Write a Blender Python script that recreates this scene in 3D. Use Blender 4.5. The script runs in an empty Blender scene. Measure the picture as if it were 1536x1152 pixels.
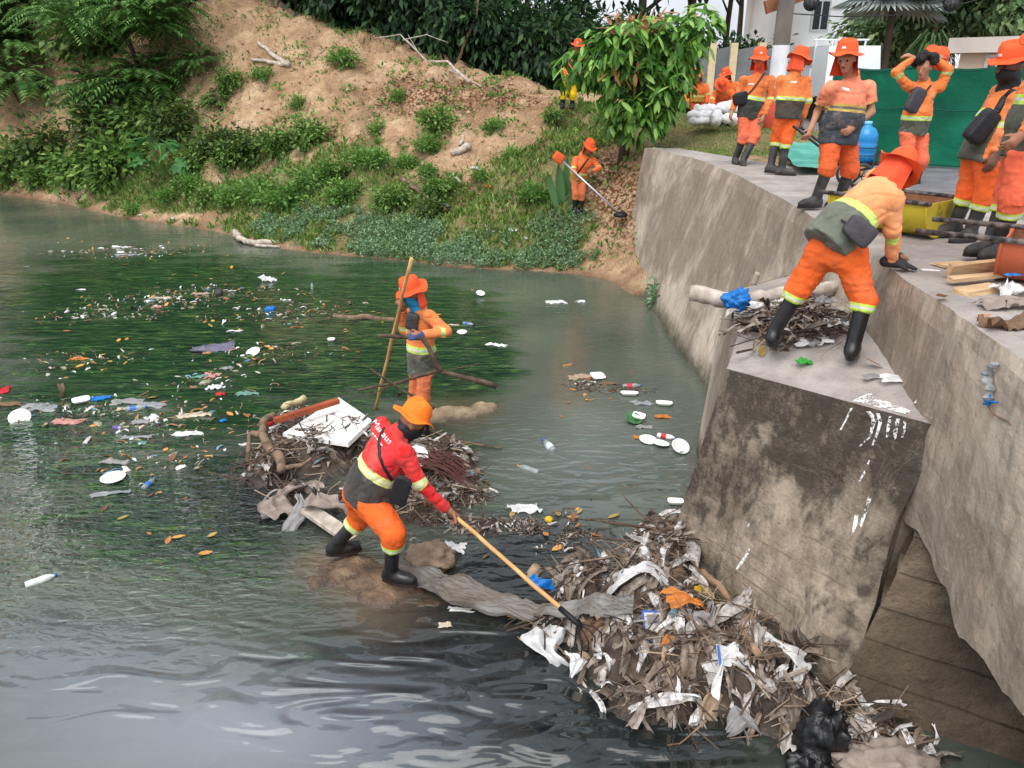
import bpy, bmesh, math, random
import numpy as np
from mathutils import Vector, Matrix, Euler
from mathutils.bvhtree import BVHTree

sc = bpy.context.scene
col = sc.collection
R = math.radians
random.seed(7)
rng = np.random.default_rng(7)

# ---------------------------------------------------------------- camera, sky, sun, exposure
FOC, PITCH, CAMH = 1140.0, R(22.0), 3.7          # focal length in pixels of a 1536 wide frame
cam_d = bpy.data.cameras.new('camera'); cam = bpy.data.objects.new('camera', cam_d); col.objects.link(cam)
cam.location = (0, 0, CAMH); cam.rotation_euler = (R(90) - PITCH, 0, 0)
cam_d.sensor_width = 36.0; cam_d.lens = 36.0 * FOC / 1536.0
cam_d.clip_start = 0.05; cam_d.clip_end = 2000
sc.camera = cam

SUN_EL, SUN_ROT = R(58), R(205)
world = bpy.data.worlds.new('World'); sc.world = world; world.use_nodes = True
wn = world.node_tree.nodes; wl = world.node_tree.links
for n in list(wn): wn.remove(n)
sky = wn.new('ShaderNodeTexSky'); sky.sky_type = 'NISHITA'; sky.sun_disc = False
sky.sun_elevation = SUN_EL; sky.sun_rotation = SUN_ROT
sky.air_density = 1.0; sky.dust_density = 6.0; sky.ozone_density = 1.0
hs = wn.new('ShaderNodeHueSaturation'); hs.inputs['Saturation'].default_value = 0.3
cl = wn.new('ShaderNodeTexNoise'); cl.inputs['Scale'].default_value = 3.2; cl.inputs['Detail'].default_value = 5.0
cr = wn.new('ShaderNodeMapRange'); cr.inputs[1].default_value = 0.3; cr.inputs[2].default_value = 0.7
cr.inputs[3].default_value = 0.55; cr.inputs[4].default_value = 1.5
tcw = wn.new('ShaderNodeTexCoord')
mulw = wn.new('ShaderNodeMix'); mulw.data_type = 'RGBA'; mulw.blend_type = 'MULTIPLY'; mulw.inputs[0].default_value = 1.0
bg = wn.new('ShaderNodeBackground'); bg.inputs['Strength'].default_value = 0.12
wo = wn.new('ShaderNodeOutputWorld')
wl.new(sky.outputs[0], hs.inputs['Color']); wl.new(tcw.outputs['Generated'], cl.inputs['Vector'])
wl.new(cl.outputs[0], cr.inputs[0]); wl.new(cr.outputs[0], mulw.inputs[7])
ovc = wn.new('ShaderNodeMix'); ovc.data_type = 'RGBA'; ovc.inputs[0].default_value = 0.6      # even cloud cover over the clear sky
ovc.inputs[6].default_value = (1, 1, 1, 1); ovc.inputs[7].default_value = (8.7, 9.2, 10.1, 1)
wl.new(hs.outputs[0], ovc.inputs[6]); wl.new(ovc.outputs[2], mulw.inputs[6])
wl.new(mulw.outputs[2], bg.inputs[0]); wl.new(bg.outputs[0], wo.inputs[0])

sun_d = bpy.data.lights.new('sun', 'SUN'); sun = bpy.data.objects.new('sun', sun_d); col.objects.link(sun)
sun_d.energy = 1.5; sun_d.angle = R(50); sun_d.color = (1.0, 0.96, 0.9)
sd = Vector((math.sin(SUN_ROT) * math.cos(SUN_EL), math.cos(SUN_ROT) * math.cos(SUN_EL), math.sin(SUN_EL)))
sun.rotation_euler = sd.to_track_quat('Z', 'Y').to_euler()

sc.view_settings.view_transform = 'Standard'; sc.view_settings.look = 'None'
sc.view_settings.gamma = 1.0; sc.view_settings.use_curve_mapping = False
sc.view_settings.exposure = 0.42
sc.render.engine = 'CYCLES'
sc.cycles.max_bounces = 8; sc.cycles.transparent_max_bounces = 8
sc.cycles.use_denoising = True

# ---------------------------------------------------------------- measuring helpers
CT, ST = math.cos(PITCH), math.sin(PITCH)
def ray(px, py):
    u = (px - 768) / FOC; v = (576 - py) / FOC
    return np.array([u, CT + v * ST, v * CT - ST])
def PZ(px, py, z=0.0):                       # the place at height z that the photo shows at a pixel
    d = ray(px, py); t = (z - CAMH) / d[2]
    return np.array([0, 0, CAMH]) + d * t
def PY(px, py, y):                           # the place at distance y
    d = ray(px, py); return np.array([0, 0, CAMH]) + d * (y / d[1])
def PX(px, py, x):
    d = ray(px, py); return np.array([0, 0, CAMH]) + d * (x / d[0])
def pix(p):
    p = np.asarray(p, float); q = p - np.array([0, 0, CAMH])
    f = q[..., 1] * CT - q[..., 2] * ST; up = q[..., 1] * ST + q[..., 2] * CT
    f = np.maximum(f, 0.05)
    return 768 + FOC * q[..., 0] / f, 576 - FOC * up / f

def c(r, g, b, k=1.0):                       # 0-255 display colour -> linear
    f = lambda v: ((v / 255 + 0.055) / 1.055) ** 2.4 if v > 10.3 else v / 255 / 12.92
    return (f(r) * k, f(g) * k, f(b) * k, 1.0)

# numpy value noise
_tab = rng.random((64, 64, 64)).astype(np.float32)
def vnoise(p):
    p = np.asarray(p, np.float32); i = np.floor(p).astype(int); f = p - i; f = f * f * (3 - 2 * f)
    r = 0
    for dx in (0, 1):
        for dy in (0, 1):
            for dz in (0, 1):
                w = (f[..., 0] if dx else 1 - f[..., 0]) * (f[..., 1] if dy else 1 - f[..., 1]) * (f[..., 2] if dz else 1 - f[..., 2])
                r = r + w * _tab[(i[..., 0] + dx) & 63, (i[..., 1] + dy) & 63, (i[..., 2] + dz) & 63]
    return r * 2 - 1
def fbm(p, octv=4, gain=0.5):
    p = np.asarray(p, np.float32); a = 1.0; s = 0; 
    for k in range(octv):
        s = s + a * vnoise(p + 17.3 * k); p = p * 2.03; a *= gain
    return s

# ---------------------------------------------------------------- object helpers
ORG = {}
def tag(o, label=None, cat=None, group=None, kind=None):
    if label: o['label'] = label
    if cat: o['category'] = cat
    if group: o['group'] = group
    if kind: o['kind'] = kind
    return o
def thing(name, loc, label, cat, group=None, kind=None):
    o = bpy.data.objects.new(name, None); col.objects.link(o)
    o.location = loc; o.empty_display_size = 0.1; ORG[o] = np.array(loc, float)
    return tag(o, label, cat, group, kind)
def mk(name, V, Fc, mats, parent=None, smooth=False, base=None, mi=None, attrs=None):
    V = np.asarray(V, float).reshape(-1, 3)
    if parent is not None: org = ORG[parent]
    else: org = np.array([V[:, 0].mean(), V[:, 1].mean(), V[:, 2].min()]) if base is None else np.array(base, float)
    me = bpy.data.meshes.new(name)
    L = V - org
    if isinstance(Fc, np.ndarray):
        k = Fc.shape[1]; n = len(Fc)
        me.vertices.add(len(L)); me.vertices.foreach_set('co', L.ravel())
        me.loops.add(n * k); me.polygons.add(n)
        me.loops.foreach_set('vertex_index', Fc.ravel().astype(np.int32))
        me.polygons.foreach_set('loop_start', np.arange(0, n * k, k, dtype=np.int32))
        try: me.polygons.foreach_set('loop_total', np.full(n, k, np.int32))
        except Exception: pass
        me.update(calc_edges=True); me.validate()
    else:
        me.from_pydata(L.tolist(), [], Fc); me.update()
    if mats is not None:
        for m in (mats if isinstance(mats, (list, tuple)) else [mats]): me.materials.append(m)
    if mi is not None: me.polygons.foreach_set('material_index', np.asarray(mi, np.int32))
    if smooth: me.polygons.foreach_set('use_smooth', np.ones(len(me.polygons), bool))
    if attrs:
        for k, a in attrs.items():
            at = me.attributes.new(k, 'FLOAT', 'POINT'); at.data.foreach_set('value', np.asarray(a, np.float32))
    o = bpy.data.objects.new(name, me); col.objects.link(o)
    if parent is not None: o.parent = parent
    else: o.location = org
    ORG[o] = org
    return o
def inst(name, me, loc, rot=(0, 0, 0), scale=1.0, parent=None, label=None, cat=None, group=None):
    o = bpy.data.objects.new(name, me); col.objects.link(o)
    o.rotation_euler = rot; o.scale = (scale,) * 3 if np.isscalar(scale) else scale
    if parent is not None: o.parent = parent; o.location = np.array(loc, float) - ORG[parent]
    else: o.location = loc
    ORG[o] = np.array(loc, float)
    return tag(o, label, cat, group)

class MB:                                    # collects simple solids into one mesh
    def __init__(s): s.V = []; s.F = []; s.n = 0
    def add(s, V, F):
        V = np.asarray(V, float).reshape(-1, 3); s.V.append(V)
        s.F += [tuple(int(i) + s.n for i in f) for f in F]; s.n += len(V); return s
    def box(s, lo, hi, rot=None, org=(0, 0, 0)):
        x0, y0, z0 = lo; x1, y1, z1 = hi
        V = np.array([(x0,y0,z0),(x1,y0,z0),(x1,y1,z0),(x0,y1,z0),(x0,y0,z1),(x1,y0,z1),(x1,y1,z1),(x0,y1,z1)], float)
        if rot is not None: V = V @ np.array(Euler(rot).to_matrix()).T
        V = V + np.array(org)
        return s.add(V, [(0,3,2,1),(4,5,6,7),(0,1,5,4),(1,2,6,5),(2,3,7,6),(3,0,4,7)])
    def hexa(s, b, t):                       # four bottom and four top corners
        return s.add(np.vstack([b, t]), [(0,3,2,1),(4,5,6,7),(0,1,5,4),(1,2,6,5),(2,3,7,6),(3,0,4,7)])
    def tube(s, pts, rad, n=8, cap=True, flat=1.0):
        pts = np.asarray(pts, float); m = len(pts); rad = np.broadcast_to(rad, (m,))
        tg = np.gradient(pts, axis=0); tg /= np.linalg.norm(tg, axis=1)[:, None] + 1e-9
        ref = np.array([0, 0, 1.0]) if abs(tg[0][2]) < 0.9 else np.array([1.0, 0, 0])
        u = np.cross(tg[0], ref); u /= np.linalg.norm(u); V = []
        for i in range(m):
            u = u - tg[i] * np.dot(u, tg[i]); u /= np.linalg.norm(u) + 1e-9; w = np.cross(tg[i], u)
            a = np.arange(n) * 2 * math.pi / n
            V.append(pts[i] + rad[i] * (np.cos(a)[:, None] * u + flat * np.sin(a)[:, None] * w))
        F = [(i*n+j, i*n+(j+1)%n, (i+1)*n+(j+1)%n, (i+1)*n+j) for i in range(m-1) for j in range(n)]
        if cap: F += [tuple(range(n-1, -1, -1)), tuple((m-1)*n + j for j in range(n))]
        return s.add(np.vstack(V), F)
    def lathe(s, prof, n=16, org=(0, 0, 0), M=None, wob=None):
        V = []; a = np.arange(n) * 2 * math.pi / n
        for (r, z) in prof: V.append(np.stack([r*np.cos(a), r*np.sin(a), np.full(n, z)], 1))
        V = np.vstack(V); m = len(prof)
        if M is not None: V = V @ np.array(M).T
        F = [(i*n+j, i*n+(j+1)%n, (i+1)*n+(j+1)%n, (i+1)*n+j) for i in range(m-1) for j in range(n)]
        F += [tuple(range(n-1, -1, -1)), tuple((m-1)*n + j for j in range(n))]
        return s.add(V + np.array(org), F)
    def out(s, name, mat, parent=None, smooth=False, base=None):
        return mk(name, np.vstack(s.V), s.F, mat, parent, smooth, base)
def unit(v): v = np.asarray(v, float); return v / (np.linalg.norm(v) + 1e-9)

# ---------------------------------------------------------------- material helpers
def nt(name):
    m = bpy.data.materials.new(name); m.use_nodes = True; t = m.node_tree
    b = t.nodes['Principled BSDF']; return m, t, b
def nd(t, typ, **kw):
    n = t.nodes.new(typ)
    for k, v in kw.items():
        if k in ('ins',):
            for a, b in v.items(): n.inputs[a].default_value = b
        else: setattr(n, k, v)
    return n
def noise_n(t, scale, detail=4, rough=0.55, stretch=None, coord='pos', dist=0.0):
    if coord == 'pos': g = nd(t, 'ShaderNodeNewGeometry'); src = g.outputs['Position']
    else: g = nd(t, 'ShaderNodeTexCoord'); src = g.outputs['Object']
    if stretch is not None:
        mp = nd(t, 'ShaderNodeMapping'); mp.inputs['Scale'].default_value = stretch
        t.links.new(src, mp.inputs[0]); src = mp.outputs[0]
    n = nd(t, 'ShaderNodeTexNoise'); n.inputs['Scale'].default_value = scale; n.inputs['Detail'].default_value = detail
    n.inputs['Roughness'].default_value = rough; n.inputs['Distortion'].default_value = dist
    t.links.new(src, n.inputs['Vector']); return n.outputs[0]
def ramp(t, fac, stops, interp='LINEAR'):
    r = nd(t, 'ShaderNodeValToRGB'); e = r.color_ramp; e.interpolation = interp
    while len(e.elements) < len(stops): e.elements.new(0.5)
    for el, (p, cc) in zip(e.elements, stops): el.position = p; el.color = cc if len(cc) == 4 else (*cc, 1)
    t.links.new(fac, r.inputs[0]); return r.outputs[0]
def mix(t, fac, a, b, blend='MIX'):
    m = nd(t, 'ShaderNodeMix', data_type='RGBA', blend_type=blend)
    for i, v in ((0, fac), (6, a), (7, b)):
        if isinstance(v, (int, float)): m.inputs[i].default_value = v
        elif isinstance(v, (tuple, list)): m.inputs[i].default_value = v
        else: t.links.new(v, m.inputs[i])
    return m.outputs[2]
def math_n(t, op, a, b=0.0, clamp=False):
    m = nd(t, 'ShaderNodeMath', operation=op, use_clamp=clamp)
    for i, v in ((0, a), (1, b)):
        if isinstance(v, (int, float)): m.inputs[i].default_value = v
        else: t.links.new(v, m.inputs[i])
    return m.outputs[0]
def attr_n(t, name): a = nd(t, 'ShaderNodeAttribute', attribute_name=name); return a.outputs['Fac']
def bump_n(t, b, h, strength, dist=0.02, prev=None):
    n = nd(t, 'ShaderNodeBump'); n.inputs['Strength'].default_value = strength; n.inputs['Distance'].default_value = dist
    t.links.new(h, n.inputs['Height'])
    if prev is not None: t.links.new(prev, n.inputs['Normal'])
    t.links.new(n.outputs[0], b.inputs['Normal']); return n.outputs[0]
def pmat(name, stops, scale=6.0, detail=5, rough=0.8, bump=0.0, bscale=None, bdist=0.02, coord='pos', stretch=None,
         spec=0.4, rand=0.0, island=0.0, trans=0.0, metal=0.0, alpha=1.0, transm=0.0, hue=0.0):
    m, t, b = nt(name)
    if len(stops) == 1: stops = [(0.3, tuple(v * 0.86 for v in stops[0][:3]) + (1,)), (0.7, stops[0])] if not isinstance(stops[0][0], tuple) and len(stops[0]) == 4 else stops
    stops = [s if isinstance(s[1], (tuple, list)) else (0.5, s) for s in stops]
    n = noise_n(t, scale, detail, stretch=stretch, coord=coord)
    cc = ramp(t, n, stops)
    for amt, src in ((rand, 'obj'), (island, 'isl')):
        if amt:
            if src == 'obj': f = nd(t, 'ShaderNodeObjectInfo').outputs['Random']
            else: f = nd(t, 'ShaderNodeNewGeometry').outputs['Random Per Island']
            h = nd(t, 'ShaderNodeHueSaturation')
            mr = nd(t, 'ShaderNodeMapRange'); mr.inputs[3].default_value = 1 - amt; mr.inputs[4].default_value = 1 + amt
            t.links.new(f, mr.inputs[0]); t.links.new(mr.outputs[0], h.inputs['Value'])
            if hue:
                f2 = math_n(t, 'FRACT', math_n(t, 'MULTIPLY', f, 7.31))
                mh = nd(t, 'ShaderNodeMapRange'); mh.inputs[3].default_value = 0.5 - hue; mh.inputs[4].default_value = 0.5 + hue
                t.links.new(f2, mh.inputs[0]); t.links.new(mh.outputs[0], h.inputs['Hue'])
            t.links.new(cc, h.inputs['Color']); cc = h.outputs[0]
    t.links.new(cc, b.inputs['Base Color'])
    b.inputs['Roughness'].default_value = rough; b.inputs['Specular IOR Level'].default_value = spec
    b.inputs['Metallic'].default_value = metal
    if transm: b.inputs['Transmission Weight'].default_value = transm
    if alpha < 1: b.inputs['Alpha'].default_value = alpha
    if bump:
        hn = noise_n(t, bscale or scale * 3, 6, coord=coord, stretch=stretch); bump_n(t, b, hn, bump, bdist)
    if trans:
        tr = nd(t, 'ShaderNodeBsdfTranslucent'); ms = nd(t, 'ShaderNodeMixShader'); ms.inputs[0].default_value = trans
        t.links.new(cc, tr.inputs[0]); o = t.nodes['Material Output']
        t.links.new(b.outputs[0], ms.inputs[1]); t.links.new(tr.outputs[0], ms.inputs[2]); t.links.new(ms.outputs[0], o.inputs[0])
    return m
def solid(name, rgb, rough=0.6, spec=0.4, vary=0.12, scale=8, bump=0.0, coord='obj', **kw):
    lo = tuple(v * (1 - vary) for v in rgb[:3]) + (1,); hi = tuple(min(1, v * (1 + vary)) for v in rgb[:3]) + (1,)
    return pmat(name, [(0.3, lo), (0.7, hi)], scale=scale, rough=rough, spec=spec, bump=bump, coord=coord, **kw)
# ---------------------------------------------------------------- terrain
def tps_fit(pts, val, lam=0.02):
    n = len(pts); d = np.linalg.norm(pts[:, None] - pts[None], axis=2)
    K = np.where(d > 0, d**2 * np.log(d + 1e-9), 0) + lam * np.eye(n)
    Pm = np.hstack([np.ones((n, 1)), pts]); A = np.block([[K, Pm], [Pm.T, np.zeros((3, 3))]])
    return np.linalg.solve(A, np.concatenate([val, np.zeros(3)]))
ctrl = []
for px, py in [(-200,272),(0,290),(120,305),(250,335),(350,350),(480,380),(590,388),(700,402),(800,405),(947,415)]:
    p = PZ(px, py, 0.0); ctrl.append(p); ctrl.append(p + np.array([0.1, -2.2, -0.55]))
for px, py, y in [(310,12,27),(440,46,26),(570,74,25),(660,108,24),(735,135,22.6),(790,152,21.2),(220,10,29),(100,-25,31.5),(0,-20,33),(-200,-10,36),
                  (400,150,23.6),(300,200,23.2),(150,200,25.2),(50,200,27.5),(30,120,29.5),(200,100,27.3),(500,200,21.2),(480,130,23.3),(560,160,22.3),
                  (600,200,20.7),(700,200,19.6),(500,300,18.8),(600,300,18.1),(700,300,17.4),(790,300,17.0),(860,300,16.5),(650,350,17.0),(900,350,15.9),
                  (850,163,19.6),(930,262,16.6),(760,180,20.2),(880,235,17.6),(350,300,20.9),(200,270,23.5),(60,255,27.0),(420,250,20.6),(-200,180,31),
                  (800,230,18.4),(640,250,19.0)]:
    ctrl.append(PY(px, py, y))
for x, y, z in [(3.4,16.2,2.35),(4.5,16.5,2.42),(3.5,18.5,2.6),(6,20,2.5),(9,18,2.45),(12,24,2.5),(5,26,2.6),(0.5,22,3.2),(9,32,2.6),(14,38,2.6),(3,31,2.8),
                (-3,30,4.1),(-8,33,5.0),(-14,38,5.3),(-26,42,5.8),(-3,40,4.2),(-10,44,5),(2.9,14,1.2),(3.2,12,1.2)]:
    ctrl.append(np.array([x, y, z]))
ctrl = np.array(ctrl); TW = tps_fit(ctrl[:, :2] / 10, ctrl[:, 2]); TC = ctrl[:, :2] / 10
WALLX = np.array([(-6,2.5),(2.4,2.5),(3.4,2.50),(4.34,2.60),(5.53,2.76),(8.11,3.07),(11,3.2),(12.99,3.18),(14.6,2.95),(15.65,2.6),(15.9,2.55)])
def wallx(y): return np.interp(y, WALLX[:, 0], WALLX[:, 1])
def terr0(x, y):
    x = np.asarray(x, float); y = np.asarray(y, float); sh = x.shape
    q = np.stack([np.clip(x, -30, 14).ravel(), np.clip(y, 12.5, 44).ravel()], 1) / 10
    z = np.empty(len(q))
    for i in range(0, len(q), 4000):
        d = np.linalg.norm(q[i:i+4000, None] - TC[None], axis=2); k = np.where(d > 0, d**2 * np.log(d + 1e-9), 0)
        z[i:i+4000] = k @ TW[:len(TC)] + TW[-3] + q[i:i+4000] @ TW[-2:]
    z = z.reshape(sh)
    z = np.where(y < 14, np.minimum(z, 0) * np.clip((14 - y) / 3, 0, 1) * 0 + z, z)
    P = np.stack([x, y, np.zeros_like(x)], -1)
    amp = np.clip((z + 0.1) * 1.2, 0, 1) * np.clip((26 - (x + y * 0.2)) / 20, 0.2, 1)
    flat = np.clip((x - 3.0) / 1.5, 0, 1)
    z = z + (0.16 * fbm(P * 0.9, 3) + 0.09 * fbm(P * 3.1, 3)) * amp * (1 - 0.8 * flat)
    zz_ = z + 0.35 * fbm(P * 0.6 + 11, 3); st_ = (zz_ % 0.9) / 0.9; z = z + np.where((z > 1.2) & (x < 1), 0.16 * (np.clip((st_ - .35) / .3, 0, 1) - st_), 0)
    gul = np.abs(fbm(P * np.array([1.5, .45, 1]) + 21, 3)); z = z - 0.26 * np.clip(1 - gul / .22, 0, 1) * np.clip((z - .8) / 1.2, 0, 1) * (1 - flat)
    rdg = 1 - np.abs(fbm(P * 1.5 + 5, 2)); z = z - 0.10 * amp * (1 - flat) * (rdg > 0.9) * (rdg - 0.9) * 10
    z = np.where(y < 13.5, np.minimum(z, -0.7), z)                       # stream bed
    s = np.clip((x - (wallx(y) + np.where(y < 6.5, 2.4, 0.12))) / 0.2, 0, 1) * (y < 15.85); s = s * s * (3 - 2 * s)
    z = z * (1 - s) + 2.36 * s
    return z
def terr(x, y): return float(terr0(np.array([x]), np.array([y]))[0])
def axis(lo, hi, st, far):
    a = list(np.arange(lo, hi + 1e-6, st)); d = st; p = hi
    while p < far: d *= 1.5; p += d; a.append(p)
    d = st; p = lo
    while p > -far: d *= 1.5; p -= d; a.insert(0, p)
    return np.array(a)
gx = axis(-24, 11, 0.17, 500); gy = axis(12.6, 34, 0.15, 600)
X, Y = np.meshgrid(gx, gy); Z = terr0(X, Y)
Z = np.where((Y < 5) & (X < 2.6), -0.8, Z)
TV = np.stack([X.ravel(), Y.ravel(), Z.ravel()], 1); nx = len(gx)
I, J = np.meshgrid(np.arange(nx - 1), np.arange(len(gy) - 1)); b0 = (J * nx + I).ravel()
TF = np.stack([b0, b0 + 1, b0 + nx + 1, b0 + nx], 1)
def blobs(px, py, L):
    s = np.zeros_like(px)
    for (x, y, rx, ry, v) in L: s = s + v * np.exp(-(((px - x) / rx)**2 + ((py - y) / ry)**2))
    return s
DIRT = [(330,60,70,60,1.6),(430,85,90,50,1.8),(540,110,90,50,1.8),(650,140,80,35,1.6),(740,160,60,22,1.2),(400,170,70,40,1.2),(500,170,70,35,1.0),(560,190,80,25,.9),
        (650,215,60,40,.8),(700,235,30,30,.9),(720,270,16,60,.6),(300,325,90,10,.9),(330,270,40,26,.7),(60,296,120,10,1.0),(590,330,26,24,1.1),(700,190,60,20,.7),(800,175,60,22,.6),
        (690,330,10,25,.7),(900,380,40,30,.8),(910,290,20,40,.7),(70,120,70,60,1.4),(80,200,50,30,.9),(40,215,40,40,.4),(620,140,60,20,.6),(760,205,50,25,.7)]
GRN = [(300,300,60,26,.8),(180,290,90,20,.7),(330,285,50,20,.7),(60,270,80,20,.6),(460,200,50,20,.5),(560,215,60,18,.5),(620,180,40,14,.4),(740,225,40,30,.6),(830,200,40,25,.7),(600,120,30,10,.3),(420,270,90,40,.9),(520,240,60,40,.7),(480,320,120,40,1.0),(600,260,50,30,.6),(660,360,150,30,1.4),(780,340,110,50,1.3),(790,270,60,50,1.2),(250,250,60,40,.7),
       (120,200,150,90,.8),(200,140,100,90,.8),(850,165,60,14,1.1),(1000,190,90,30,1.4),(860,220,40,40,.8),(560,350,120,30,1.0),(380,215,60,25,.8),(1080,210,80,40,1.4),(880,330,40,30,.7)]
def greenness(P):
    px, py = pix(P); g = blobs(px, py, GRN) - blobs(px, py, DIRT) + 0.55 * fbm(P * 0.8 + 3, 4) + 0.35 * fbm(P * 3.0, 2) + 0.2
    return np.where(P[..., 2] < 0.03, -1, g)
tg = np.clip(greenness(TV) * 0.9 + 0.05, 0, 1)
leaflit = np.clip(blobs(*pix(TV), [(640,145,80,26,1.2),(760,150,50,15,.8),(930,300,40,60,1.3),(900,260,30,40,.8),(700,300,20,40,.4)]), 0, 1)
m, t, b = nt('bank_soil')
n1 = noise_n(t, 0.9, 6); n2 = noise_n(t, 5.0, 6); n3 = noise_n(t, 24, 5)
soil = ramp(t, n1, [(0.3, c(146,116,88)), (0.5, c(190,156,122)), (0.72, c(220,190,156))])
soil = mix(t, math_n(t, 'MULTIPLY', ramp(t, n2, [(0.42, (0,0,0,1)), (0.62, (1,1,1,1))]), 0.5), soil, c(146,116,92))
soil = mix(t, math_n(t, 'MULTIPLY', ramp(t, n3, [(0.55, (0,0,0,1)), (0.68, (1,1,1,1))]), 0.45), soil, c(226,198,168))
gr = ramp(t, n3, [(0.35, c(70,80,44)), (0.55, c(112,122,72)), (0.72, c(150,146,100))])
gm = math_n(t, 'ADD', attr_n(t, 'green'), math_n(t, 'MULTIPLY', math_n(t, 'SUBTRACT', n2, 0.5), 0.9))
gm = ramp(t, gm, [(0.36, (0,0,0,1)), (0.7, (1,1,1,1))])
cc = mix(t, math_n(t, 'MULTIPLY', gm, 0.7), soil, gr)
n4 = noise_n(t, 14, 3); cc = mix(t, math_n(t, 'MULTIPLY', attr_n(t, 'litter'), ramp(t, n4, [(0.45, (0,0,0,1)), (0.55, (1,1,1,1))])), cc, c(112,74,50))
# wet dark rim at the waterline
sepz = nd(t, 'ShaderNodeSeparateXYZ'); g0 = nd(t, 'ShaderNodeNewGeometry'); t.links.new(g0.outputs['Position'], sepz.inputs[0])
wet = ramp(t, sepz.outputs[2], [(0.0, (1,1,1,1)), (0.16, (0,0,0,1))])
cc = mix(t, math_n(t, 'MULTIPLY', wet, 0.55), cc, c(92,66,50))
t.links.new(cc, b.inputs['Base Color']); b.inputs['Roughness'].default_value = 0.95; b.inputs['Specular IOR Level'].default_value = 0.15
bh = math_n(t, 'ADD', n2, math_n(t, 'MULTIPLY', n3, 0.5)); bump_n(t, b, bh, 1.0, 0.16)
ground = mk('ground', TV, TF, m, smooth=True, base=(0, 0, 0), attrs={'green': tg, 'litter': leaflit}); tag(ground, 'earth bank of tan soil and patchy grass above the stream', 'ground', kind='structure')

# ---------------------------------------------------------------- water
m, t, b = nt('murky_stream_water')
g = nd(t, 'ShaderNodeNewGeometry'); pos = g.outputs['Position']
big = noise_n(t, 0.35, 4); mid = noise_n(t, 1.6, 6, stretch=(0.55, 1.6, 1)); fine = noise_n(t, 6.5, 6, 0.68, stretch=(0.38, 1.9, 1), dist=1.0)
murk = ramp(t, big, [(0.3, c(66,76,68)), (0.55, c(90,96,84)), (0.75, c(112,114,100))])
alg_c = ramp(t, fine, [(0.3, c(16,28,24)), (0.48, c(28,52,36)), (0.59, c(52,82,46)), (0.70, c(104,122,72)), (0.8, c(132,140,92))])
alg = math_n(t, 'ADD', attr_n(t, 'algae'), math_n(t, 'ADD', math_n(t, 'MULTIPLY', math_n(t, 'SUBTRACT', mid, 0.5), 1.6), math_n(t, 'MULTIPLY', math_n(t, 'SUBTRACT', fine, 0.5), 1.5)))
alg = ramp(t, alg, [(0.28, (0,0,0,1)), (0.5, (.55,.55,.55,1)), (0.72, (1,1,1,1))])
cc = mix(t, alg, murk, alg_c)
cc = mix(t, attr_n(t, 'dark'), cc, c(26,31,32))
cc = mix(t, attr_n(t, 'mud'), cc, c(112,94,74))
cc = mix(t, attr_n(t, 'milk'), cc, c(144,149,164))  # milky tint plus lilac sky reflection painted into the water's base colour
t.links.new(cc, b.inputs['Base Color'])
b.inputs['Roughness'].default_value = 0.06; b.inputs['IOR'].default_value = 1.45; b.inputs['Specular IOR Level'].default_value = 0.55
rip = noise_n(t, 9.5, 2, 0.45, stretch=(0.75, 1.5, 1), dist=0.7); swl = noise_n(t, 3.0, 1.0, 0.35, stretch=(0.55, 1.5, 1), dist=1.2); swl2 = noise_n(t, 1.1, 1.0, 0.3, dist=0.6)
hh = math_n(t, 'ADD', math_n(t, 'MULTIPLY', math_n(t, 'MULTIPLY', rip, attr_n(t, 'ripple')), 0.8), math_n(t, 'MULTIPLY', math_n(t, 'ADD', swl, math_n(t, 'MULTIPLY', swl2, 0.8)), attr_n(t, 'swell'))); bump_n(t, b, hh, 1.0, 0.17)
wxs = np.concatenate([np.linspace(-60, -12, 40), np.linspace(-11.8, 5, 170)]); wys = np.concatenate([np.linspace(-12, 1.4, 20), np.linspace(1.5, 17, 160), np.linspace(17.3, 45, 60)])
WX, WY = np.meshgrid(wxs, wys); WV = np.stack([WX.ravel(), WY.ravel(), np.zeros(WX.size)], 1); nw = len(wxs)
I, J = np.meshgrid(np.arange(nw - 1), np.arange(len(wys) - 1)); b0 = (J * nw + I).ravel(); WF = np.stack([b0, b0+1, b0+nw+1, b0+nw], 1)
px, py = pix(WV); inview = WV[:, 1] > 1.5
ALG = [(640,480,130,70,1.0),(560,540,160,60,.9),(300,420,180,35,.7),(470,470,140,40,.8),(700,560,90,40,.9),(400,640,140,60,.6),(150,560,200,90,.6),(100,460,200,60,.5),(300,520,200,80,.5),(200,400,200,50,.35),(180,760,180,90,.8),(60,650,100,60,.6),(330,800,140,70,.7),(640,660,120,30,.8),(500,980,80,60,.5),(250,880,120,30,.3),(560,400,60,20,.5)]
alg_a = np.clip(blobs(px, py, ALG) * inview, 0, 1.1) * (1 - 0.9 / (1 + np.exp(-(px - 790) / 18)))
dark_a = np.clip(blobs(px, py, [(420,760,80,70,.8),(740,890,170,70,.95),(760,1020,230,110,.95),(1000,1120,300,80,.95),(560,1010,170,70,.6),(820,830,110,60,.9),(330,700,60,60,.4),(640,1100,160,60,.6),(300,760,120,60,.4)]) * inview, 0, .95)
mud_a = np.clip(blobs(px, py, [(560,875,80,30,.9),(490,845,50,24,.7),(570,930,70,30,.35),(690,620,60,24,.6),(860,590,50,24,.3)]) * inview, 0, .75)
milk_a = np.clip(blobs(px, py, [(250,1100,340,110,.4),(80,980,200,70,.2),(500,1090,200,80,.2),(900,680,120,80,.2)]) * inview + (WV[:, 1] < 1.5) * .4, 0, .6)
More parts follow.
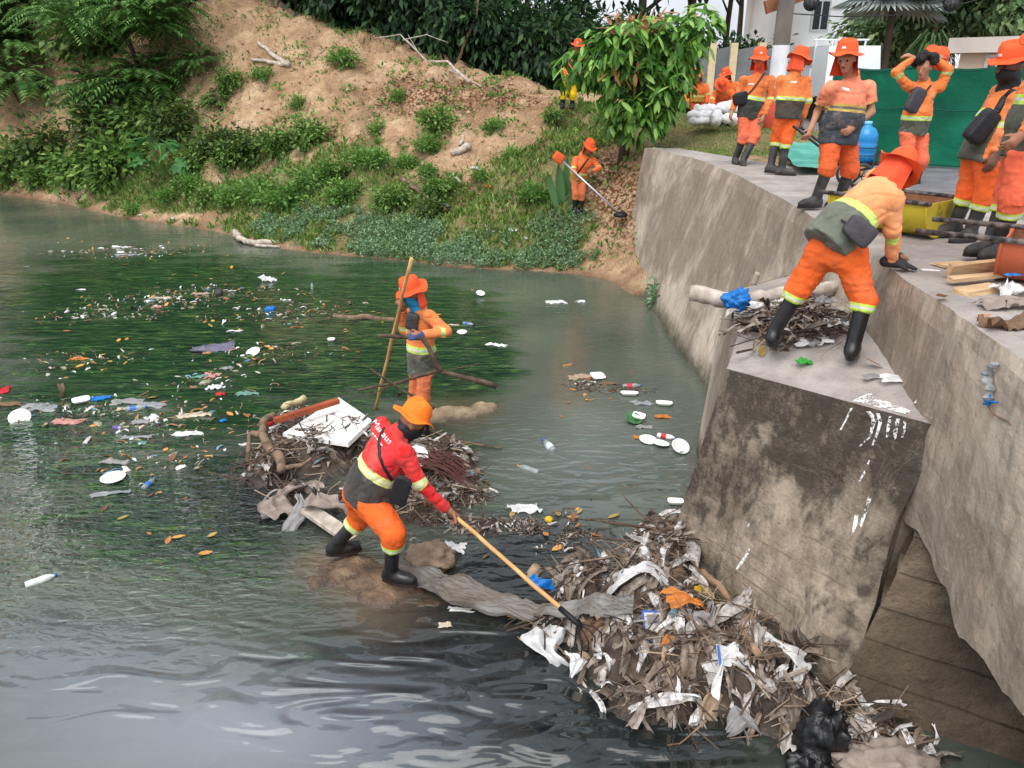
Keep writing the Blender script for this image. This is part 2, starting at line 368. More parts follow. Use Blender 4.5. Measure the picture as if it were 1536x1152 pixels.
rip_a = np.clip(0.05 + blobs(px, py, [(120,820,260,90,1.0),(80,720,180,80,.7),(350,790,180,70,.6),(40,930,200,60,.5)]), 0.03, 1.1) * (0.8 + 0.6 * fbm(WV * 0.9, 3))
swl_a = np.clip(0.06 + blobs(px, py, [(650,1040,300,110,1.1),(1000,1130,300,60,.9),(150,1000,300,110,.5),(960,740,90,50,.5)]) - blobs(px, py, [(250,1130,250,50,.3),(900,540,160,160,.05)]), 0.025, 1.2)
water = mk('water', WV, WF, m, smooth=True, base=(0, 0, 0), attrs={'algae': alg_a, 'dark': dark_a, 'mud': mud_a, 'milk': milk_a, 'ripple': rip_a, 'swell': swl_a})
tag(water, 'murky grey green stream water', 'water', kind='structure')

# ---------------------------------------------------------------- concrete
def concrete(name, light, midc, dark, stain=0.5, streak=(1.2, 1.2, 0.25), patch=1.1, bump=0.5, thr=0.5, zb=0.0, tide=0.0):
    m, t, b = nt(name)
    n1 = noise_n(t, patch, 7, 0.62, dist=0.3, stretch=(0.6, 1, 0.8)); n2 = noise_n(t, 5.0, 6, 0.6, stretch=streak); n3 = noise_n(t, 30, 5, 0.6); n4 = noise_n(t, 9, 4, 0.7)
    base = ramp(t, n2, [(0.34, midc), (0.66, light)])
    gz_ = nd(t, 'ShaderNodeNewGeometry'); sz_ = nd(t, 'ShaderNodeSeparateXYZ'); t.links.new(gz_.outputs['Position'], sz_.inputs[0]); n1 = math_n(t, 'ADD', n1, math_n(t, 'MULTIPLY', math_n(t, 'SUBTRACT', sz_.outputs[2], 0.8), zb))
    st = ramp(t, math_n(t, 'ADD', n1, math_n(t, 'MULTIPLY', math_n(t, 'SUBTRACT', n2, 0.5), 0.5)), [(thr - 0.05, (0,0,0,1)), (thr + 0.07, (1,1,1,1))])
    cc = mix(t, math_n(t, 'MULTIPLY', st, stain), base, dark)
    sp = ramp(t, n4, [(0.63, (0,0,0,1)), (0.70, (1,1,1,1))]); cc = mix(t, math_n(t, 'MULTIPLY', sp, 0.35), cc, light)
    pit = ramp(t, n3, [(0.30, (1,1,1,1)), (0.40, (0,0,0,1))]); cc = mix(t, math_n(t, 'MULTIPLY', pit, 0.4), cc, dark)
    if tide: cc = mix(t, ramp(t, math_n(t, 'ADD', sz_.outputs[2], math_n(t, 'MULTIPLY', math_n(t, 'SUBTRACT', n4, .5), .25)), [(0.05, (.85,.85,.85,1)), (tide, (0,0,0,1))]), cc, c(58,60,40))
    cw = ramp(t, noise_n(t, 2.2, 8, 0.75, dist=1.2), [(0.492, (0,0,0,1)), (0.5, (1,1,1,1)), (0.508, (0,0,0,1))]); cc = mix(t, math_n(t, 'MULTIPLY', cw, .35), cc, light)
    t.links.new(cc, b.inputs['Base Color']); b.inputs['Roughness'].default_value = 0.92; b.inputs['Specular IOR Level'].default_value = 0.25
    bump_n(t, b, math_n(t, 'ADD', n3, math_n(t, 'MULTIPLY', n4, 1.2)), bump, 0.02); return m
M_wall = concrete('stained_wall_concrete', c(210,198,182), c(168,150,132), c(100,84,72), 0.66, (0.25, 2.6, 0.25), 0.8, 0.35, 0.50, 0.02, 0.3)
M_walk = concrete('walkway_concrete', c(178,170,164), c(146,138,132), c(104,96,92), 0.5, (0.8, 0.8, 0.8), 1.0, 0.5, 0.55)
M_butt = concrete('mouldy_buttress_concrete', c(172,158,140), c(124,111,96), c(52,46,41), 0.86, (1.6, 1.6, 0.6), 1.7, 0.7, 0.47, 0.11)
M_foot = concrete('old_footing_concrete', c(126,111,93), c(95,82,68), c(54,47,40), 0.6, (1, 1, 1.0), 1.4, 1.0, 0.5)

ys = np.concatenate([np.arange(-6, 2.4, 0.3), np.arange(2.4, 6, 0.06), np.arange(6, 15.66, 0.15), [15.66]])
BOT = [PX(px, py, 2.5) for px, py in [(1345,782),(1372,806),(1395,850),(1412,888),(1424,935),(1470,985),(1536,1065)]]
by = np.array([q[1] for q in BOT])[::-1]; bz = np.array([q[2] for q in BOT])[::-1]
def botz(y):
    y = np.asarray(y, float); return np.where(y > by[-1] + 0.02, -0.9, np.interp(y, by, bz) + 0.05 * fbm(np.stack([y * 5, y * 0, y * 0], -1), 4))
basex = np.array([(-6,2.5),(4.3,2.52),(5.5,2.55),(8.5,2.5),(10.8,2.42),(14.7,2.36),(15.9,2.30)])
nzr = 22; V = []
for yy in ys:
    z0 = float(botz(np.array(yy))); xt = wallx(yy); xb = np.interp(yy, basex[:, 0], basex[:, 1])
    for k in range(nzr + 1):
        z = z0 + (2.4 - z0) * k / nzr; f = np.clip(z / 2.4, -0.3, 1); V.append((xb + (xt - xb) * f, yy, z))
V = np.array(V)
V[:, 0] += 0.022 * fbm(V * 1.7, 4) + 0.010 * fbm(V * 7, 2)
nk = nzr + 1
top = V.reshape(-1, nk, 3)[:, -1].copy(); top2 = V.reshape(-1, nk, 3)[:, -2].copy()
V.reshape(-1, nk, 3)[:, -1, 0] += 0.015
bk = np.array([(max(wallx(yy), 2.5) + 0.34, yy, 2.4) for yy in ys]); bl = bk.copy(); bl[:, 2] = np.maximum(botz(ys) + 0.02, -0.9)
n0 = len(V); V = np.vstack([V, bk, bl]); ny = len(ys); Fc = []
for i in range(ny - 1):
    for k in range(nzr): a = i * nk + k; Fc.append((a, a + 1, a + nk + 1, a + nk))
    a = i * nk + nzr; Fc.append((a, n0 + i, n0 + i + 1, a + nk)); Fc.append((n0 + i, n0 + ny + i, n0 + ny + i + 1, n0 + i + 1))
    Fc.append((i * nk, (i + 1) * nk, n0 + ny + i + 1, n0 + ny + i))
i = ny - 1; Fc.append(tuple(i * nk + k for k in range(nk)) + (n0 + i, n0 + ny + i))
Fc.append((n0, n0 + ny) + tuple(0 + k for k in range(nk)))
wm_ = []
for i in range(ny - 1): wm_ += [0] * nzr + [1, 0, 0]
o = mk('retaining_wall', V, Fc, [M_wall, M_walk], smooth=False, mi=wm_ + [0, 0]); tag(o, 'long streaky brown concrete retaining wall along the stream', 'wall')

# walkway, road, verge
wv = []; yy = np.concatenate([np.arange(-6, 15.5, 0.4), [15.6]])
W0 = [(max(wallx(v), 2.5) + 0.345, v) for v in yy]
W1 = [(5.0 if v < 11.0 else np.interp(v, [11.0, 12.5, 15.6], [5.0, 4.3, 3.3]), v) for v in yy]
V = [(a, b_, 2.397) for a, b_ in W0] + [(a, b_, 2.397) for a, b_ in W1] + [(a, b_, 2.2) for a, b_ in W0] + [(a, b_, 2.2) for a, b_ in W1]; n = len(yy); Fc = []
for i in range(n - 1): Fc += [(i, n + i, n + i + 1, i + 1), (n + i, 3*n + i, 3*n + i + 1, n + i + 1), (2*n + i, i, i + 1, 2*n + i + 1)]
o = mk('walkway', V, Fc, M_walk, base=(0, 0, 0)); tag(o, 'rough grey concrete walkway on top of the wall', 'walkway', kind='structure')
M_asph = pmat('asphalt', [(0.3, c(96,96,100)), (0.7, c(126,126,130))], 3, 6, 0.9, 0.4, 60, 0.01)
V = [(5.004,-6,2.385),(30,-6,2.385),(30,40,2.44),(9.0,40,2.44),(7.0,22,2.46),(6.1,13.5,2.425),(5.004,11.1,2.385)]
o = mk('road', V, [tuple(range(7))], M_asph, base=(0, 0, 0)); tag(o, 'grey asphalt road beyond the walkway', 'road', kind='structure')

# ---------------------------------------------------------------- buttress
TL = PZ(1090,553,1.60); TR = PZ(1415,641,1.72); BJ = PZ(1330,488,1.96); LB = PZ(1105,508,1.66)
BKL = np.array([2.12, 7.3, 1.72]); BKR = np.array([3.0, 7.3, 2.0])
BL = PZ(1010,800,0.08); BR = PZ(1250,1045,0.0) + np.array([0.0, 0.02, 0]); AP = PZ(1345,782,1.05); 
def lerp(a, b_, f): return a + (b_ - a) * f
nu, nv = 40, 34; V = []
left = [TL, lerp(TL, BL, .5), BL, lerp(TL, BL, 1.0) + np.array([-.06, 0, -.7])]
right = [TR, AP, BR + np.array([.10, -.02, .03]), BR + np.array([.08, -.06, -.7])]
def poly(L, f): x = f * (len(L) - 1); i = min(int(x), len(L) - 2); return lerp(L[i], L[i + 1], x - i)
for j in range(nv + 1):
    for i in range(nu + 1): V.append(lerp(poly(left, j / nv), poly(right, j / nv), i / nu))
V = np.array(V); nrm = unit(np.cross(TR - TL, BL - TL)); nrm = nrm if nrm[1] < 0 else -nrm
edge = np.clip(np.tile(np.minimum(np.arange(nu + 1), 4) / 4, nv + 1), 0, 1) * np.repeat(np.minimum(np.arange(nv + 1), 2) / 2, nu + 1)
V += nrm * ((0.028 * fbm(V * 1.9, 4) + 0.01 * fbm(V * 9, 2)) * edge)[:, None]
px, py = pix(V); lump = np.exp(-(((px - 1235) / 40)**2 + ((py - 935) / 50)**2)); V += nrm * (0.09 * lump * (1 + fbm(V * 8, 3)))[:, None]
Fc = [(j*(nu+1)+i, (j+1)*(nu+1)+i, (j+1)*(nu+1)+i+1, j*(nu+1)+i+1) for j in range(nv) for i in range(nu)]
butt = thing('wall_buttress', (2.1, 5.0, 0), 'mould-blackened sloping concrete buttress jutting from the retaining wall into the stream', 'buttress')
FRONT_V = V.copy()
mk('front_face', V, Fc, M_butt, butt)
# top slab
nT = 16; V = []
tl = [LB, TL]; 
rowsL = [BKL, LB, TL]; rowsR = [BKR, BJ, TR]
for j in range(nT + 1):
    for i in range(nT + 1): V.append(lerp(poly(rowsL, j / nT), poly(rowsR, j / nT) + np.array([.08 if j < nT else 0, 0, 0]), i / nT))
V = np.array(V); e2 = np.repeat(np.minimum(nT - np.arange(nT + 1), 2) / 2, nT + 1); V[:, 2] += 0.012 * fbm(V * 3, 3) * e2
Fc = [(j*(nT+1)+i, (j+1)*(nT+1)+i, (j+1)*(nT+1)+i+1, j*(nT+1)+i+1) for j in range(nT) for i in range(nT)]
BT = BVHTree.FromPolygons([Vector(v) for v in V], Fc)
mk('top_slab', V, Fc, M_walk, butt)
mk('left_face', [BKL, LB, TL, left[1], BL, left[3], LB + (-.25, .3, -2.3), BKL + (-.2, 0, -2.4)], [(0, 1, 2, 3, 4, 5, 6, 7)], M_wall, butt)
mk('back_face', [BKL, BKR, BKR + (0, 0, -2.6), BKL + (-.2, 0, -2.4)], [(0, 1, 2, 3)], M_wall, butt)
def butz(x, y):
    h = BT.ray_cast(Vector((x, y, 5)), Vector((0, 0, -1))); return h[0].z if h[0] else 1.75
FB = BVHTree.FromPolygons([Vector(v) for v in FRONT_V], [(j*(nu+1)+i, (j+1)*(nu+1)+i, (j+1)*(nu+1)+i+1, j*(nu+1)+i+1) for j in range(nv) for i in range(nu)])
def on_front(px_, py_, off=0.004):
    d = Vector(ray(px_, py_)).normalized(); h = FB.ray_cast(Vector((0, 0, CAMH)), d)
    return None if h[0] is None else np.array(h[0]) + nrm * off
# board joints left by the formwork
M_ridge = pmat('formwork_fin', [(0.3, c(110,94,76)), (0.7, c(150,132,110))], 9, 5, 0.9, 0.4)
for pts in [[(1055,802),(1095,828),(1140,858),(1190,890)], [(1085,842),(1140,882),(1190,920)], [(1132,806),(1180,832),(1230,858),(1275,882)], [(1205,800),(1250,824),(1290,846)], [(1062,828),(1100,862),(1130,888)]]:
    L = []
    for a, b_ in zip(pts[:-1], pts[1:]):
        for k in range(8): q = on_front(lerp(a[0], b_[0], k / 8), lerp(a[1], b_[1], k / 8), 0.0); L.append(q) if q is not None else None
    if len(L) > 3: MB().tube(L, 0.003 + 0.003 * np.abs(np.sin(np.arange(len(L)) * 1.7)), 5).out('formwork_fin', M_ridge, butt)
# white paint splash with runs
M_paint, t, b = nt('spilt_white_paint'); b.inputs['Base Color'].default_value = c(228,226,222); b.inputs['Roughness'].default_value = .85
pn = math_n(t, 'ADD', noise_n(t, 55, 4, .65), math_n(t, 'MULTIPLY', math_n(t, 'SUBTRACT', noise_n(t, 14, 3), .5), .8)); t.links.new(ramp(t, pn, [(.42, (0,0,0,1)), (.52, (1,1,1,1))]), b.inputs['Alpha'])
def on_top(px_, py_, off=0.006):
    d = Vector(ray(px_, py_)).normalized(); h = BT.ray_cast(Vector((0, 0, CAMH)), d)
    return None if h[0] is None else np.array(h[0]) + np.array([0, 0, off])
def sheet(pts, f, name, mat, parent, sub=6):
    bm = bmesh.new(); vs = [bm.verts.new((p[0], p[1], 0)) for p in pts]; bm.faces.new(vs)
    bmesh.ops.triangulate(bm, faces=bm.faces[:]); bmesh.ops.subdivide_edges(bm, edges=bm.edges[:], cuts=2, use_grid_fill=True)
    V = []; ok = True
    for v in bm.verts:
        q = f(v.co.x, v.co.y)
        if q is None: q = PZ(v.co.x, v.co.y, 1.72)
        V.append(q)
    bm.verts.index_update(); F = [tuple(v.index for v in fc.verts) for fc in bm.faces]; bm.free()
    return mk(name, V, F, mat, parent)
sheet([(1296,594),(1306,590),(1314,600),(1330,603),(1348,610),(1366,617),(1364,624),(1345,619),(1320,613),(1298,607),(1278,603),(1284,599)], on_top, 'paint_splash', M_paint, butt)
for run in [[(1302,617,5),(1312,628,6),(1310,640,4),(1304,655,3),(1290,670,2)], [(1318,620,4),(1322,633,4),(1316,648,3),(1308,668,2)], [(1335,624,3),(1334,640,4),(1330,656,2)], [(1348,628,4),(1344,645,5),(1342,662,2)],
            [(1358,632,3),(1358,645,3),(1353,656,2)], [(1277,612,3),(1268,630,2),(1262,645,2)], [(1305,690,2),(1298,705,3),(1290,722,2)], [(1124,785,2),(1124,828,3),(1112,846,4),(1102,856,2)], [(1286,772,4),(1284,785,5),(1278,800,2)], [(1306,745,4),(1298,770,4),(1292,790,3)]]:
    Vr = []; Fr = []
    for k, (a, b_, w) in enumerate(run):
        for s_ in (-1, 1):
            q = on_front(a + s_ * w * .7 + 1.2 * math.sin(b_), b_, 0.003)
            Vr.append(q if q is not None else (on_top(a + s_ * w * .5, b_) if on_top(a + s_ * w * .5, b_) is not None else PZ(a, b_, 1.6)))
        if k: Fr.append((2*k-2, 2*k, 2*k+1, 2*k-1))
    mk('paint_run', Vr, Fr, M_paint, butt)

# old footing wall inside the hollow under the broken wall
fo = thing('old_footing', (2.6, 3.6, 0), 'dark board-marked concrete footing exposed in the hollow under the broken wall', 'footing')
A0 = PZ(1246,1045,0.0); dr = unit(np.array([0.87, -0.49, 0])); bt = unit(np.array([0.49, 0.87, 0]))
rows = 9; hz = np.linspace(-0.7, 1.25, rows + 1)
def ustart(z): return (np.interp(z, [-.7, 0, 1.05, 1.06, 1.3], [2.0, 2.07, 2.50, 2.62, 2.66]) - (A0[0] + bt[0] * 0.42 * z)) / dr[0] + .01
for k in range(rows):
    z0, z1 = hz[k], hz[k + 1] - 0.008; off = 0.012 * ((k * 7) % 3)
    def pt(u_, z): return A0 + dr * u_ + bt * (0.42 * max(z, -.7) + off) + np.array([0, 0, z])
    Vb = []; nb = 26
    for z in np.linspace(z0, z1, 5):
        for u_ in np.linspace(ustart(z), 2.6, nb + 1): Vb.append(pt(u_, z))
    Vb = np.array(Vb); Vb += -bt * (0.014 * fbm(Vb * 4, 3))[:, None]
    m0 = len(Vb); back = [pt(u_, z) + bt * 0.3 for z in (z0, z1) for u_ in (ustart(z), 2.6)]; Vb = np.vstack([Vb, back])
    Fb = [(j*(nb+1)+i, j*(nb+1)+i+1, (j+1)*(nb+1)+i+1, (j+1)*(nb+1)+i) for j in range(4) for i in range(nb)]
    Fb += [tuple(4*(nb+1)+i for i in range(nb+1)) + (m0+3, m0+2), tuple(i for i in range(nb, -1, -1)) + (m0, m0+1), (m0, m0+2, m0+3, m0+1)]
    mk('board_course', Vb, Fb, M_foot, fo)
# ---------------------------------------------------------------- distance-field modelling
class SDF:
    def __init__(s, lo, hi, h):
        s.h = h; s.lo = np.array(lo, float) - 2.5 * h; n = np.ceil((np.array(hi) + 2.5 * h - s.lo) / h).astype(int) + 1
        s.n = n; s.f = np.full(n, 1.0, np.float32); s.ax = [s.lo[k] + h * np.arange(n[k]) for k in range(3)]
    def cone(s, a, ra, b=None, rb=None, k=0.02, side=None, w=1.0, clip=None, tgt=None):
        a = np.array(a, float); b = a + 1e-4 if b is None else np.array(b, float); rb = ra if rb is None else rb
        pad = max(ra, rb) * max(w, 1.0) + 3 * k + 2 * s.h
        lo = np.minimum(a, b) - pad; hi = np.maximum(a, b) + pad
        i0 = np.clip(((lo - s.lo) / s.h).astype(int), 0, s.n); i1 = np.clip(np.ceil((hi - s.lo) / s.h).astype(int) + 1, 0, s.n)
        if (i1 <= i0).any(): return s
        sl = tuple(slice(i0[q], i1[q]) for q in range(3))
        g = np.stack(np.meshgrid(*[s.ax[q][sl[q]] for q in range(3)], indexing='ij'), -1)
        ab = b - a; L2 = max(float(ab @ ab), 1e-9); pa = g - a
        tt = np.clip((pa @ ab) / L2, 0, 1); q = pa - tt[..., None] * ab
        if side is not None:
            sd_ = unit(side); qs = q @ sd_; q = q - qs[..., None] * sd_; dd = np.sqrt((q * q).sum(-1) + (qs / w)**2)
        else: dd = np.sqrt((q * q).sum(-1))
        d = dd - (ra + (rb - ra) * tt)
        if clip is not None:
            for (cp, cn) in clip: d = np.maximum(d, (g - np.array(cp)) @ unit(cn))
        o = s.f[sl]; hh = np.clip(0.5 + 0.5 * (o - d) / k, 0, 1)
        s.f[sl] = o + (d - o) * hh - k * hh * (1 - hh); return s
    def mesh(s):
        f = s.f; ins = f < 0; n = s.n; cn = n - 1
        cnt = np.zeros(cn, np.float32); acc = np.zeros((*cn, 3), np.float32)
        C = [(i, j, k) for i in (0, 1) for j in (0, 1) for k in (0, 1)]
        def sub(A, o): return A[o[0]:o[0]+cn[0], o[1]:o[1]+cn[1], o[2]:o[2]+cn[2]]
        for p in C:
            for ax in range(3):
                if p[ax]: continue
                q = list(p); q[ax] = 1; fa, fb = sub(f, p), sub(f, q); cross = (fa < 0) != (fb < 0)
                tt = np.where(cross, fa / np.where(cross, fa - fb, 1), 0); cnt += cross
                for d in range(3): acc[..., d] += np.where(cross, p[d] + (tt if d == ax else 0), 0)
        act = cnt > 0; idx = np.full(cn, -1, np.int64); w = np.argwhere(act); idx[act] = np.arange(len(w))
        V = s.lo + s.h * (w + acc[act] / cnt[act][:, None]); Q = []
        for ax in range(3):
            sl0 = [slice(1, -1)] * 3; sl0[ax] = slice(0, -1); sl1 = [slice(1, -1)] * 3; sl1[ax] = slice(1, None)
            A, B = ins[tuple(sl0)], ins[tuple(sl1)]; e = np.argwhere(A != B)
            if not len(e): continue
            off = np.array([1, 1, 1]); off[ax] = 0; e0 = e + off; flip = A[tuple(e.T)]
            u, v = [(1, 2), (2, 0), (0, 1)][ax]; du = np.zeros(3, int); du[u] = 1; dv = np.zeros(3, int); dv[v] = 1
            q = np.stack([idx[tuple((e0 - a * du - b * dv).T)] for a, b in ((1, 1), (0, 1), (0, 0), (1, 0))], 1)
            q = np.where(flip[:, None], q, q[:, ::-1]); Q.append(q)
        return V, np.vstack(Q)
def vnormals(V, Q):
    n = np.zeros_like(V); fn = np.cross(V[Q[:, 2]] - V[Q[:, 0]], V[Q[:, 3]] - V[Q[:, 1]])
    for k in range(4): np.add.at(n, Q[:, k], fn)
    return n / (np.linalg.norm(n, axis=1)[:, None] + 1e-9)
def relax(V, Q, it=1, f=0.5):
    for _ in range(it):
        a = np.zeros_like(V); cn = np.zeros(len(V))
        for k in range(4):
            for kk in (1, 3): np.add.at(a, Q[:, k], V[Q[:, (k + kk) % 4]]); np.add.at(cn, Q[:, k], 1)
        V = V + f * (a / np.maximum(cn, 1)[:, None] - V)
    return V

# ---------------------------------------------------------------- cloth and skin materials
def cloth_bump(t, b, strength=0.35):
    n1 = noise_n(t, 8, 2, 0.4, stretch=(1.5, 1.5, 0.8), dist=1.0)
    p = bump_n(t, b, n1, min(1, strength * 1.6), 0.03)
    return n1
LIME, SILV = c(196,226,96), c(206,212,196)
def shirt_mat(name, topc, lowc, t0, t1, armb=(0.80, 1.02), arm_low=None, band=(LIME, SILV), fade=None):
    m, t, b = nt(name)
    tt, aa, isa = attr_n(t, 'torso_t'), attr_n(t, 'arm_t'), attr_n(t, 'is_arm')
    n = noise_n(t, 7, 5); f = fade or tuple(min(1, v * 1.15 + 0.03) for v in topc[:3]) + (1,)
    topn = ramp(t, n, [(0.3, tuple(v * 0.85 for v in topc[:3]) + (1,)), (0.7, f)])
    lown = ramp(t, n, [(0.3, tuple(v * 0.8 for v in lowc[:3]) + (1,)), (0.7, tuple(v * 1.25 for v in lowc[:3]) + (1,))])
    def rng_(v, a, b_): return math_n(t, 'MULTIPLY', math_n(t, 'GREATER_THAN', v, a), math_n(t, 'LESS_THAN', v, b_))
    w = (t1 - t0) / 3
    torso = mix(t, math_n(t, 'GREATER_THAN', tt, t0), lown, band[0])
    torso = mix(t, rng_(tt, t0 + w, t1 - w), torso, band[1]); torso = mix(t, math_n(t, 'GREATER_THAN', tt, t1), torso, topn)
    a0, a1 = armb; wa = (a1 - a0) / 3
    arm = mix(t, rng_(aa, a0, a1), topn, band[0]); arm = mix(t, rng_(aa, a0 + wa, a1 - wa), arm, band[1])
    if arm_low is not None: arm = mix(t, math_n(t, 'GREATER_THAN', aa, a1), arm, arm_low)
    cc = mix(t, math_n(t, 'GREATER_THAN', isa, 0.5), torso, arm)
    dn = noise_n(t, 3.2, 6, 0.65); cc = mix(t, math_n(t, 'MULTIPLY', ramp(t, dn, [(0.5, (0,0,0,1)), (0.72, (1,1,1,1))]), .4), cc, c(128,96,74)); cc = mix(t, math_n(t, 'MULTIPLY', ramp(t, dn, [(0.28, (1,1,1,1)), (0.46, (0,0,0,1))]), .22), cc, c(244,206,176))
    t.links.new(cc, b.inputs['Base Color']); b.inputs['Roughness'].default_value = 0.85; b.inputs['Specular IOR Level'].default_value = 0.15
    b.inputs['Sheen Weight'].default_value = 0.1; cloth_bump(t, b); return m
def trouser_mat(name, base, band=True, hem=(0.0, 0.055)):
    m, t, b = nt(name); lt = attr_n(t, 'leg_t'); n = noise_n(t, 6, 5)
    cc = ramp(t, n, [(0.3, tuple(v * 0.82 for v in base[:3]) + (1,)), (0.7, tuple(min(1, v * 1.12) for v in base[:3]) + (1,))])
    if band:
        cc = mix(t, math_n(t, 'LESS_THAN', lt, hem[1]), cc, LIME)
        cc = mix(t, math_n(t, 'MULTIPLY', math_n(t, 'GREATER_THAN', lt, 0.018), math_n(t, 'LESS_THAN', lt, 0.037)), cc, SILV)
    dn = noise_n(t, 3.0, 6, 0.65); cc = mix(t, math_n(t, 'MULTIPLY', ramp(t, dn, [(0.5, (0,0,0,1)), (0.72, (1,1,1,1))]), .42), cc, c(122,84,62)); cc = mix(t, math_n(t, 'MULTIPLY', ramp(t, dn, [(0.28, (1,1,1,1)), (0.46, (0,0,0,1))]), .2), cc, c(246,180,140))
    t.links.new(cc, b.inputs['Base Color']); b.inputs['Roughness'].default_value = 0.85; b.inputs['Specular IOR Level'].default_value = 0.15
    cloth_bump(t, b, 0.4); return m
ORANGE = c(232,132,70); PANT = c(230,104,58); GREYG = c(84,88,78)
M_skin = {k: pmat('skin_' + k, [(0.3, v), (0.7, tuple(q * 1.2 for q in v[:3]) + (1,))], 12, 4, 0.55, 0.1, 90, 0.004) for k, v in (('brown', c(146,100,76)), ('tan', c(166,118,92)), ('dark', c(112,78,62)))}
M_hat = solid('orange_hat_cloth', c(236,90,42), 0.8, vary=0.16, scale=9, bump=0.3)
M_hat2 = solid('warm_orange_hat_cloth', c(246,124,32), 0.8, vary=0.14, scale=9, bump=0.3)
M_flap = solid('red_orange_flap_cloth', c(228,82,46), 0.85, vary=0.12, scale=9, bump=0.3)
M_boot = pmat('black_rubber', [(0.35, c(20,20,22)), (0.7, c(38,38,40))], 9, 5, 0.32, 0.15, 30, spec=0.5)
M_boot_d = pmat('dusty_black_rubber', [(0.35, c(38,38,40)), (0.7, c(78,76,74))], 7, 5, 0.6, 0.15, 30, spec=0.4)
M_sole = solid('boot_sole_rubber', c(46,36,34), 0.8)
M_black = solid('black_nylon', c(30,30,34), 0.6, vary=0.25, bump=0.4)
M_greybag = solid('grey_nylon', c(64,62,66), 0.6, vary=0.25, bump=0.4)
M_hair = solid('black_hair', c(18,16,16), 0.7)
M_eye = solid('dark_eye', c(22,16,14), 0.3); M_lip = solid('lip', c(112,62,54), 0.6)
M_glove_b = solid('blue_knit_glove', c(62,78,120), 0.9, bump=0.5); M_glove_k = solid('black_glove', c(48,46,50), 0.8, bump=0.4)
M_bluecloth = solid('sky_blue_cloth', c(36,150,200), 0.85, vary=.15, bump=.4); M_white = solid('white_print', c(238,236,232), 0.7, vary=0.04)
M_wood_h = pmat('pole_wood', [(0.3, c(186,138,86)), (0.7, c(222,178,122))], 8, 5, 0.7, 0.2, coord='obj', stretch=(1, 1, 0.3))

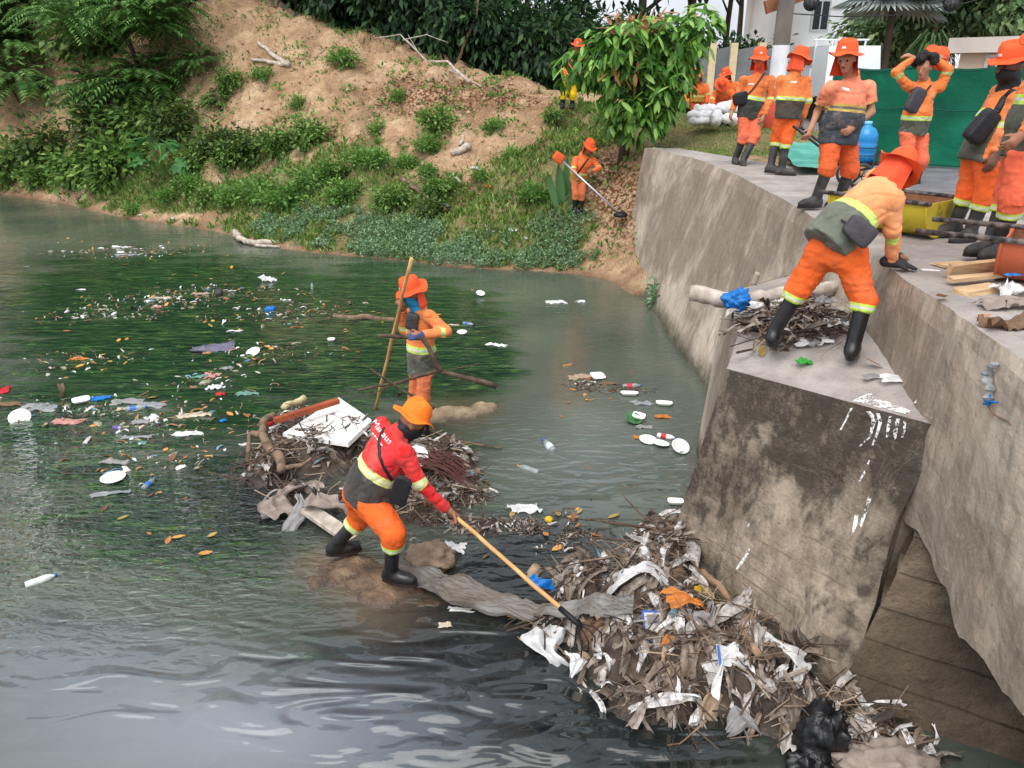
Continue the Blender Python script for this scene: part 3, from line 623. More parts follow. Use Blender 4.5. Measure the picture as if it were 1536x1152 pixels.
UP = np.array([0, 0, 1.0])
def HK(k): return sum(ord(q) * (i + 3) for i, q in enumerate(k))
LEN_LOG = []
def person(key, y0, J, face, label, group, skin='brown', shirt=None, pants=None, pz=1.0, stout=1.0, fine=1.0, hat='orange', flap=True, hat_tilt=(0, 0), sleeve=0.93,
           boots=None, hem=0.42, gloves=None, curl=(0.4, 0.4), hdir=(None, None), hairy=False, chest_f=None, hat_rot=0.0, brim_wave=(0.02, 0.03, 0.0), shirt_hem=-0.06, lean_feet=None, belly=0.0, foot=(None, None), lift=0.09, gaiter=None):
    P = {k: PY(v[0], v[1], y0 + v[2]) for k, v in J.items()}
    f = unit(face); pv, nk_, hd = P['pv'], P['nk'], P['hd']; ax = unit(nk_ - pv); pv0 = pv.copy()
    pv = P['pv'] = pv + ax * lift; shirt_hem = shirt_hem - lift
    lat = unit(P['rs'] - P['ls'])
    S = 1.0
    base = np.array([pv[0], pv[1], min(P['la'][2], P['ra'][2]) - 0.1]); root = thing('person', base, label, 'person', group)
    if 'lh' not in P:
        hl = unit(np.array([lat[0], lat[1], 0])) * 0.095; P['lh'] = pv - hl - 0.04 * ax; P['rh'] = pv + hl - 0.04 * ax
    for nm, seq in (('leg', ('h', 'k', 'a')), ('arm', ('s', 'e', 'w'))):
        for sd_ in 'lr': LEN_LOG.append((key, nm, sd_, [round(float(np.linalg.norm(P[sd_ + a] - P[sd_ + b_])), 2) for a, b_ in zip(seq[:-1], seq[1:])]))
    LEN_LOG.append((key, 'torso', round(float(np.linalg.norm(nk_ - pv)), 2), 'head', round(float(np.linalg.norm(hd - nk_)), 2)))
    hu = unit(hd - nk_) if np.linalg.norm(hd - nk_) > 0.08 else ax
    hu = unit(hu * 0.5 + ax * 0.2 + UP * 0.5); hf = unit(f - hu * (f @ hu)); hr = np.cross(hf, hu)
    allp = np.array(list(P.values())); ch = (P['ls'] + P['rs']) / 2
    # --- body, one continuous surface
    s = SDF(allp.min(0) - 0.25, allp.max(0) + 0.25, 0.0095 * fine)
    s.cone(hd + hu*.035 - hf*.012, .088, k=.02, side=hr, w=.9); s.cone(hd + hu*.005 + hf*.025, .068, hd - hu*.078 + hf*.05, .036, k=.03)
    s.cone(hd + hu*.012 + hf*.092, .010, hd - hu*.022 + hf*.112, .015, k=.012)
    for q in (-1, 1): s.cone(hd - hf*.01 + hr*q*.08 - hu*.005, .024, k=.012, side=hr, w=.5)
    s.cone(hd + hu*.032 + hf*.075 - hr*.035, .014, hd + hu*.032 + hf*.075 + hr*.035, .014, k=.015)
    s.cone(hd - hu*.046 + hf*.09 - hr*.015, .010, hd - hu*.046 + hf*.09 + hr*.015, .010, k=.012)
    s.cone(nk_ - ax*.03, .058, hd - hu*.05 - hf*.01, .052, k=.03)
    s.cone(pv, .085, ch - ax*.08, .085, k=.03, side=lat, w=1.3); s.cone(P['ls'], .036, P['rs'], .036, k=.02)
    hands = []
    for i_, q in enumerate('lr'):
        s.cone(P[q+'s'], .045, P[q+'e'], .037, k=.03); s.cone(P[q+'e'], .037, P[q+'w'], .026, k=.02)
        s.cone(P[q+'h'], .065, P[q+'k'], .05, k=.03); s.cone(P[q+'k'], .045, P[q+'a'], .033, k=.03)
        d = unit(P[q+'w'] - P[q+'e']); hdv = hdir[i_]; cu = curl[i_]; nrm_h = None
        if hdv is not None: d = unit(hdv[0]); nrm_h = unit(hdv[1])
        if nrm_h is None: nrm_h = unit(np.cross(d, UP) + 1e-3) if abs(d[2]) < .9 else -lat * (1 if q == 'r' else -1)
        nrm_h = unit(nrm_h - d * (nrm_h @ d)); sdv = np.cross(d, nrm_h); w0 = P[q+'w']; fr = max(.0085, .0058 * fine + .0035)
        def hand_prims(S_, g=0.0):
            S_.cone(w0, .025 + g, w0 + d*.075, .026 + g, k=.012, side=sdv, w=1.5)
            for kf, (o_, ln) in enumerate(((-.030, .062), (-.0105, .078), (.0105, .074), (.030, .056))):
                rt = w0 + d*.08 + sdv*o_; a1 = cu * 1.1; d1 = d*math.cos(a1) + nrm_h*math.sin(a1); a2 = cu * 2.3; d2 = d*math.cos(a2) + nrm_h*math.sin(a2)
                p1 = rt + d1*ln*.5; S_.cone(rt, fr + .001 + g, p1, fr + g, k=.005); S_.cone(p1, fr + g, p1 + d2*ln*.55, fr*.85 + g, k=.004)
            tr = w0 + d*.03 - sdv*.03; td = unit(d*.75 - sdv*.55 + nrm_h*.5*(.3 + cu)); S_.cone(tr, .013 + g, tr + td*.04, fr*1.15 + g, k=.01)
            S_.cone(tr + td*.04, fr*1.15 + g, tr + td*.045 + unit(td + nrm_h*cu + d*.4)*.028, fr + g, k=.005)
        hand_prims(s); hands.append((q, hand_prims, w0, d))
        fd = foot[i_] if foot[i_] is not None else f; fd = unit(np.array([fd[0], fd[1], 0])); P[q+'f'] = fd
        s.cone(P[q+'a'] - UP*.04, .035, P[q+'a'] - UP*.05 + fd*.13, .028, k=.03)
    V, Q = s.mesh(); body = mk('body', V, Q, M_skin[skin], root, True)
    # --- shirt
    s = SDF(allp.min(0) - 0.3, allp.max(0) + 0.3, 0.0125 * fine)
    hemp = pv + ax * shirt_hem; cl_ = [(hemp, -ax)]; fw = unit(np.cross(lat, ax)); fw = fw if fw @ f > 0 else -fw
    s.cone(pv - ax*.32, .142*stout, pv + ax*.10, .136*stout, k=.04, side=lat, w=1.33, clip=cl_)
    s.cone(pv + ax*.1, .136*stout, ch - ax*.10, .130*(.5 + .5*stout), k=.06, side=lat, w=1.34, clip=cl_)
    if belly: s.cone(pv + ax*.12 + fw*belly, .12*stout, pv + ax*.2 + fw*belly, .11*stout, k=.06, side=lat, w=1.2, clip=cl_)
    s.cone(P['ls'] + (ch - P['ls'])*.12, .064*stout**.5, P['rs'] + (ch - P['rs'])*.12, .064*stout**.5, k=.05); s.cone(ch - ax*.03, .095, nk_ + ax*.02, .074, k=.05)
    for q in 'lr':
        s.cone(P[q+'s'], .066*stout**.5, P[q+'e'], .056, k=.035) if sleeve > 0 else s.cone(P[q+'s'], .072, lerp(P[q+'s'], P[q+'e'], .72), .070, k=.035, clip=[(lerp(P[q+'s'], P[q+'e'], .70), P[q+'e'] - P[q+'s'])])
        if sleeve > 0:
            we = lerp(P[q+'e'], P[q+'w'], sleeve); s.cone(P[q+'e'], .056, we, .043, k=.03, clip=[(we, P[q+'w'] - P[q+'e'])])
    V, Q = s.mesh(); V = relax(V, Q, 1, .4); N = vnormals(V, Q)
    # body coordinates for the stripes
    def seg(p, a, b_): ab = b_ - a; tt = np.clip((p - a) @ ab / (ab @ ab), -0.6, 1); return np.linalg.norm(p - a - np.clip(tt, 0, 1)[:, None]*ab, axis=1), tt
    tt = (V - pv0) @ (nk_ - pv0) / ((nk_ - pv0) @ (nk_ - pv0)); dT, _ = seg(V, pv - ax*.25, ch - ax*.05); dT = dT / 1.6
    qlat = np.abs((V - pv) @ lat); best = np.full(len(V), 9.); aa = np.zeros(len(V))
    for q in 'lr':
        d1, t1 = seg(V, P[q+'s'], P[q+'e']); d2, t2 = seg(V, P[q+'e'], P[q+'w'])
        dm = np.minimum(d1, d2); a_ = np.where(d1 < d2, np.clip(t1, 0, 1), 1 + np.clip(t2, 0, 1)); aa = np.where(dm < best, a_, aa); best = np.minimum(best, dm)
    isa = ((best < dT * .98) & (aa > .16) & ((best < .088) | (aa < .5)) & ((sleeve > 0) | (aa < .85))).astype(float)
    n_ = fbm(V * np.array([9, 9, 7]) + HK(key) % 17, 3); crease = np.abs(fbm(V * np.array([5, 5, 12]) + 3, 2))
    V = V + N * (0.009 * n_ - 0.012 * np.clip(1 - crease / .16, 0, 1))[:, None]
    at = {'torso_t': tt, 'arm_t': aa, 'is_arm': isa}
    so = mk('shirt', V, Q, shirt, root, True, attrs=at); SH = (V, Q)
    # --- trousers
    s = SDF(allp.min(0) - 0.3, allp.max(0) + 0.3, 0.0125 * fine); at_l = []
    upr = ax[2] > .93; tclip = [(pv + ax*(shirt_hem + .035), ax)] if upr else [(pv + ax*.10, ax)]; tcl2 = tclip if upr else None
    s.cone(P['lh'] - ax*.0, .098*stout, P['rh'] - ax*.0, .098*stout, k=.03, side=ax, w=1.2, clip=tclip)
    hems = []
    for q in 'lr':
        he = lerp(P[q+'k'], P[q+'a'], hem); hems.append((he, unit(P[q+'a'] - P[q+'k'])))
        s.cone(P[q+'h'], .092*pz*stout**.5, P[q+'k'], .075*pz, k=.035, clip=tcl2); s.cone(P[q+'k'], .075*pz, he, .074*pz, k=.03, clip=[(he, P[q+'a'] - P[q+'k'])])
    V, Q = s.mesh(); V = relax(V, Q, 1, .4); N = vnormals(V, Q)
    leg_t = np.full(len(V), 1.0)
    for q, (he, dv) in zip('lr', hems):
        near = (np.linalg.norm(V - he, axis=1) < .16); leg_t = np.where(near, np.minimum(leg_t, np.abs((he - V) @ dv)), leg_t)
    n_ = fbm(V * np.array([8, 8, 6]) + 9, 3); sk = V + .35*V[:, [2, 0, 1]]; fold = 1 - np.abs(fbm(sk * np.array([6, 6, 15]) + 1.7, 2))
    low = np.clip((leg_t < 1) * 1.0, 0, 1); V = V + N * (0.009 * n_ + 0.009 * np.clip((fold - .72) / .28, 0, 1)**2 * (leg_t > .06))[:, None]
    mk('trousers', V, Q, pants, root, True, attrs={'leg_t': leg_t})
    # --- boots
    for q in 'lr':
        a, fd = P[q+'a'], P[q+'f']; gz = a[2] - .085; k_ = P[q+'k']; topb = lerp(k_, a, max(hem - .12, .1))
        s = SDF(np.minimum(a, topb) - .3, np.maximum(a, topb) + .3, 0.010 * fine); cb = [((0, 0, gz + .012), -UP)]
        s.cone(topb, .060, a + UP*.01, .052, k=.03, clip=[(topb + (a - topb)*.04, topb - a)])
        s.cone(a - UP*.035 - fd*.03, .052, a - UP*.038 + fd*.12, .046, k=.035, clip=cb); s.cone(a - UP*.03 + fd*.03, .05, a - UP*.045 + fd*.165, .040, k=.03, clip=cb)
        V, Q = s.mesh(); bt_ = mk('boot', V, Q, boots or M_boot, root, True)
        rt = np.cross(fd, UP); o_ = []
        for k in range(18):
            an = 2*math.pi*k/18; ca, sa = math.cos(an), math.sin(an); o_.append(a + fd*(.065 + .148*ca) + rt*(sa*(.052 if ca > -.3 else .046)))
        o_ = np.array(o_); o_[:, 2] = gz; t_ = o_.copy(); t_[:, 2] = gz + .024
        mk('sole', np.vstack([o_, t_]), [tuple(range(18)), tuple(range(35, 17, -1))] + [(k, (k+1) % 18, 18 + (k+1) % 18, 18 + k) for k in range(18)], M_sole if boots is None else M_boot, bt_)
    # --- gloves
    for gi, (q, hp, w0, d) in enumerate(hands):
        gm = gloves[gi] if gloves else None
        if gm is not None:
            s = SDF(w0 - .2, w0 + .2, 0.0085 * fine); s.cone(w0 - d*.05, .040, w0 + d*.02, .034, k=.01); hp(s, .004); V, Q = s.mesh(); mk('glove', V, Q, gm, root, True)
    # --- hat
    if hat:
        hm = {'orange': M_hat, 'warm': M_hat2}[hat]
        u2 = unit(hu + hf*hat_tilt[0] + hr*hat_tilt[1]); f2 = unit(hf - u2*(hf @ u2)); r2 = np.cross(f2, u2); o_ = hd + hu*.066
        prof = [(.002, .125), (.05, .123), (.085, .112), (.103, .08), (.113, .02), (.116, 0), (.135, -.010), (.155, -.022), (.174, -.034), (.177, -.039), (.158, -.028), (.135, -.016), (.110, -.004)]
        nn = 40; V = []; rs_ = np.random.default_rng(HK(key))
        ph = rs_.random(3) * 6.28; w1, w2, dr_ = brim_wave
        for (r_, z_) in prof:
            for k in range(nn):
                a_ = 2*math.pi*k/nn; bw = np.clip((r_ - .114)/.07, 0, 1); lift = bw*(w1*math.sin(2*a_ + ph[0] + hat_rot) + w2*abs(math.sin(a_))**1.5 + dr_*math.cos(a_) + .010*math.sin(5*a_ + ph[1]) + .016*math.sin(3*a_ + ph[2]))
                cr_ = 1 + (.03*math.sin(3*a_ + ph[2])*(z_ > .05)); V.append(o_ + f2*(r_*cr_*math.cos(a_)) + r2*(.93*r_*cr_*math.sin(a_)) + u2*(z_ + lift - .012*(z_ > .1)*math.sin(2*a_ + ph[1])))
        F = [(i*nn+k, (i+1)*nn+k, (i+1)*nn+(k+1) % nn, i*nn+(k+1) % nn) for i in range(len(prof)-1) for k in range(nn)] + [tuple(range(nn))]
        ho = mk('hat', V, F, hm, root, True)
        Vp = [o_ + f2*(.1165*math.cos(a_)) + r2*(.1085*math.sin(a_)) + u2*z_ for z_ in (.034, .054) for a_ in (-.18, -.06, .06, .18)]
        mk('badge', Vp, [(k, k+1, k+5, k+4) for k in range(3)], M_white, ho)
        if flap:
            V = []; na, nz_ = 22, 8
            for lay in (0, 1):
                for j in range(nz_ + 1):
                    for k in range(na + 1):
                        a_ = math.radians(98 + 164*k/na); z_ = j/nz_; r_ = .113 + .03*z_ + .012*z_*math.sin(6*a_ + ph[1]) - lay*.004
                        q_ = o_ + u2*(-.006) + f2*(r_*math.cos(a_)) + r2*(r_*.95*math.sin(a_)) - unit(u2*.4 + UP*.6 if abs(ax[2]) > .93 else u2*.9 + UP*.1)*(z_*.20) ; V.append(q_)
            n1_ = (nz_+1)*(na+1); F = []
            for lay in (0, 1):
                for j in range(nz_):
                    for k in range(na): a_ = lay*n1_ + j*(na+1) + k; q_ = (a_, a_+1, a_+na+2, a_+na+1); F.append(q_ if lay == 0 else q_[::-1])
            F += [(nz_*(na+1)+k, nz_*(na+1)+k+1, n1_+nz_*(na+1)+k+1, n1_+nz_*(na+1)+k) for k in range(na)]
            mk('neck_flap', V, F, M_flap if flap is True else flap, ho, True)
    if hairy:
        s = SDF(hd - .25, hd + .25, .011); rs_ = np.random.default_rng(3)
        for k in range(70):
            v = unit(rs_.normal(size=3)); v = hu*abs(v[2]) + hf*v[0] + hr*v[1]
            if v @ hf > .35 and v @ hu < .45: continue
            s.cone(hd + hu*.04 - hf*.015 + v*(.115 + .03*rs_.random()), .028 + .016*rs_.random(), k=.012)
        V, Q = s.mesh(); V = V + vnormals(V, Q)*(.008*fbm(V*45, 2))[:, None]; mk('hair', V, Q, M_hair, root, False)
    else:
        s = SDF(hd - .2, hd + .2, .012); s.cone(hd + hu*.038 - hf*.008, .088, k=.01, side=hr, w=.92); V, Q = s.mesh(); mk('hair', V, Q, M_hair, root, True)
    if gaiter is not None:
        s = SDF(hd - .35, hd + .35, .012*fine); s.cone(nk_ - ax*.03, .088, nk_ + (hd - nk_)*.45, .072, k=.03); s.cone(nk_ + (hd - nk_)*.45, .07, hd - hu*.045 + hf*.035, .072, k=.03, clip=[(hd - hu*.005, hu)])
        V, Q = s.mesh(); V = V + vnormals(V, Q)*(.008*fbm(V*np.array([12, 12, 25]), 2))[:, None]; mk('neck_cloth', V, Q, gaiter, root, True)
    if fine <= 1.05:
        for q in (-1, 1): MB().lathe([(.001, -.006), (.011, -.003), (.011, .003), (.001, .006)], 10, hd + hu*.014 + hf*.086 + hr*q*.032, np.stack([hr, hu, hf], 1)).out('eye', M_eye, root)
        MB().tube([hd - hu*.045 + hf*.098 + hr*v for v in (-.022, 0, .022)], [.004, .007, .004], 6).out('mouth', M_lip, root)
    root_data = dict(P=P, root=root, ax=ax, lat=lat, fw=fw, hd=hd, hu=hu, hf=hf, hr=hr, shirt=SH, hands=hands, ch=ch, pv=pv)
    return root_data
def on_shirt(pd, p, d):
    V, Q = pd['shirt']
    if 'bvh' not in pd: pd['bvh'] = BVHTree.FromPolygons([Vector(v) for v in V], Q.tolist())
    return pd['bvh'].ray_cast(Vector(p), Vector(unit(d)))
def strap(pd, pts, rad=.012, mat=None, off=.012, name='strap', flat=.4, n=14):
    L = []; P_ = [np.array(p) for p in pts]; V, Q = pd['shirt']
    if 'bvh' not in pd: pd['bvh'] = BVHTree.FromPolygons([Vector(v) for v in V], Q.tolist())
    for a, b_ in zip(P_[:-1], P_[1:]):
        for k in range(n):
            p = lerp(a, b_, k / n); h = pd['bvh'].find_nearest(Vector(p)); L.append(np.array(h[0]) + np.array(h[1]) * off * (1 if Vector(h[1]).dot(Vector(p) - Vector(pd['ch'])) > -9 else 1))
    MB().tube(L, rad, 6, flat=flat).out(name, mat or M_black, pd['root'], True)
def bag(pd, centre, size, axes, mat, name='bag'):
    x, y, z = axes; bm = bmesh.new(); bmesh.ops.create_cube(bm, size=1.0); bmesh.ops.bevel(bm, geom=bm.edges[:], offset=.22, segments=3, affect='EDGES', profile=.6)
    V = np.array([v.co[:] for v in bm.verts]); V = V * np.array(size); bm.verts.index_update(); F = [tuple(v.index for v in fc.verts) for fc in bm.faces]; bm.free()
    V = V + .08*np.array(size)*np.stack([fbm(V*9 + 1, 2), fbm(V*9 + 5, 2), fbm(V*9 + 8, 2)], 1)
    W = np.array(centre) + V[:, :1]*unit(x) + V[:, 1:2]*unit(y) + V[:, 2:]*unit(z)
    return mk(name, W, F, mat, pd['root'], True)

# ---------------------------------------------------------------- the crew
S_red = shirt_mat('red_tricolour_shirt', c(214,34,38), c(66,64,62), .40, .53, (0.88, 1.12), None, (c(214,222,140), c(226,226,180)))
S_or = shirt_mat('orange_work_shirt', ORANGE, GREYG, .34, .46, (1.08, 1.26))
S_or2 = shirt_mat('bright_orange_work_shirt', c(232,124,62), c(62,66,62), .36, .46, (0.86, 1.06))
S_fade = shirt_mat('faded_orange_work_shirt', c(240,158,104), c(104,110,98), .33, .44, (1.12, 1.32), None, (c(196,226,110), c(210,232,140)))
S_pol = shirt_mat('salmon_polo_shirt', c(238,138,104), c(62,68,76), .44, .56, (.60, .80), None, (c(196,168,84), c(110,104,100)))
S_hang = shirt_mat('orange_shirt_high_band', c(236,124,56), c(82,88,76), .22, .32, (0.75, 0.98))
S_e = shirt_mat('orange_shirt_wide_grey_hem', c(232,128,66), c(76,80,70), .52, .64, (0.72, 0.95))
S_far = shirt_mat('far_orange_shirt', c(236,112,48), c(180,140,60), .2, .3, (.8, 1.0))
T_or = trouser_mat('orange_trousers', PANT); T_nb = trouser_mat('plain_orange_trousers', PANT, False); T_sal = trouser_mat('salmon_trousers', c(240,120,88), False)
T_br = trouser_mat('bright_orange_trousers', c(236,104,46)); T_dirty = trouser_mat('washed_orange_trousers', c(220,124,84), False); T_yel = trouser_mat('yellow_waders', c(238,196,24), False)
GP1, GP2, GP3 = 'workers clearing the stream bed', 'workers standing on the walkway', 'workers on the far bank'

pR = person('R', 5.0, dict(pv=(549,742,.10), nk=(600,650,.10), hd=(618,634,.12), rs=(610,684,-.12), ls=(571,640,.20), re=(628,724,-.16), rw=(674,766,-.12), le=(612,715,.35), lw=(640,738,.16),
    rk=(590,800,-.22), ra=(587,858,-.17), lk=(541,776,.28), la=(503,818,.27)), (.88, .25, -.42), 'worker in red shirt and orange hat stooping to rake the debris pile', GP1,
    shirt=S_red, pants=T_br, hat='warm', flap=False, hat_tilt=(.1, -.12), brim_wave=(.012, .045, -.005), curl=(.95, .95), hdir=(((.5, -.3, -.6), (.2, .1, -1)), ((.62, .1, -.7), (-.2, -.4, -.8))), foot=((.9, .25), (.95, -.25)), hem=.36, pz=1.2, lift=.02, stout=1.16, gaiter=M_black)
pW = person('W', 7.55, dict(pv=(632,552,.02), nk=(630,467,.02), hd=(618,441,-.02), ls=(644,474,-.17), rs=(617,471,.17), le=(668,497,-.22), lw=(632,503,-.36), re=(606,494,.10), rw=(604,462,-.08),
    lk=(634,600,-.13), la=(637,648,-.10), rk=(622,601,.08), ra=(630,645,.1)), (-.85, -.45, -.2), 'worker in blue neck cloth wading with a long pole in the algae', GP1,
    shirt=S_or, pants=T_dirty, curl=(.9, .9), gloves=(M_glove_b, None), hat_tilt=(.15, 0), flap=True, hem=.5, brim_wave=(.03, .03, -.02), foot=((-.8, -.6), (-.9, -.4)), pz=.95, gaiter=M_bluecloth)
pB = person('B', 5.32, dict(pv=(1250,352,.02), nk=(1328,278,.14), hd=(1342,262,.2), rs=(1340,300,-.06), ls=(1312,268,.26), re=(1338,345,-.02), rw=(1339,394,.10), le=(1342,330,.40), lw=(1341,384,.43),
    lh=(1232,378,.08), rh=(1274,384,-.04), lk=(1196,437,.10), la=(1161,500,.12), rk=(1296,452,-.12), ra=(1279,520,-.18)), (.72, .62, -.3), 'worker bending over the buttress with one gloved hand on the wall edge', GP1,
    shirt=S_fade, pants=T_br, curl=(.12, .12), gloves=(M_glove_k, M_glove_k), hdir=(((.8, .5, -.12), (0, 0, -1)), ((.9, -.3, -.1), (0, 0, -1))), hat_tilt=(.25, .1), hem=.22, foot=((.5, .8), (.5, .85)), pz=1.15, stout=1.08, brim_wave=(.03, .03, -.02), boots=M_boot, lift=.0, shirt_hem=-.10)
pC = person('C', 8.2, dict(pv=(1257,207,0), nk=(1277,117,.02), hd=(1270,90,-.06), rs=(1243,133,-.12), ls=(1303,131,.08), re=(1226,168,.0), rw=(1216,194,-.12), le=(1307,168,.06), lw=(1278,192,-.16),
    rk=(1242,252,-.12), ra=(1224,299,-.06), lk=(1274,256,.04), la=(1258,300,.12)), (-.62, -.78, -.15), 'stout worker in faded salmon polo shirt looking down at the stream', GP2,
    skin='tan', shirt=S_pol, pants=T_nb, sleeve=0, stout=1.22, belly=.06, curl=(.7, .6), hat_tilt=(-.28, -.05), hem=.2, foot=((-.8, -.5), (-.95, -.25)), brim_wave=(.02, .03, .01), boots=M_boot_d, pz=1.15)
pA = person('A', 12.75, dict(pv=(1123,172,0), nk=(1138,110,0), hd=(1139,91,-.05), rs=(1115,120,-.05), ls=(1157,119,.02), re=(1104,147,-.02), rw=(1098,167,-.08), le=(1155,149,.02), lw=(1145,175,-.1),
    rk=(1116,203,-.08), ra=(1103,239,.02), lk=(1132,205,-.1), la=(1114,243,-.2)), (-.15, -1, -.1), 'worker with a black pouch strapped across the chest walking on the walkway', GP2,
    skin='tan', shirt=S_or2, pants=T_sal, boots=M_boot_d, hem=.3, fine=1.3, pz=1.1, stout=1.05, brim_wave=(.0, .0, -.015), gaiter=M_flap, hat_tilt=(-.1, 0))
pA2 = person('A2', 11.25, dict(pv=(1182,172,0), nk=(1193,112,.0), hd=(1199,92,.04), ls=(1172,121,.04), rs=(1210,122,.02), le=(1168,150,.10), lw=(1170,176,.10), re=(1211,152,.0), rw=(1204,180,.06),
    lk=(1164,207,.12), la=(1156,250,.06), rk=(1180,209,-.02), ra=(1172,254,-.05)), (.85, .3, -.05), 'worker seen from behind in bright orange beside the white banded pole', GP2,
    shirt=S_or2, pants=T_br, boots=M_boot_d, hem=.3, fine=1.3, pz=1.05, hat_tilt=(.08, 0), foot=((.7, -.2), (.95, -.4)), brim_wave=(.0, .0, -.03))
pD = person('D', 10.3, dict(pv=(1370,196,0), nk=(1386,124,0), hd=(1386,103,-.07), rs=(1362,131,-.06), ls=(1410,130,.06), re=(1344,108,-.16), rw=(1370,87,-.14), le=(1423,105,.0), lw=(1404,88,.03),
    rk=(1361,236,-.06), ra=(1362,270,.0), lk=(1382,240,.0), la=(1374,270,.1)), (-.7, -.7, -.3), 'curly-haired worker with both hands on his head before the green net', GP2,
    skin='tan', shirt=S_hang, pants=T_sal, hat=None, hairy=True, fine=1.15, curl=(.5, .5), hdir=(((.75, .1, .5), (.3, .3, -.8)), ((-.8, .1, .35), (-.2, .3, -.8))), pz=1.1, hem=.45)
pE = person('E', 6.55, dict(pv=(1470,232,0), nk=(1514,128,0), hd=(1516,100,-.04), ls=(1524,150,-.16), rs=(1497,140,.16), le=(1512,196,-.20), lw=(1494,232,-.22), re=(1478,186,.2), rw=(1462,224,.14),
    lk=(1478,292,-.10), la=(1455,349,-.08), rk=(1454,285,.08), ra=(1432,338,.12)), (-.95, -.2, -.25), 'worker in black scarf with a cross-body bag facing the stream', GP2,
    skin='dark', shirt=S_e, pants=trouser_mat('pale_hem_trousers', c(244,108,52)), boots=M_boot_d, hem=.42, foot=((-.9, -.3), (-.9, -.2)), hat_tilt=(.1, 0), brim_wave=(.03, .05, .0), flap=False, pz=1.12, stout=1.05, gaiter=M_black)
pF = person('F', 5.72, dict(pv=(1532,222,0), nk=(1572,98,0), hd=(1572,62,-.04), ls=(1566,126,-.17), rs=(1556,118,.17), le=(1560,180,-.2), lw=(1531,204,-.24), re=(1540,180,.2), rw=(1528,205,.1),
    lk=(1520,296,-.12), la=(1502,372,-.06), rk=(1512,288,.08), ra=(1484,366,.05)), (-.95, -.2, -.2), 'worker cut off by the picture edge beside the rusty half drum', GP2,
    skin='brown', shirt=S_e, pants=trouser_mat('coral_trousers', c(240,112,80)), boots=M_boot_d, hem=.4, foot=((-.9, -.3), (-.9, -.2)), pz=1.15, flap=True)
pG = person('G', 16.55, dict(pv=(867,268,0), nk=(874,233,-.05), hd=(883,222,-.15), rs=(863,239,-.12), ls=(889,240,-.05), re=(860,254,-.25), rw=(866,265,-.38), le=(899,252,-.1), lw=(888,257,-.3),
    rk=(864,290,-.15), ra=(862,313,-.1), lk=(873,291,-.12), la=(871,315,-.1)), (.5, -.8, -.4), 'worker cutting bank grass with a petrol brush cutter', GP3,
    shirt=S_far, pants=T_dirty, fine=1.7, curl=(.8, .8), hat_tilt=(.1, 0))
pH = person('H', 19.6, dict(pv=(857,122,0), nk=(862,84,0), hd=(866,71,-.05), rs=(847,90,-.05), ls=(876,90,.02), re=(843,106,-.05), rw=(847,118,-.2), le=(880,106,-.02), lw=(872,119,-.2),
    rk=(846,141,-.05), ra=(844,157,0), lk=(860,142,-.05), la=(858,158,0)), (-.2, -1, -.1), 'worker in yellow waders half hidden by the broad-leaved tree', GP3,
    shirt=S_far, pants=T_yel, fine=1.7, hem=.5)
pI = person('I', 18.6, dict(pv=(1084,150,.25), nk=(1084,136,-.1), hd=(1083,129,-.24), rs=(1072,140,-.1), ls=(1098,139,-.1), re=(1068,150,-.2), rw=(1070,158,-.3), le=(1101,150,-.2), lw=(1096,158,-.3),
    rk=(1078,168,0), ra=(1077,184,.1), lk=(1092,168,0), la=(1092,184,.1)), (0, -.9, -.6), 'worker bent over the white sacks with hat brim facing us', GP3, shirt=S_far, pants=T_nb, fine=1.8, hat_tilt=(.5, 0))
pJ = person('J', 19.4, dict(pv=(1090,150,.2), nk=(1091,125,0), hd=(1089,114,-.08), rs=(1082,127,0), ls=(1107,127,0), re=(1080,142,-.05), rw=(1082,154,-.1), le=(1109,142,-.05), lw=(1104,154,-.1),
    rk=(1086,166,0), ra=(1085,181,.1), lk=(1098,166,0), la=(1098,181,.1)), (-.6, -.7, -.4), 'worker standing right behind the one bent over the sacks', GP3, shirt=S_far, pants=T_nb, fine=1.8)
pK = person('K', 19.5, dict(pv=(1045,150,0), nk=(1047,126,0), hd=(1046,115,-.1), rs=(1035,130,0), ls=(1059,130,0), re=(1030,143,-.05), rw=(1032,154,-.2), le=(1062,143,-.05), lw=(1060,156,-.1),
    rk=(1041,166,0), ra=(1040,181,.1), lk=(1050,166,0), la=(1050,181,.1)), (-.3, -.9, -.3), 'worker mostly hidden by the right edge of the broad-leaved tree', GP3, shirt=S_far, pants=T_nb, fine=1.8)
# ---------------------------------------------------------------- what the crew wear and hold
CAMP = Vector((0, 0, CAMH))
def cast(pd, px_, py_, off=.006):
    V, Q = pd['shirt']
    if 'bvh' not in pd: pd['bvh'] = BVHTree.FromPolygons([Vector(v) for v in V], Q.tolist())
    h = pd['bvh'].ray_cast(CAMP, Vector(ray(px_, py_)).normalized())
    return None if h[0] is None else np.array(h[0]) + np.array(h[1]) * (off if h[1].dot(CAMP - h[0]) > 0 else -off)
def strap_px(pd, pts, rad=.014, mat=None):
    L = []
    for a, b_ in zip(pts[:-1], pts[1:]):
        for k in range(10):
            q = cast(pd, lerp(a[0], b_[0], k / 10), lerp(a[1], b_[1], k / 10), .004)
            if q is not None: L.append(q)
    if len(L) > 3:
        L = np.array(L); L[1:-1] = (L[:-2] + L[1:-1]*2 + L[2:])/4; MB().tube(L, rad, 6, flat=.35).out('strap', mat or M_black, pd['root'], True)
def bag_px(pd, px_, py_, size, axes, mat, out=.04, name='pouch'):
    q = cast(pd, px_, py_, out)
    if q is None: q = PY(px_, py_, pd['pv'][1] - .2)
    return bag(pd, q, size, axes, mat, name)
strap_px(pR, [(577,642),(569,660),(570,684),(579,706),(588,722)], .013)
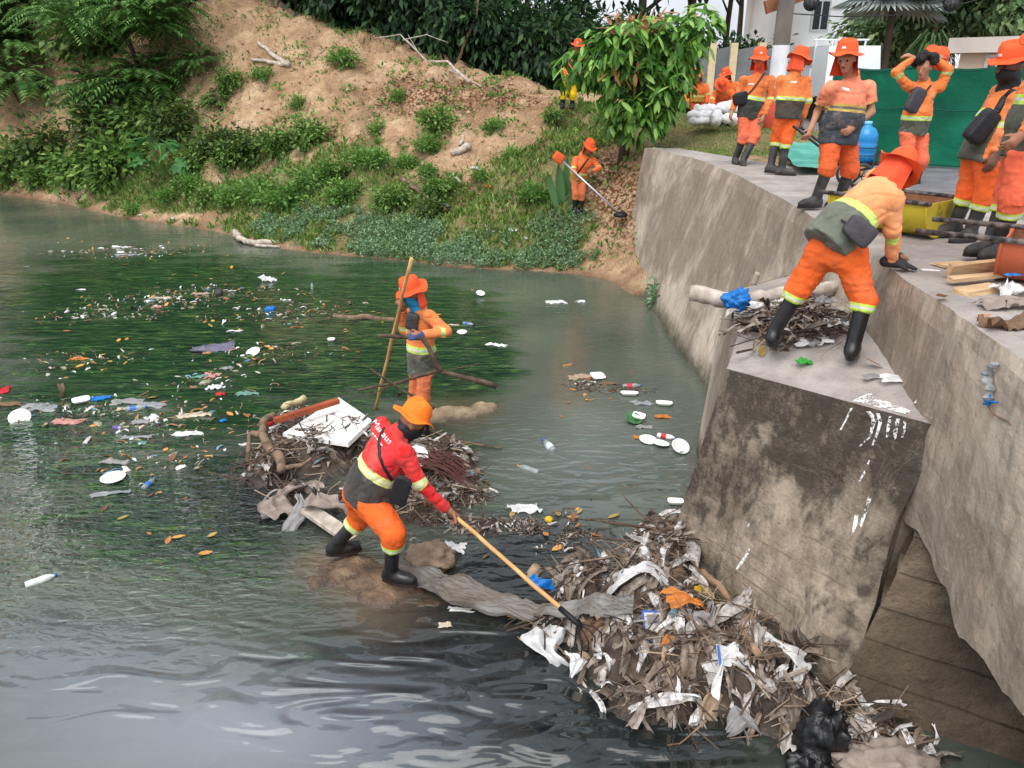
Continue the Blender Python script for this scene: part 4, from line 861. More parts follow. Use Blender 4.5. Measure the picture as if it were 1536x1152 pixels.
bag(pR, PY(601,736,4.72), (.13, .03, .21), ((.8, 0, -.35), (0, 1, .2), (.3, 0, .9)), M_black, 'pouch')
strap_px(pA, [(1146,110),(1138,122),(1128,135),(1118,146)], .016); bag_px(pA, 1113, 149, (.22, .08, .19), ((1, 0, .2), (0, 1, 0), (-.2, 0, 1)), M_black)
strap_px(pD, [(1396,128),(1386,140)], .016); bag_px(pD, 1374, 150, (.19, .08, .30), ((.9, .3, -.3), (-.3, .9, 0), (.35, 0, .93)), M_greybag)
strap_px(pE, [(1520,136),(1512,142),(1505,150),(1497,164),(1490,172)], .028); bag_px(pE, 1478, 190, (.14, .12, .26), ((.8, 0, -.5), (0, 1, 0), (.55, 0, .85)), M_black)
bag_px(pB, 1286, 346, (.20, .09, .15), ((.8, -.3, -.6), (.3, .9, 0), (.6, 0, .8)), M_greybag, .045, 'waist_pack'); strap_px(pB, [(1262,330),(1275,338),(1290,350),(1300,368)], .014)
bag_px(pW, 622, 482, (.13, .07, .17), ((1, 0, -.2), (0, 1, 0), (.2, 0, 1)), M_greybag, .035)
# lettering on the red shirt's back, laid onto the cloth
def cloth_text(pd, body, p0, p1, hpx, name):
    cu = bpy.data.curves.new('lettering', 'FONT'); cu.body = body; cu.size = 1.0; cu.resolution_u = 2
    to = bpy.data.objects.new('tmp_lettering', cu); col.objects.link(to); dg = bpy.context.evaluated_depsgraph_get(); me = bpy.data.meshes.new_from_object(to.evaluated_get(dg))
    bm = bmesh.new(); bm.from_mesh(me); bmesh.ops.triangulate(bm, faces=bm.faces[:]); bmesh.ops.subdivide_edges(bm, edges=[e for e in bm.edges if e.calc_length() > .15], cuts=2)
    bmesh.ops.triangulate(bm, faces=bm.faces[:]); V = np.array([v.co[:] for v in bm.verts]); bm.verts.index_update(); F = [tuple(v.index for v in f.verts) for f in bm.faces]; bm.free()
    bpy.data.objects.remove(to); bpy.data.curves.remove(cu); bpy.data.meshes.remove(me)
    w = V[:, 0].max(); p0, p1 = np.array(p0, float), np.array(p1, float); d = (p1 - p0)/w; L = np.linalg.norm(p1 - p0); e = (p1 - p0)/L; n = np.array([e[1], -e[0]])
    W = []
    for v in V:
        q = p0 + d*v[0] + n*hpx*v[1]; r = cast(pd, q[0], q[1], .004)
        W.append(r if r is not None else PY(q[0], q[1], pd['ch'][1]))
    return mk(name, W, F, M_white, pd['root'])
cloth_text(pR, 'Manaus', (557,634), (583,667), 13, 'lettering')
for k in range(7):
    f0 = k/7; a = (552 + 22*f0, 642 + 28*f0); q = [cast(pR, a[0] + dx, a[1] + dy, .004) for dx, dy in ((0, 0), (2.0, 2.8), (3.6, 1.7), (1.6, -1.1))]
    if all(v is not None for v in q): mk('print_mark', q, [(0, 1, 2, 3)], M_white, pR['root'])
q = [cast(pC, 1262 + dx, 130 + dy, .004) for dx, dy in ((0, 0), (11, 3), (12, 7), (3, 5))]
if all(v is not None for v in q): mk('print_mark', q, [(0, 1, 2, 3)], M_white, pC['root'])
for pd_, x_, y_ in ((pA, 1122, 125), (pA2, 1186, 122)):
    q = [cast(pd_, x_ + dx, y_ + dy, .006) for dx, dy in ((0, 0), (9, 0), (9, 2.2), (0, 2.2))]
    if all(v is not None for v in q): mk('print_mark', q, [(0, 1, 2, 3)], M_white, pd_['root'])
q = [PY(1386 + dx, 214 + dy, 10.05) for dx, dy in ((0, 0), (6, 1), (6, 6), (0, 5))]

def pole(name, a, b_, r, mat, label, cat, extra=None, group=None):
    t_ = thing(name, np.minimum(a, b_), label, cat, group); n = 10
    pts = [lerp(a, b_, k/n) + np.array([.004*math.sin(k*2.1), .004*math.cos(k*1.3), 0]) for k in range(n + 1)]
    MB().tube(pts, r, 8).out('shaft', mat, t_, True); return t_
M_steel = solid('dark_steel', c(44,44,48), 0.5, metal=.6); M_alu = solid('aluminium_tube', c(190,190,196), 0.4, metal=.7)
tip = PZ(866,935,.42); gw = pR['P']['rw'] + np.array([.045, .0, -.05]); dv = unit(tip - gw); up_ = gw - dv*.40
rk = pole('rake', up_, tip - dv*.12, .0155, M_wood_h, 'long wooden rake handled by the worker in red', 'rake')
MB().tube([tip - dv*.16, tip + dv*.02], .019, 8).out('ferrule', M_steel, rk, True)
for k in range(4):
    s_ = (k - 1.5)*.045; sd_ = unit(np.cross(dv, UP)); MB().tube([tip, tip + dv*.08 + sd_*s_, tip + dv*.13 + sd_*s_*1.4 - UP*.03, tip + dv*.13 + sd_*s_*1.5 - UP*.11], .005, 5).out('tine', M_steel, rk, True)
hw = pW['P']['rw'] + np.array([-.02, -.05, .03]); bot = PZ(562,618,-.05); dvw = unit(hw - bot); 
pw = pole('wooden_pole', bot, bot + dvw*2.62, .019, M_wood_h, 'tall wooden pole planted in the water beside the wading worker', 'pole')
M_bark = pmat('wet_bark', [(0.3, c(58,44,36)), (0.7, c(104,86,72))], 14, 5, 0.85, 0.6, 50, .01)
M_bark_l = pmat('bleached_bark', [(0.3, c(150,136,122)), (0.7, c(206,196,184))], 10, 5, 0.85, 0.5, 40, .01)
M_bark_b = pmat('brown_bark', [(0.3, c(92,72,58)), (0.7, c(142,118,98))], 10, 5, 0.9, 0.6, 40, .01)
def branch(name, label, cat, limbs, mat, group=None, kids=True):
    """limbs: list of (list of points, r0, r1); the first is the main stem"""
    b_ = np.array(limbs[0][0][0], float); t_ = thing(name, b_, label, cat, group)
    for k, (pts, r0, r1) in enumerate(limbs):
        P_ = []; pts = [np.array(p, float) for p in pts]; n = 6
        for a, e in zip(pts[:-1], pts[1:]): P_ += [lerp(a, e, j/n) for j in range(n)]
        P_.append(pts[-1]); P_ = np.array(P_); rr = np.linspace(r0, r1, len(P_))
        w_ = np.stack([fbm(P_*6 + 3, 2), fbm(P_*6 + 9, 2), fbm(P_*6 + 15, 2)], 1); P_ = P_ + w_*rr[:, None]*.7
        MB().tube(P_, rr*(1 + .18*fbm(P_*18, 2)), 8).out('stem' if k == 0 else 'limb', mat, t_, True)
    return t_
Yb = lambda L: [PY(a, b_, y) for a, b_, y in L]
branch('cut_branch', 'forked dark branch held out by the wading worker', 'branch', [(Yb([(536,584,7.0),(600,573,7.05),(655,556,7.1),(700,566,7.1),(745,580,7.1)]), .012, .030), (Yb([(660,556,7.1),(648,535,7.1),(634,508,7.15),(600,505,7.1),(566,502,7.05)]), .028, .016),
    (Yb([(556,553,6.9),(600,584,6.9),(650,612,6.9)]), .012, .016), (Yb([(655,556,7.1),(690,552,7.2),(722,545,7.2)]), .008, .004), (Yb([(600,573,7.05),(560,590,7.0),(520,596,7.0)]), .008, .004)], M_bark)
# brush cutter
bc = thing('brush_cutter', PY(850,255,16.2), 'petrol brush cutter swung by the worker on the bank', 'brush cutter')
e0, e1 = PY(838,236,16.35), PZ(931,322,terr(*PY(931,322,15.75)[:2]) + .1); MB().tube([e0, e1], .022, 8).out('shaft', M_alu, bc, True)
MB().lathe([(.02, -.05), (.13, -.04), (.15, 0), (.1, .05), (.02, .06)], 14, e1).out('cutting_head', M_steel, bc, True)
bag(dict(root=bc), e0, (.22, .18, .2), ((.7, 0, -.5), (0, 1, 0), (.5, 0, .7)), solid('orange_engine_cover', c(216,90,40), .5), 'engine')
MB().tube([lerp(e0, e1, .3), lerp(e0, e1, .3) + (.22, -.05, .32)], .02, 6).out('handlebar', M_steel, bc, True)
# ---------------------------------------------------------------- half drums
def half_drum(C0, axd, length, r, col_o, label, near=.12, far=.25):
    t_ = thing('half_drum_barrow', (C0[0], C0[1], 2.4), label, 'half drum', 'half drums used to carry rubbish'); axd = unit(axd); sd_ = unit(np.cross(axd, UP))
    na, nl = 22, 8
    mo = pmat('drum_paint', [(0.32, tuple(v*.45 for v in col_o[:3]) + (1,)), (0.42, col_o), (0.75, tuple(min(1, v*1.15) for v in col_o[:3]) + (1,))], 4, 6, .55, .15, 20, .006); mi_ = pmat('rusty_drum_lining', [(0.3, c(92,58,40)), (0.7, c(158,110,80))], 6, 6, .9, .3)
    for nm, rr, m_ in (('shell', r, mo), ('lining', r - .012, mi_)):
        V = []; 
        for j in range(nl + 1):
            for k in range(na + 1):
                a_ = math.pi*k/na; q = r*0 + rr*(1 + (.012 if j in (3, 6) and nm == 'shell' else 0)); V.append(C0 + axd*(length*j/nl) + sd_*(q*math.cos(a_)) - UP*(q*math.sin(a_)))
        F = [(j*(na+1)+k, j*(na+1)+k+1, (j+1)*(na+1)+k+1, (j+1)*(na+1)+k) for j in range(nl) for k in range(na)]
        mk(nm, V, F, m_, t_, True)
    for j, nm in ((0, 'end_plate'), (length, 'end_plate')):
        V = [C0 + axd*j + sd_*(r*.985*math.cos(math.pi*k/na)) - UP*(r*.985*math.sin(math.pi*k/na)) for k in range(na + 1)]; V2 = [v + axd*(.012 if j == 0 else -.012) for v in V]; n = na + 1
        mk(nm, V + V2, [tuple(range(n)), tuple(range(2*n - 1, n - 1, -1))] + [(k, (k+1) % n, n + (k+1) % n, n + k) for k in range(n)], mo, t_)
        MB().tube([C0 + axd*(j + (-.006 if j == 0 else .006)) + sd_*(r*1.01*math.cos(math.pi*k/na)) - UP*(r*1.01*math.sin(math.pi*k/na)) for k in range(na + 1)], .012, 6).out('rim', mo, t_, True)
    mp = pmat('worn_pipe', [(0.4, c(34,32,34)), (0.62, c(120,108,102))], 16, 5, .6, .3)
    for s_ in (-1, 1): MB().tube([C0 - axd*near + sd_*s_*(r + .012) + UP*.012, C0 + axd*(length + far) + sd_*s_*(r + .012) + UP*.012], .020, 8).out('carrying_pipe', mp, t_, True)
half_drum(PZ(1414,303,2.71), np.array([-.62, .78, 0]), .86, .295, c(196,176,50), 'yellow half drum lying on the walkway with two carrying pipes', .04, .1)
half_drum(PZ(1512,352,2.70), np.array([.80, -.6, 0]), .86, .29, c(186,96,62), 'rusty orange half drum cut by the picture edge', .52, .1)
# ---------------------------------------------------------------- water jug on a hand cart
M_jug = solid('blue_jug_plastic', c(40,150,220), .25, .5, .08, transm=.25)
jb = PY(1293,243,9.9); jug = thing('water_jug', jb, 'big blue plastic water jug riding on the hand cart', 'water jug')
MB().lathe([(.10, 0), (.135, .02), (.14, .10), (.132, .12), (.14, .14), (.14, .22), (.132, .24), (.14, .26), (.138, .33), (.10, .40), (.045, .43), (.04, .46)], 22, jb).out('bottle', M_jug, jug, True)
MB().lathe([(.043, .45), (.046, .455), (.046, .485), (.02, .487)], 14, jb).out('cap', solid('pale_blue_cap', c(120,190,230), .4), jug, True)
ct = thing('hand_cart', (jb[0] - .3, jb[1], 2.4), 'black tubular hand cart behind the man in the salmon polo', 'hand cart')
for s_ in (-1, 1):
    o_ = np.array([0, .14*s_, 0]); MB().tube([PY(1195,190,10.1) + o_, PY(1240,225,10.0) + o_, PY(1272,255,9.9) + o_, PY(1300,250,9.85) + o_, PY(1312,225,9.85) + o_], .016, 8).out('frame_tube', M_steel, ct, True)
MB().box((-.2, -.17, -.02), (.17, .17, 0), None, jb - (0, 0, .005)).out('deck', M_steel, ct)
wc = PZ(1282,262,2.56)
MB().tube([wc + (.0, -.2, 0), wc + (0, .2, 0)], .012, 8).out('axle', M_steel, ct, True)
for s_ in (-.2, .2):
    wh = MB().tube([wc + np.array([.14*math.cos(a_), s_, .14*math.sin(a_)]) for a_ in np.linspace(0, 2*math.pi, 25)], .02, 8, False).out('wheel', M_boot_d, ct, True)
    for k in range(5): a_ = k*1.2566; MB().tube([wc + np.array([0, s_, 0]), wc + np.array([.13*math.cos(a_), s_, .13*math.sin(a_)])], .006, 5).out('spoke', M_steel, wh)
for zz in (0, .09, .18): MB().tube([jb + np.array([.17*math.cos(a_), .17*math.sin(a_), zz]) for a_ in np.linspace(0, 2*math.pi, 21)], .006, 5, False).out('basket_wire', M_steel, ct)

q_ = PY(1409,84,10.42); hh_ = MB().lathe([(.001, .10), (.07, .098), (.10, .06), (.108, 0), (.15, -.02), (.19, -.035), (.15, -.028), (.104, -.006)], 26, q_, np.array(Euler((.9, .5, 0)).to_matrix())).out('held_hat', M_hat, None, True, base=q_); tag(hh_, 'orange hat held behind the curly-haired head', 'hat')
# ---------------------------------------------------------------- beyond the walkway
M_net = pmat('green_shade_net', [(0.3, c(4,80,60)), (0.55, c(8,102,76)), (0.8, c(18,126,96))], 1.4, 6, .85, .5, 9, .03, trans=.25)
nf = thing('net_fence', (6.5, 11.5, 2.42), 'green shade net stretched on posts behind the half drums', 'fence')
NA, NB = np.array([5.1, 13.0, 2.42]), np.array([9.0, 9.9, 2.42]); V = []; nu_, nv_ = 90, 22
nrmf = unit(np.cross(NB - NA, UP))
for j in range(nv_ + 1):
    for i in range(nu_ + 1):
        u_, w_ = i/nu_, j/nv_; sag = .05*math.sin(u_*math.pi*4)**2*w_; V.append(lerp(NA, NB, u_) + UP*(1.42*w_ - sag + .02))
V = np.array(V); V += nrmf*(.05*fbm(V*np.array([1.2, 1.2, .8]), 3) + .02*fbm(V*np.array([4, 4, 2]), 2) + .03*np.sin(V[:, 2]*9)*.3)[:, None]
Fn = np.array([(j*(nu_+1)+i, j*(nu_+1)+i+1, (j+1)*(nu_+1)+i+1, (j+1)*(nu_+1)+i) for j in range(nv_) for i in range(nu_)]); mk('net', V, Fn, M_net, nf, True)
M_seam = solid('dark_green_seam', c(8,70,60), .8)
for w_ in (.02, .58, .98):
    MB().tube([lerp(NA, NB, k/40) + UP*(1.42*w_ + .02 - .05*math.sin(k/40*math.pi*4)**2*w_) - nrmf*.04*np.sign(nrmf[1]) for k in range(41)], .009, 5).out('seam', M_seam, nf, True)
for k in range(5): q = lerp(NA, NB, k/4) + nrmf*.06*np.sign(nrmf[1]); MB().tube([q - UP*.05, q + UP*1.5], .03, 8).out('post', M_bark_b, nf, True)
# teal net folded on the grass
tp = np.array([PZ(*q, 2.46) for q in [(1150,204),(1247,203),(1252,256),(1196,257)]]); V = []; n = 20
for j in range(n + 1):
    for i in range(n + 1): V.append(lerp(lerp(tp[0], tp[1], i/n), lerp(tp[3], tp[2], i/n), j/n))
V = np.array(V); V[:, 2] = 2.50 + .05*fbm(V*2.2, 3) + .03*np.abs(fbm(V*5, 2))
o = mk('folded_net', V, np.array([(j*(n+1)+i, (j+1)*(n+1)+i, (j+1)*(n+1)+i+1, j*(n+1)+i+1) for j in range(n) for i in range(n)]), pmat('teal_net', [(0.3, c(60,140,124)), (0.7, c(104,182,164))], 3, 5, .8, .5, 20, .01), None, True)
tag(o, 'teal net sheet spread on the ground behind the hand cart', 'net sheet')
# utility pole
pb = PZ(1156,198,2.47); up_pole = thing('utility_pole', pb, 'concrete utility pole with a white painted band and red foot', 'utility pole')
m, t, b = nt('painted_pole'); g = nd(t, 'ShaderNodeNewGeometry'); sx = nd(t, 'ShaderNodeSeparateXYZ'); t.links.new(g.outputs['Position'], sx.inputs[0])
n1 = noise_n(t, 3, 6, stretch=(1, 1, .4)); grey = ramp(t, n1, [(0.3, c(92,84,80)), (0.7, c(128,120,116))]); zz = math_n(t, 'ADD', sx.outputs[2], math_n(t, 'MULTIPLY', sx.outputs[0], .35))
cc = mix(t, math_n(t, 'LESS_THAN', zz, 2.47 + .95 + pb[0]*.35), ramp(t, n1, [(0.3, c(200,204,212)), (0.6, c(232,234,240))]), c(212,84,66)); cc = mix(t, math_n(t, 'GREATER_THAN', sx.outputs[2], PY(1164,68,pb[1])[2]), cc, grey)
t.links.new(cc, b.inputs['Base Color']); b.inputs['Roughness'].default_value = .8
MB().tube([pb + UP*z_ for z_ in np.linspace(-.2, 9, 14)], np.linspace(.20, .15, 14), 16).out('shaft', m, up_pole, True)
M_brown = pmat('brown_board', [(0.3, c(120,74,54)), (0.7, c(160,104,78))], 5, 5, .8, .3)
MB().box((-.5, -.06, -.14), (.8, .06, .14), (0, -.33, 0), PY(1180,0,pb[1] + .28)).out('roof_edge', M_brown, up_pole)  # roof edge seen behind the pole, put in as a board on it
wire = solid('black_cable', c(30,30,32), .6)
cabA, cabB = pb + UP*4.9, np.array([16.5, 15.0, 7.4])
cab = thing('overhead_cable', cabA, 'thin overhead cable running from the utility pole to the beige house', 'cable'); MB().tube([lerp(cabA, cabB, k/16) - UP*.5*math.sin(math.pi*k/16) for k in range(17)], .014, 5).out('wire', wire, cab)
cab2 = thing('low_cable', PY(1180,20,pb[1]), 'thin cable crossing in front of the white building and palms', 'cable'); MB().tube([PY(1180,20,pb[1]), PY(1260,25,21), PY(1340,23,22), PY(1450,4,23), PY(1560,-30,24)], .014, 5).out('wire', wire, cab2)
M_lan = pmat('dark_wicker', [(0.35, c(36,36,38)), (0.65, c(92,92,94))], 22, 3, .8, .8, 40, .02)
for (a, b_), lb in (((1217,4), 'dark ball lantern hanging beside the utility pole'), ((1427,5), 'dark ball lantern hanging above the beige house roof')):
    q = PY(a, b_, 15.5); ln = thing('ball_lantern', q, lb, 'lantern', 'ball lanterns')
    V = []; 
    MB().lathe([(.01, -.13), (.07, -.11), (.115, -.06), (.13, 0), (.115, .06), (.07, .11), (.02, .13)], 16, q).out('shade', M_lan, ln, True)
    for k in range(6): a_ = k*math.pi/6; MB().tube([q + np.array([.136*math.cos(w_)*math.cos(a_), .136*math.cos(w_)*math.sin(a_), .136*math.sin(w_)]) for w_ in np.linspace(0, 2*math.pi, 21)], .006, 5, False).out('rib', M_steel, ln)
    MB().tube([q + UP*.12, q + UP*1.9], .006, 5).out('cord', wire, ln)
lc0, lc1 = PY(1217,4,15.5) + UP*1.9, PY(1427,5,15.5) + UP*1.9; lcb = thing('lantern_cable', lc0, 'cable above the picture carrying the ball lanterns', 'cable'); MB().tube([lc0 + (-6, 0, 1), lc0, lerp(lc0, lc1, .5) - UP*.1, lc1, lc1 + (6, 0, 1)], .01, 5).out('wire', wire, lcb)
# grey panel fence
M_pan = pmat('grey_fence_sheet', [(0.3, c(92,98,102)), (0.7, c(122,128,132))], 2, 5, .6, .15); M_post = solid('cream_post', c(214,196,158), .8)
gf = thing('panel_fence', PY(1095,155,25), 'grey sheet fence with cream posts left of the utility pole', 'fence')
fx = [PY(a, 150, 24.6 - (a - 1040)*.006) for a in (1024,1062,1093,1134,1168)]
for k in range(4):
    a, e = fx[k].copy(), fx[k+1].copy(); a[2] = e[2] = 0; nn_ = unit(np.cross(e - a, UP)); a_, e_ = a + (e - a)*.04, e - (e - a)*.04
    MB().hexa([a_ + UP*2.9, e_ + UP*2.9, e_ + UP*2.9 + nn_*.03, a_ + UP*2.9 + nn_*.03], [a_ + UP*4.42, e_ + UP*4.55, e_ + UP*4.55 + nn_*.03, a_ + UP*4.42 + nn_*.03]).out('panel', M_pan, gf)
    MB().hexa([a_ + UP*4.3 - nn_*.05, e_ + UP*4.42 - nn_*.05, e_ + UP*4.42 - nn_*.01, a_ + UP*4.3 - nn_*.01], [a_ + UP*4.38 - nn_*.05, e_ + UP*4.5 - nn_*.05, e_ + UP*4.5 - nn_*.01, a_ + UP*4.38 - nn_*.01]).out('rail', M_pan, gf)
    MB().box((-.10, -.10, 2.4), (.10, .10, 4.62), None, (e[0], e[1], 0)).out('post', M_post, gf)
# white house
M_ww = pmat('white_render', [(0.3, c(222,224,226)), (0.7, c(246,246,246))], .6, 4, .9); M_glass = solid('dark_window_glass', c(58,64,70), .15, .6); M_frame = solid('window_frame', c(200,202,204), .5)
def house(name, o_, ux, uy, boxes, wins, mat, label, wm=None):
    t_ = thing(name, o_, label, 'house'); ux, uy = unit(ux), unit(uy)
    for nm, (x0, x1, y0, y1, z0, z1), m_ in boxes:
        bq = [o_ + ux*a + uy*b_ for a, b_ in ((x0, y0), (x1, y0), (x1, y1), (x0, y1))]; MB().hexa([v + UP*z0 for v in bq], [v + UP*z1 for v in bq]).out(nm, m_, t_)
    for (x0, x1, z0, z1, yf) in wins:
        w_ = MB().hexa([o_ + ux*a + uy*b_ + UP*z0 for a, b_ in ((x0, yf - .03), (x1, yf - .03), (x1, yf + .05), (x0, yf + .05))], [o_ + ux*a + uy*b_ + UP*z1 for a, b_ in ((x0, yf - .03), (x1, yf - .03), (x1, yf + .05), (x0, yf + .05))]).out('window', M_glass, t_)
        f_ = MB()
        for (a0, a1, c0, c1) in ((x0 - .08, x0, z0 - .08, z1 + .08), (x1, x1 + .08, z0 - .08, z1 + .08), (x0, x1, z1, z1 + .08), (x0, x1, z0 - .08, z0), ((x0 + x1)/2 - .03, (x0 + x1)/2 + .03, z0, z1)):
            f_.hexa([o_ + ux*a + uy*b_ + UP*c0 for a, b_ in ((a0, yf - .06), (a1, yf - .06), (a1, yf), (a0, yf))], [o_ + ux*a + uy*b_ + UP*c1 for a, b_ in ((a0, yf - .06), (a1, yf - .06), (a1, yf), (a0, yf))])
        f_.out('frame', M_frame, w_)
    return t_
wo_ = np.array([13.3, 40.0, 2.4])
house('white_house', wo_, (1, 0, 0), (0, 1, 0), [('wall', (0, 6.4, 0, 8, 0, 8.0), M_ww), ('porch_wall', (.6, 5.5, -3, -.01, 0, 2.6), M_ww), ('balcony_slab', (4.2, 6.6, -1.2, -.01, 2.7, 2.9), M_ww), ('parapet', (-.1, 6.5, -.1, 8.1, 8.01, 8.5), M_ww)],
      [(3.2, 3.9, 3.3, 5.0, 0), (4.8, 5.9, 3.2, 5.0, 0), (1.0, 1.7, 3.4, 4.6, 0), (3.2, 4.2, 6, 7.2, 0), (5.0, 5.9, 6, 7.2, 0), (1.4, 2.6, 1.0, 1.9, -3)], M_ww, 'white two-storey house glimpsed between the pole and the palms')
M_bei = pmat('beige_render', [(0.3, c(196,176,160)), (0.7, c(216,198,182))], .9, 5, .9, .15); M_slab = pmat('weathered_roof_slab', [(0.3, c(176,166,158)), (0.7, c(206,198,190))], .9, 5, .9)
bo = np.array([PY(1412,120,21.5)[0], 21.5, 2.4]); ub = np.array([.72, -.69, 0]); vb = np.array([.69, .72, 0])
zt = PY(1412,57,21.5)[2] - 2.4; zb = PY(1412,80,21.5)[2] - 2.4
house('beige_house', bo, ub, vb, [('wall', (.25, 9, .3, 7, 0, zb), M_bei), ('roof_slab', (0, 9.4, 0, 7.3, zb + .004, zt), M_slab)], [(.95, 1.35, 1.15, 1.75, .3)], M_bei, 'low beige house with flat roof slab behind the green net')
# truck
tk = thing('parked_truck', np.array([9.7, 23.5, 2.45]), 'white flatbed truck parked on the road past the utility pole', 'truck'); M_tr = solid('white_truck_paint', c(224,228,232), .35, .5, .05); to_ = np.array([9.2, 24.0, 2.45])
def tb(nm, lo, hi, m_, par=tk): return MB().box(lo, hi, (0, 0, -.25), to_).out(nm, m_, par)
cab_ = MB().hexa([to_ + v for v in ((0, 0, .5), (1.7, 0, .5), (1.7, 1.4, .5), (0, 1.4, .5))], [to_ + v for v in ((.1, .35, 2.1), (1.6, .35, 2.1), (1.6, 1.35, 2.1), (.1, 1.35, 2.1))]).out('cab', M_tr, tk)
MB().hexa([to_ + v for v in ((.15, .18, 1.32), (1.55, .18, 1.32), (1.55, .22, 1.32), (.15, .22, 1.32))], [to_ + v for v in ((.2, .325, 1.95), (1.5, .325, 1.95), (1.5, .36, 1.95), (.2, .36, 1.95))]).out('windscreen', M_glass, cab_)
MB().box((-.05, -.12, .42), (1.75, -.005, .68), None, to_).out('bumper', M_tr, tk)
MB().box((.0, 1.45, .7), (1.7, 4.5, .85), None, to_).out('bed', M_steel, tk)
for s_ in (0.02, 1.62): MB().box((s_, 1.47, .851), (s_ + .06, 4.5, 1.5), None, to_).out('bed_side', M_tr, tk)
for k in range(4): MB().tube([to_ + (.1 + k*.5, 1.44, .86), to_ + (.1 + k*.5, 1.44, 2.3)], .03, 6).out('rack_bar', M_tr, tk)
MB().tube([to_ + (0, 1.44, 2.3), to_ + (1.7, 1.44, 2.3)], .03, 6).out('rack_bar', M_tr, tk)
for a in (.25, 1.45):
    MB().lathe([(.02, -.02), (.09, -.015), (.09, .015), (.02, .02)], 12, to_ + (a, -.008, .85), [[1, 0, 0], [0, 0, -1], [0, 1, 0]]).out('headlight', M_alu, cab_)
for a in (.05, 1.65):
    for b_ in (.55, 3.5): MB().lathe([(.05, -.13), (.33, -.13), (.36, -.08), (.36, .08), (.33, .13), (.05, .13)], 18, to_ + (a, b_, .36), [[0, 0, 1], [1, 0, 0], [0, 1, 0]]).out('wheel', M_boot, tk)
# sacks
M_sack = pmat('white_woven_sack', [(0.3, c(206,204,206)), (0.7, c(240,238,238))], 5, 5, .8, .6, 14, .03)
def sack(px_, py_, y, sx_, sy_, sz_, rz, label):
    q = PY(px_, py_, y); q[2] = max(q[2], 2.5); s = SDF((-.7, -.5, -.3), (.7, .5, .5), .03)
    s.cone((-sx_*.5, 0, sz_*.5), sz_*.42, (sx_*.5, 0, sz_*.5), sz_*.46, k=.05, side=(0, 1, 0), w=sy_/sz_); V, Q = s.mesh(); V = V + vnormals(V, Q)*(.05*np.abs(fbm(V*5 + px_, 3)) - .02)[:, None]
    ca, sa = math.cos(rz), math.sin(rz); W = np.stack([V[:, 0]*ca - V[:, 1]*sa, V[:, 0]*sa + V[:, 1]*ca, V[:, 2]], 1) + q
    tag(mk('sack', W, Q, M_sack, None, True), label, 'sack', 'white sacks on the grass')
sack(1056,190,17.6,.5,.42,.22,.2,'white sack at the bottom left of the heap below the bent worker'); sack(1052,180,17.7,.5,.4,.2,-.2,'white sack lying on top of the lower left sack'); sack(1058,170,17.9,.42,.36,.18,.4,'topmost flat white sack under the bent worker')
sack(1073,190,17.2,.2,.3,.36,1.2,'upright rounded white sack in front of the heap'); sack(1098,188,17.4,.42,.36,.26,.7,'white sack beside the leg of the pouch-carrying worker'); sack(1094,172,17.9,.4,.35,.28,0,'loosely filled white sack at the back right of the heap')
# ---------------------------------------------------------------- leaves
TB = BVHTree.FromPolygons([Vector(v) for v in TV], TF.tolist())
def hit(px_, py_):
    h = TB.ray_cast(CAMP, Vector(ray(px_, py_)).normalized()); return None if h[0] is None else np.array(h[0])
def onb(px_, py_, z=.0): q = hit(px_, py_); return (PZ(px_, py_, .1) if q is None else q) + np.array([0, 0, z])
def leaf_arrays(C, D, N, L, W, fold=.18, droop=.0):
    """kite leaves: base, side, tip, side"""
    D = D/(np.linalg.norm(D, axis=1)[:, None] + 1e-9); S = np.cross(D, N); S /= np.linalg.norm(S, axis=1)[:, None] + 1e-9; U = np.cross(S, D)
    L = np.broadcast_to(L, (len(C),))[:, None]; W = np.broadcast_to(W, (len(C),))[:, None]
    mid = C + D*L*.45; V = np.stack([C, mid + S*W*.5 + U*W*fold, C + D*L - np.array([0, 0, 1.])*L*droop, mid - S*W*.5 + U*W*fold], 1).reshape(-1, 3)
    return V, np.arange(len(C)*4).reshape(-1, 4)
def rnd_unit(r, n): v = r.normal(size=(n, 3)); return v/np.linalg.norm(v, axis=1)[:, None]
def cloud(seed, n, rad, clumps, lsize, asp=.45, spread=.32, droop=.3, shell=.75, low=None):
    """n leaves gathered in clumps through an ellipsoid"""
    r = np.random.default_rng(seed); cc_ = rnd_unit(r, clumps)*(shell + (1 - shell)*r.random((clumps, 1)))*(r.random((clumps, 1))**.35)
    if low is not None: cc_ = cc_[cc_[:, 2] > low]
    k = r.integers(0, len(cc_), n); sz = (.6 + .8*r.random(len(cc_)))[k]; off = r.normal(size=(n, 3))*spread*sz[:, None]; C = cc_[k] + off
    D = off + cc_[k]*.5 + r.normal(size=(n, 3))*.35; D[:, 2] -= droop; N = rnd_unit(r, n)*.7 + np.array([0, 0, 1.])
    C = C*np.array(rad); L = lsize*(.6 + .8*r.random(n)); return leaf_arrays(C, D, N, L, L*asp)
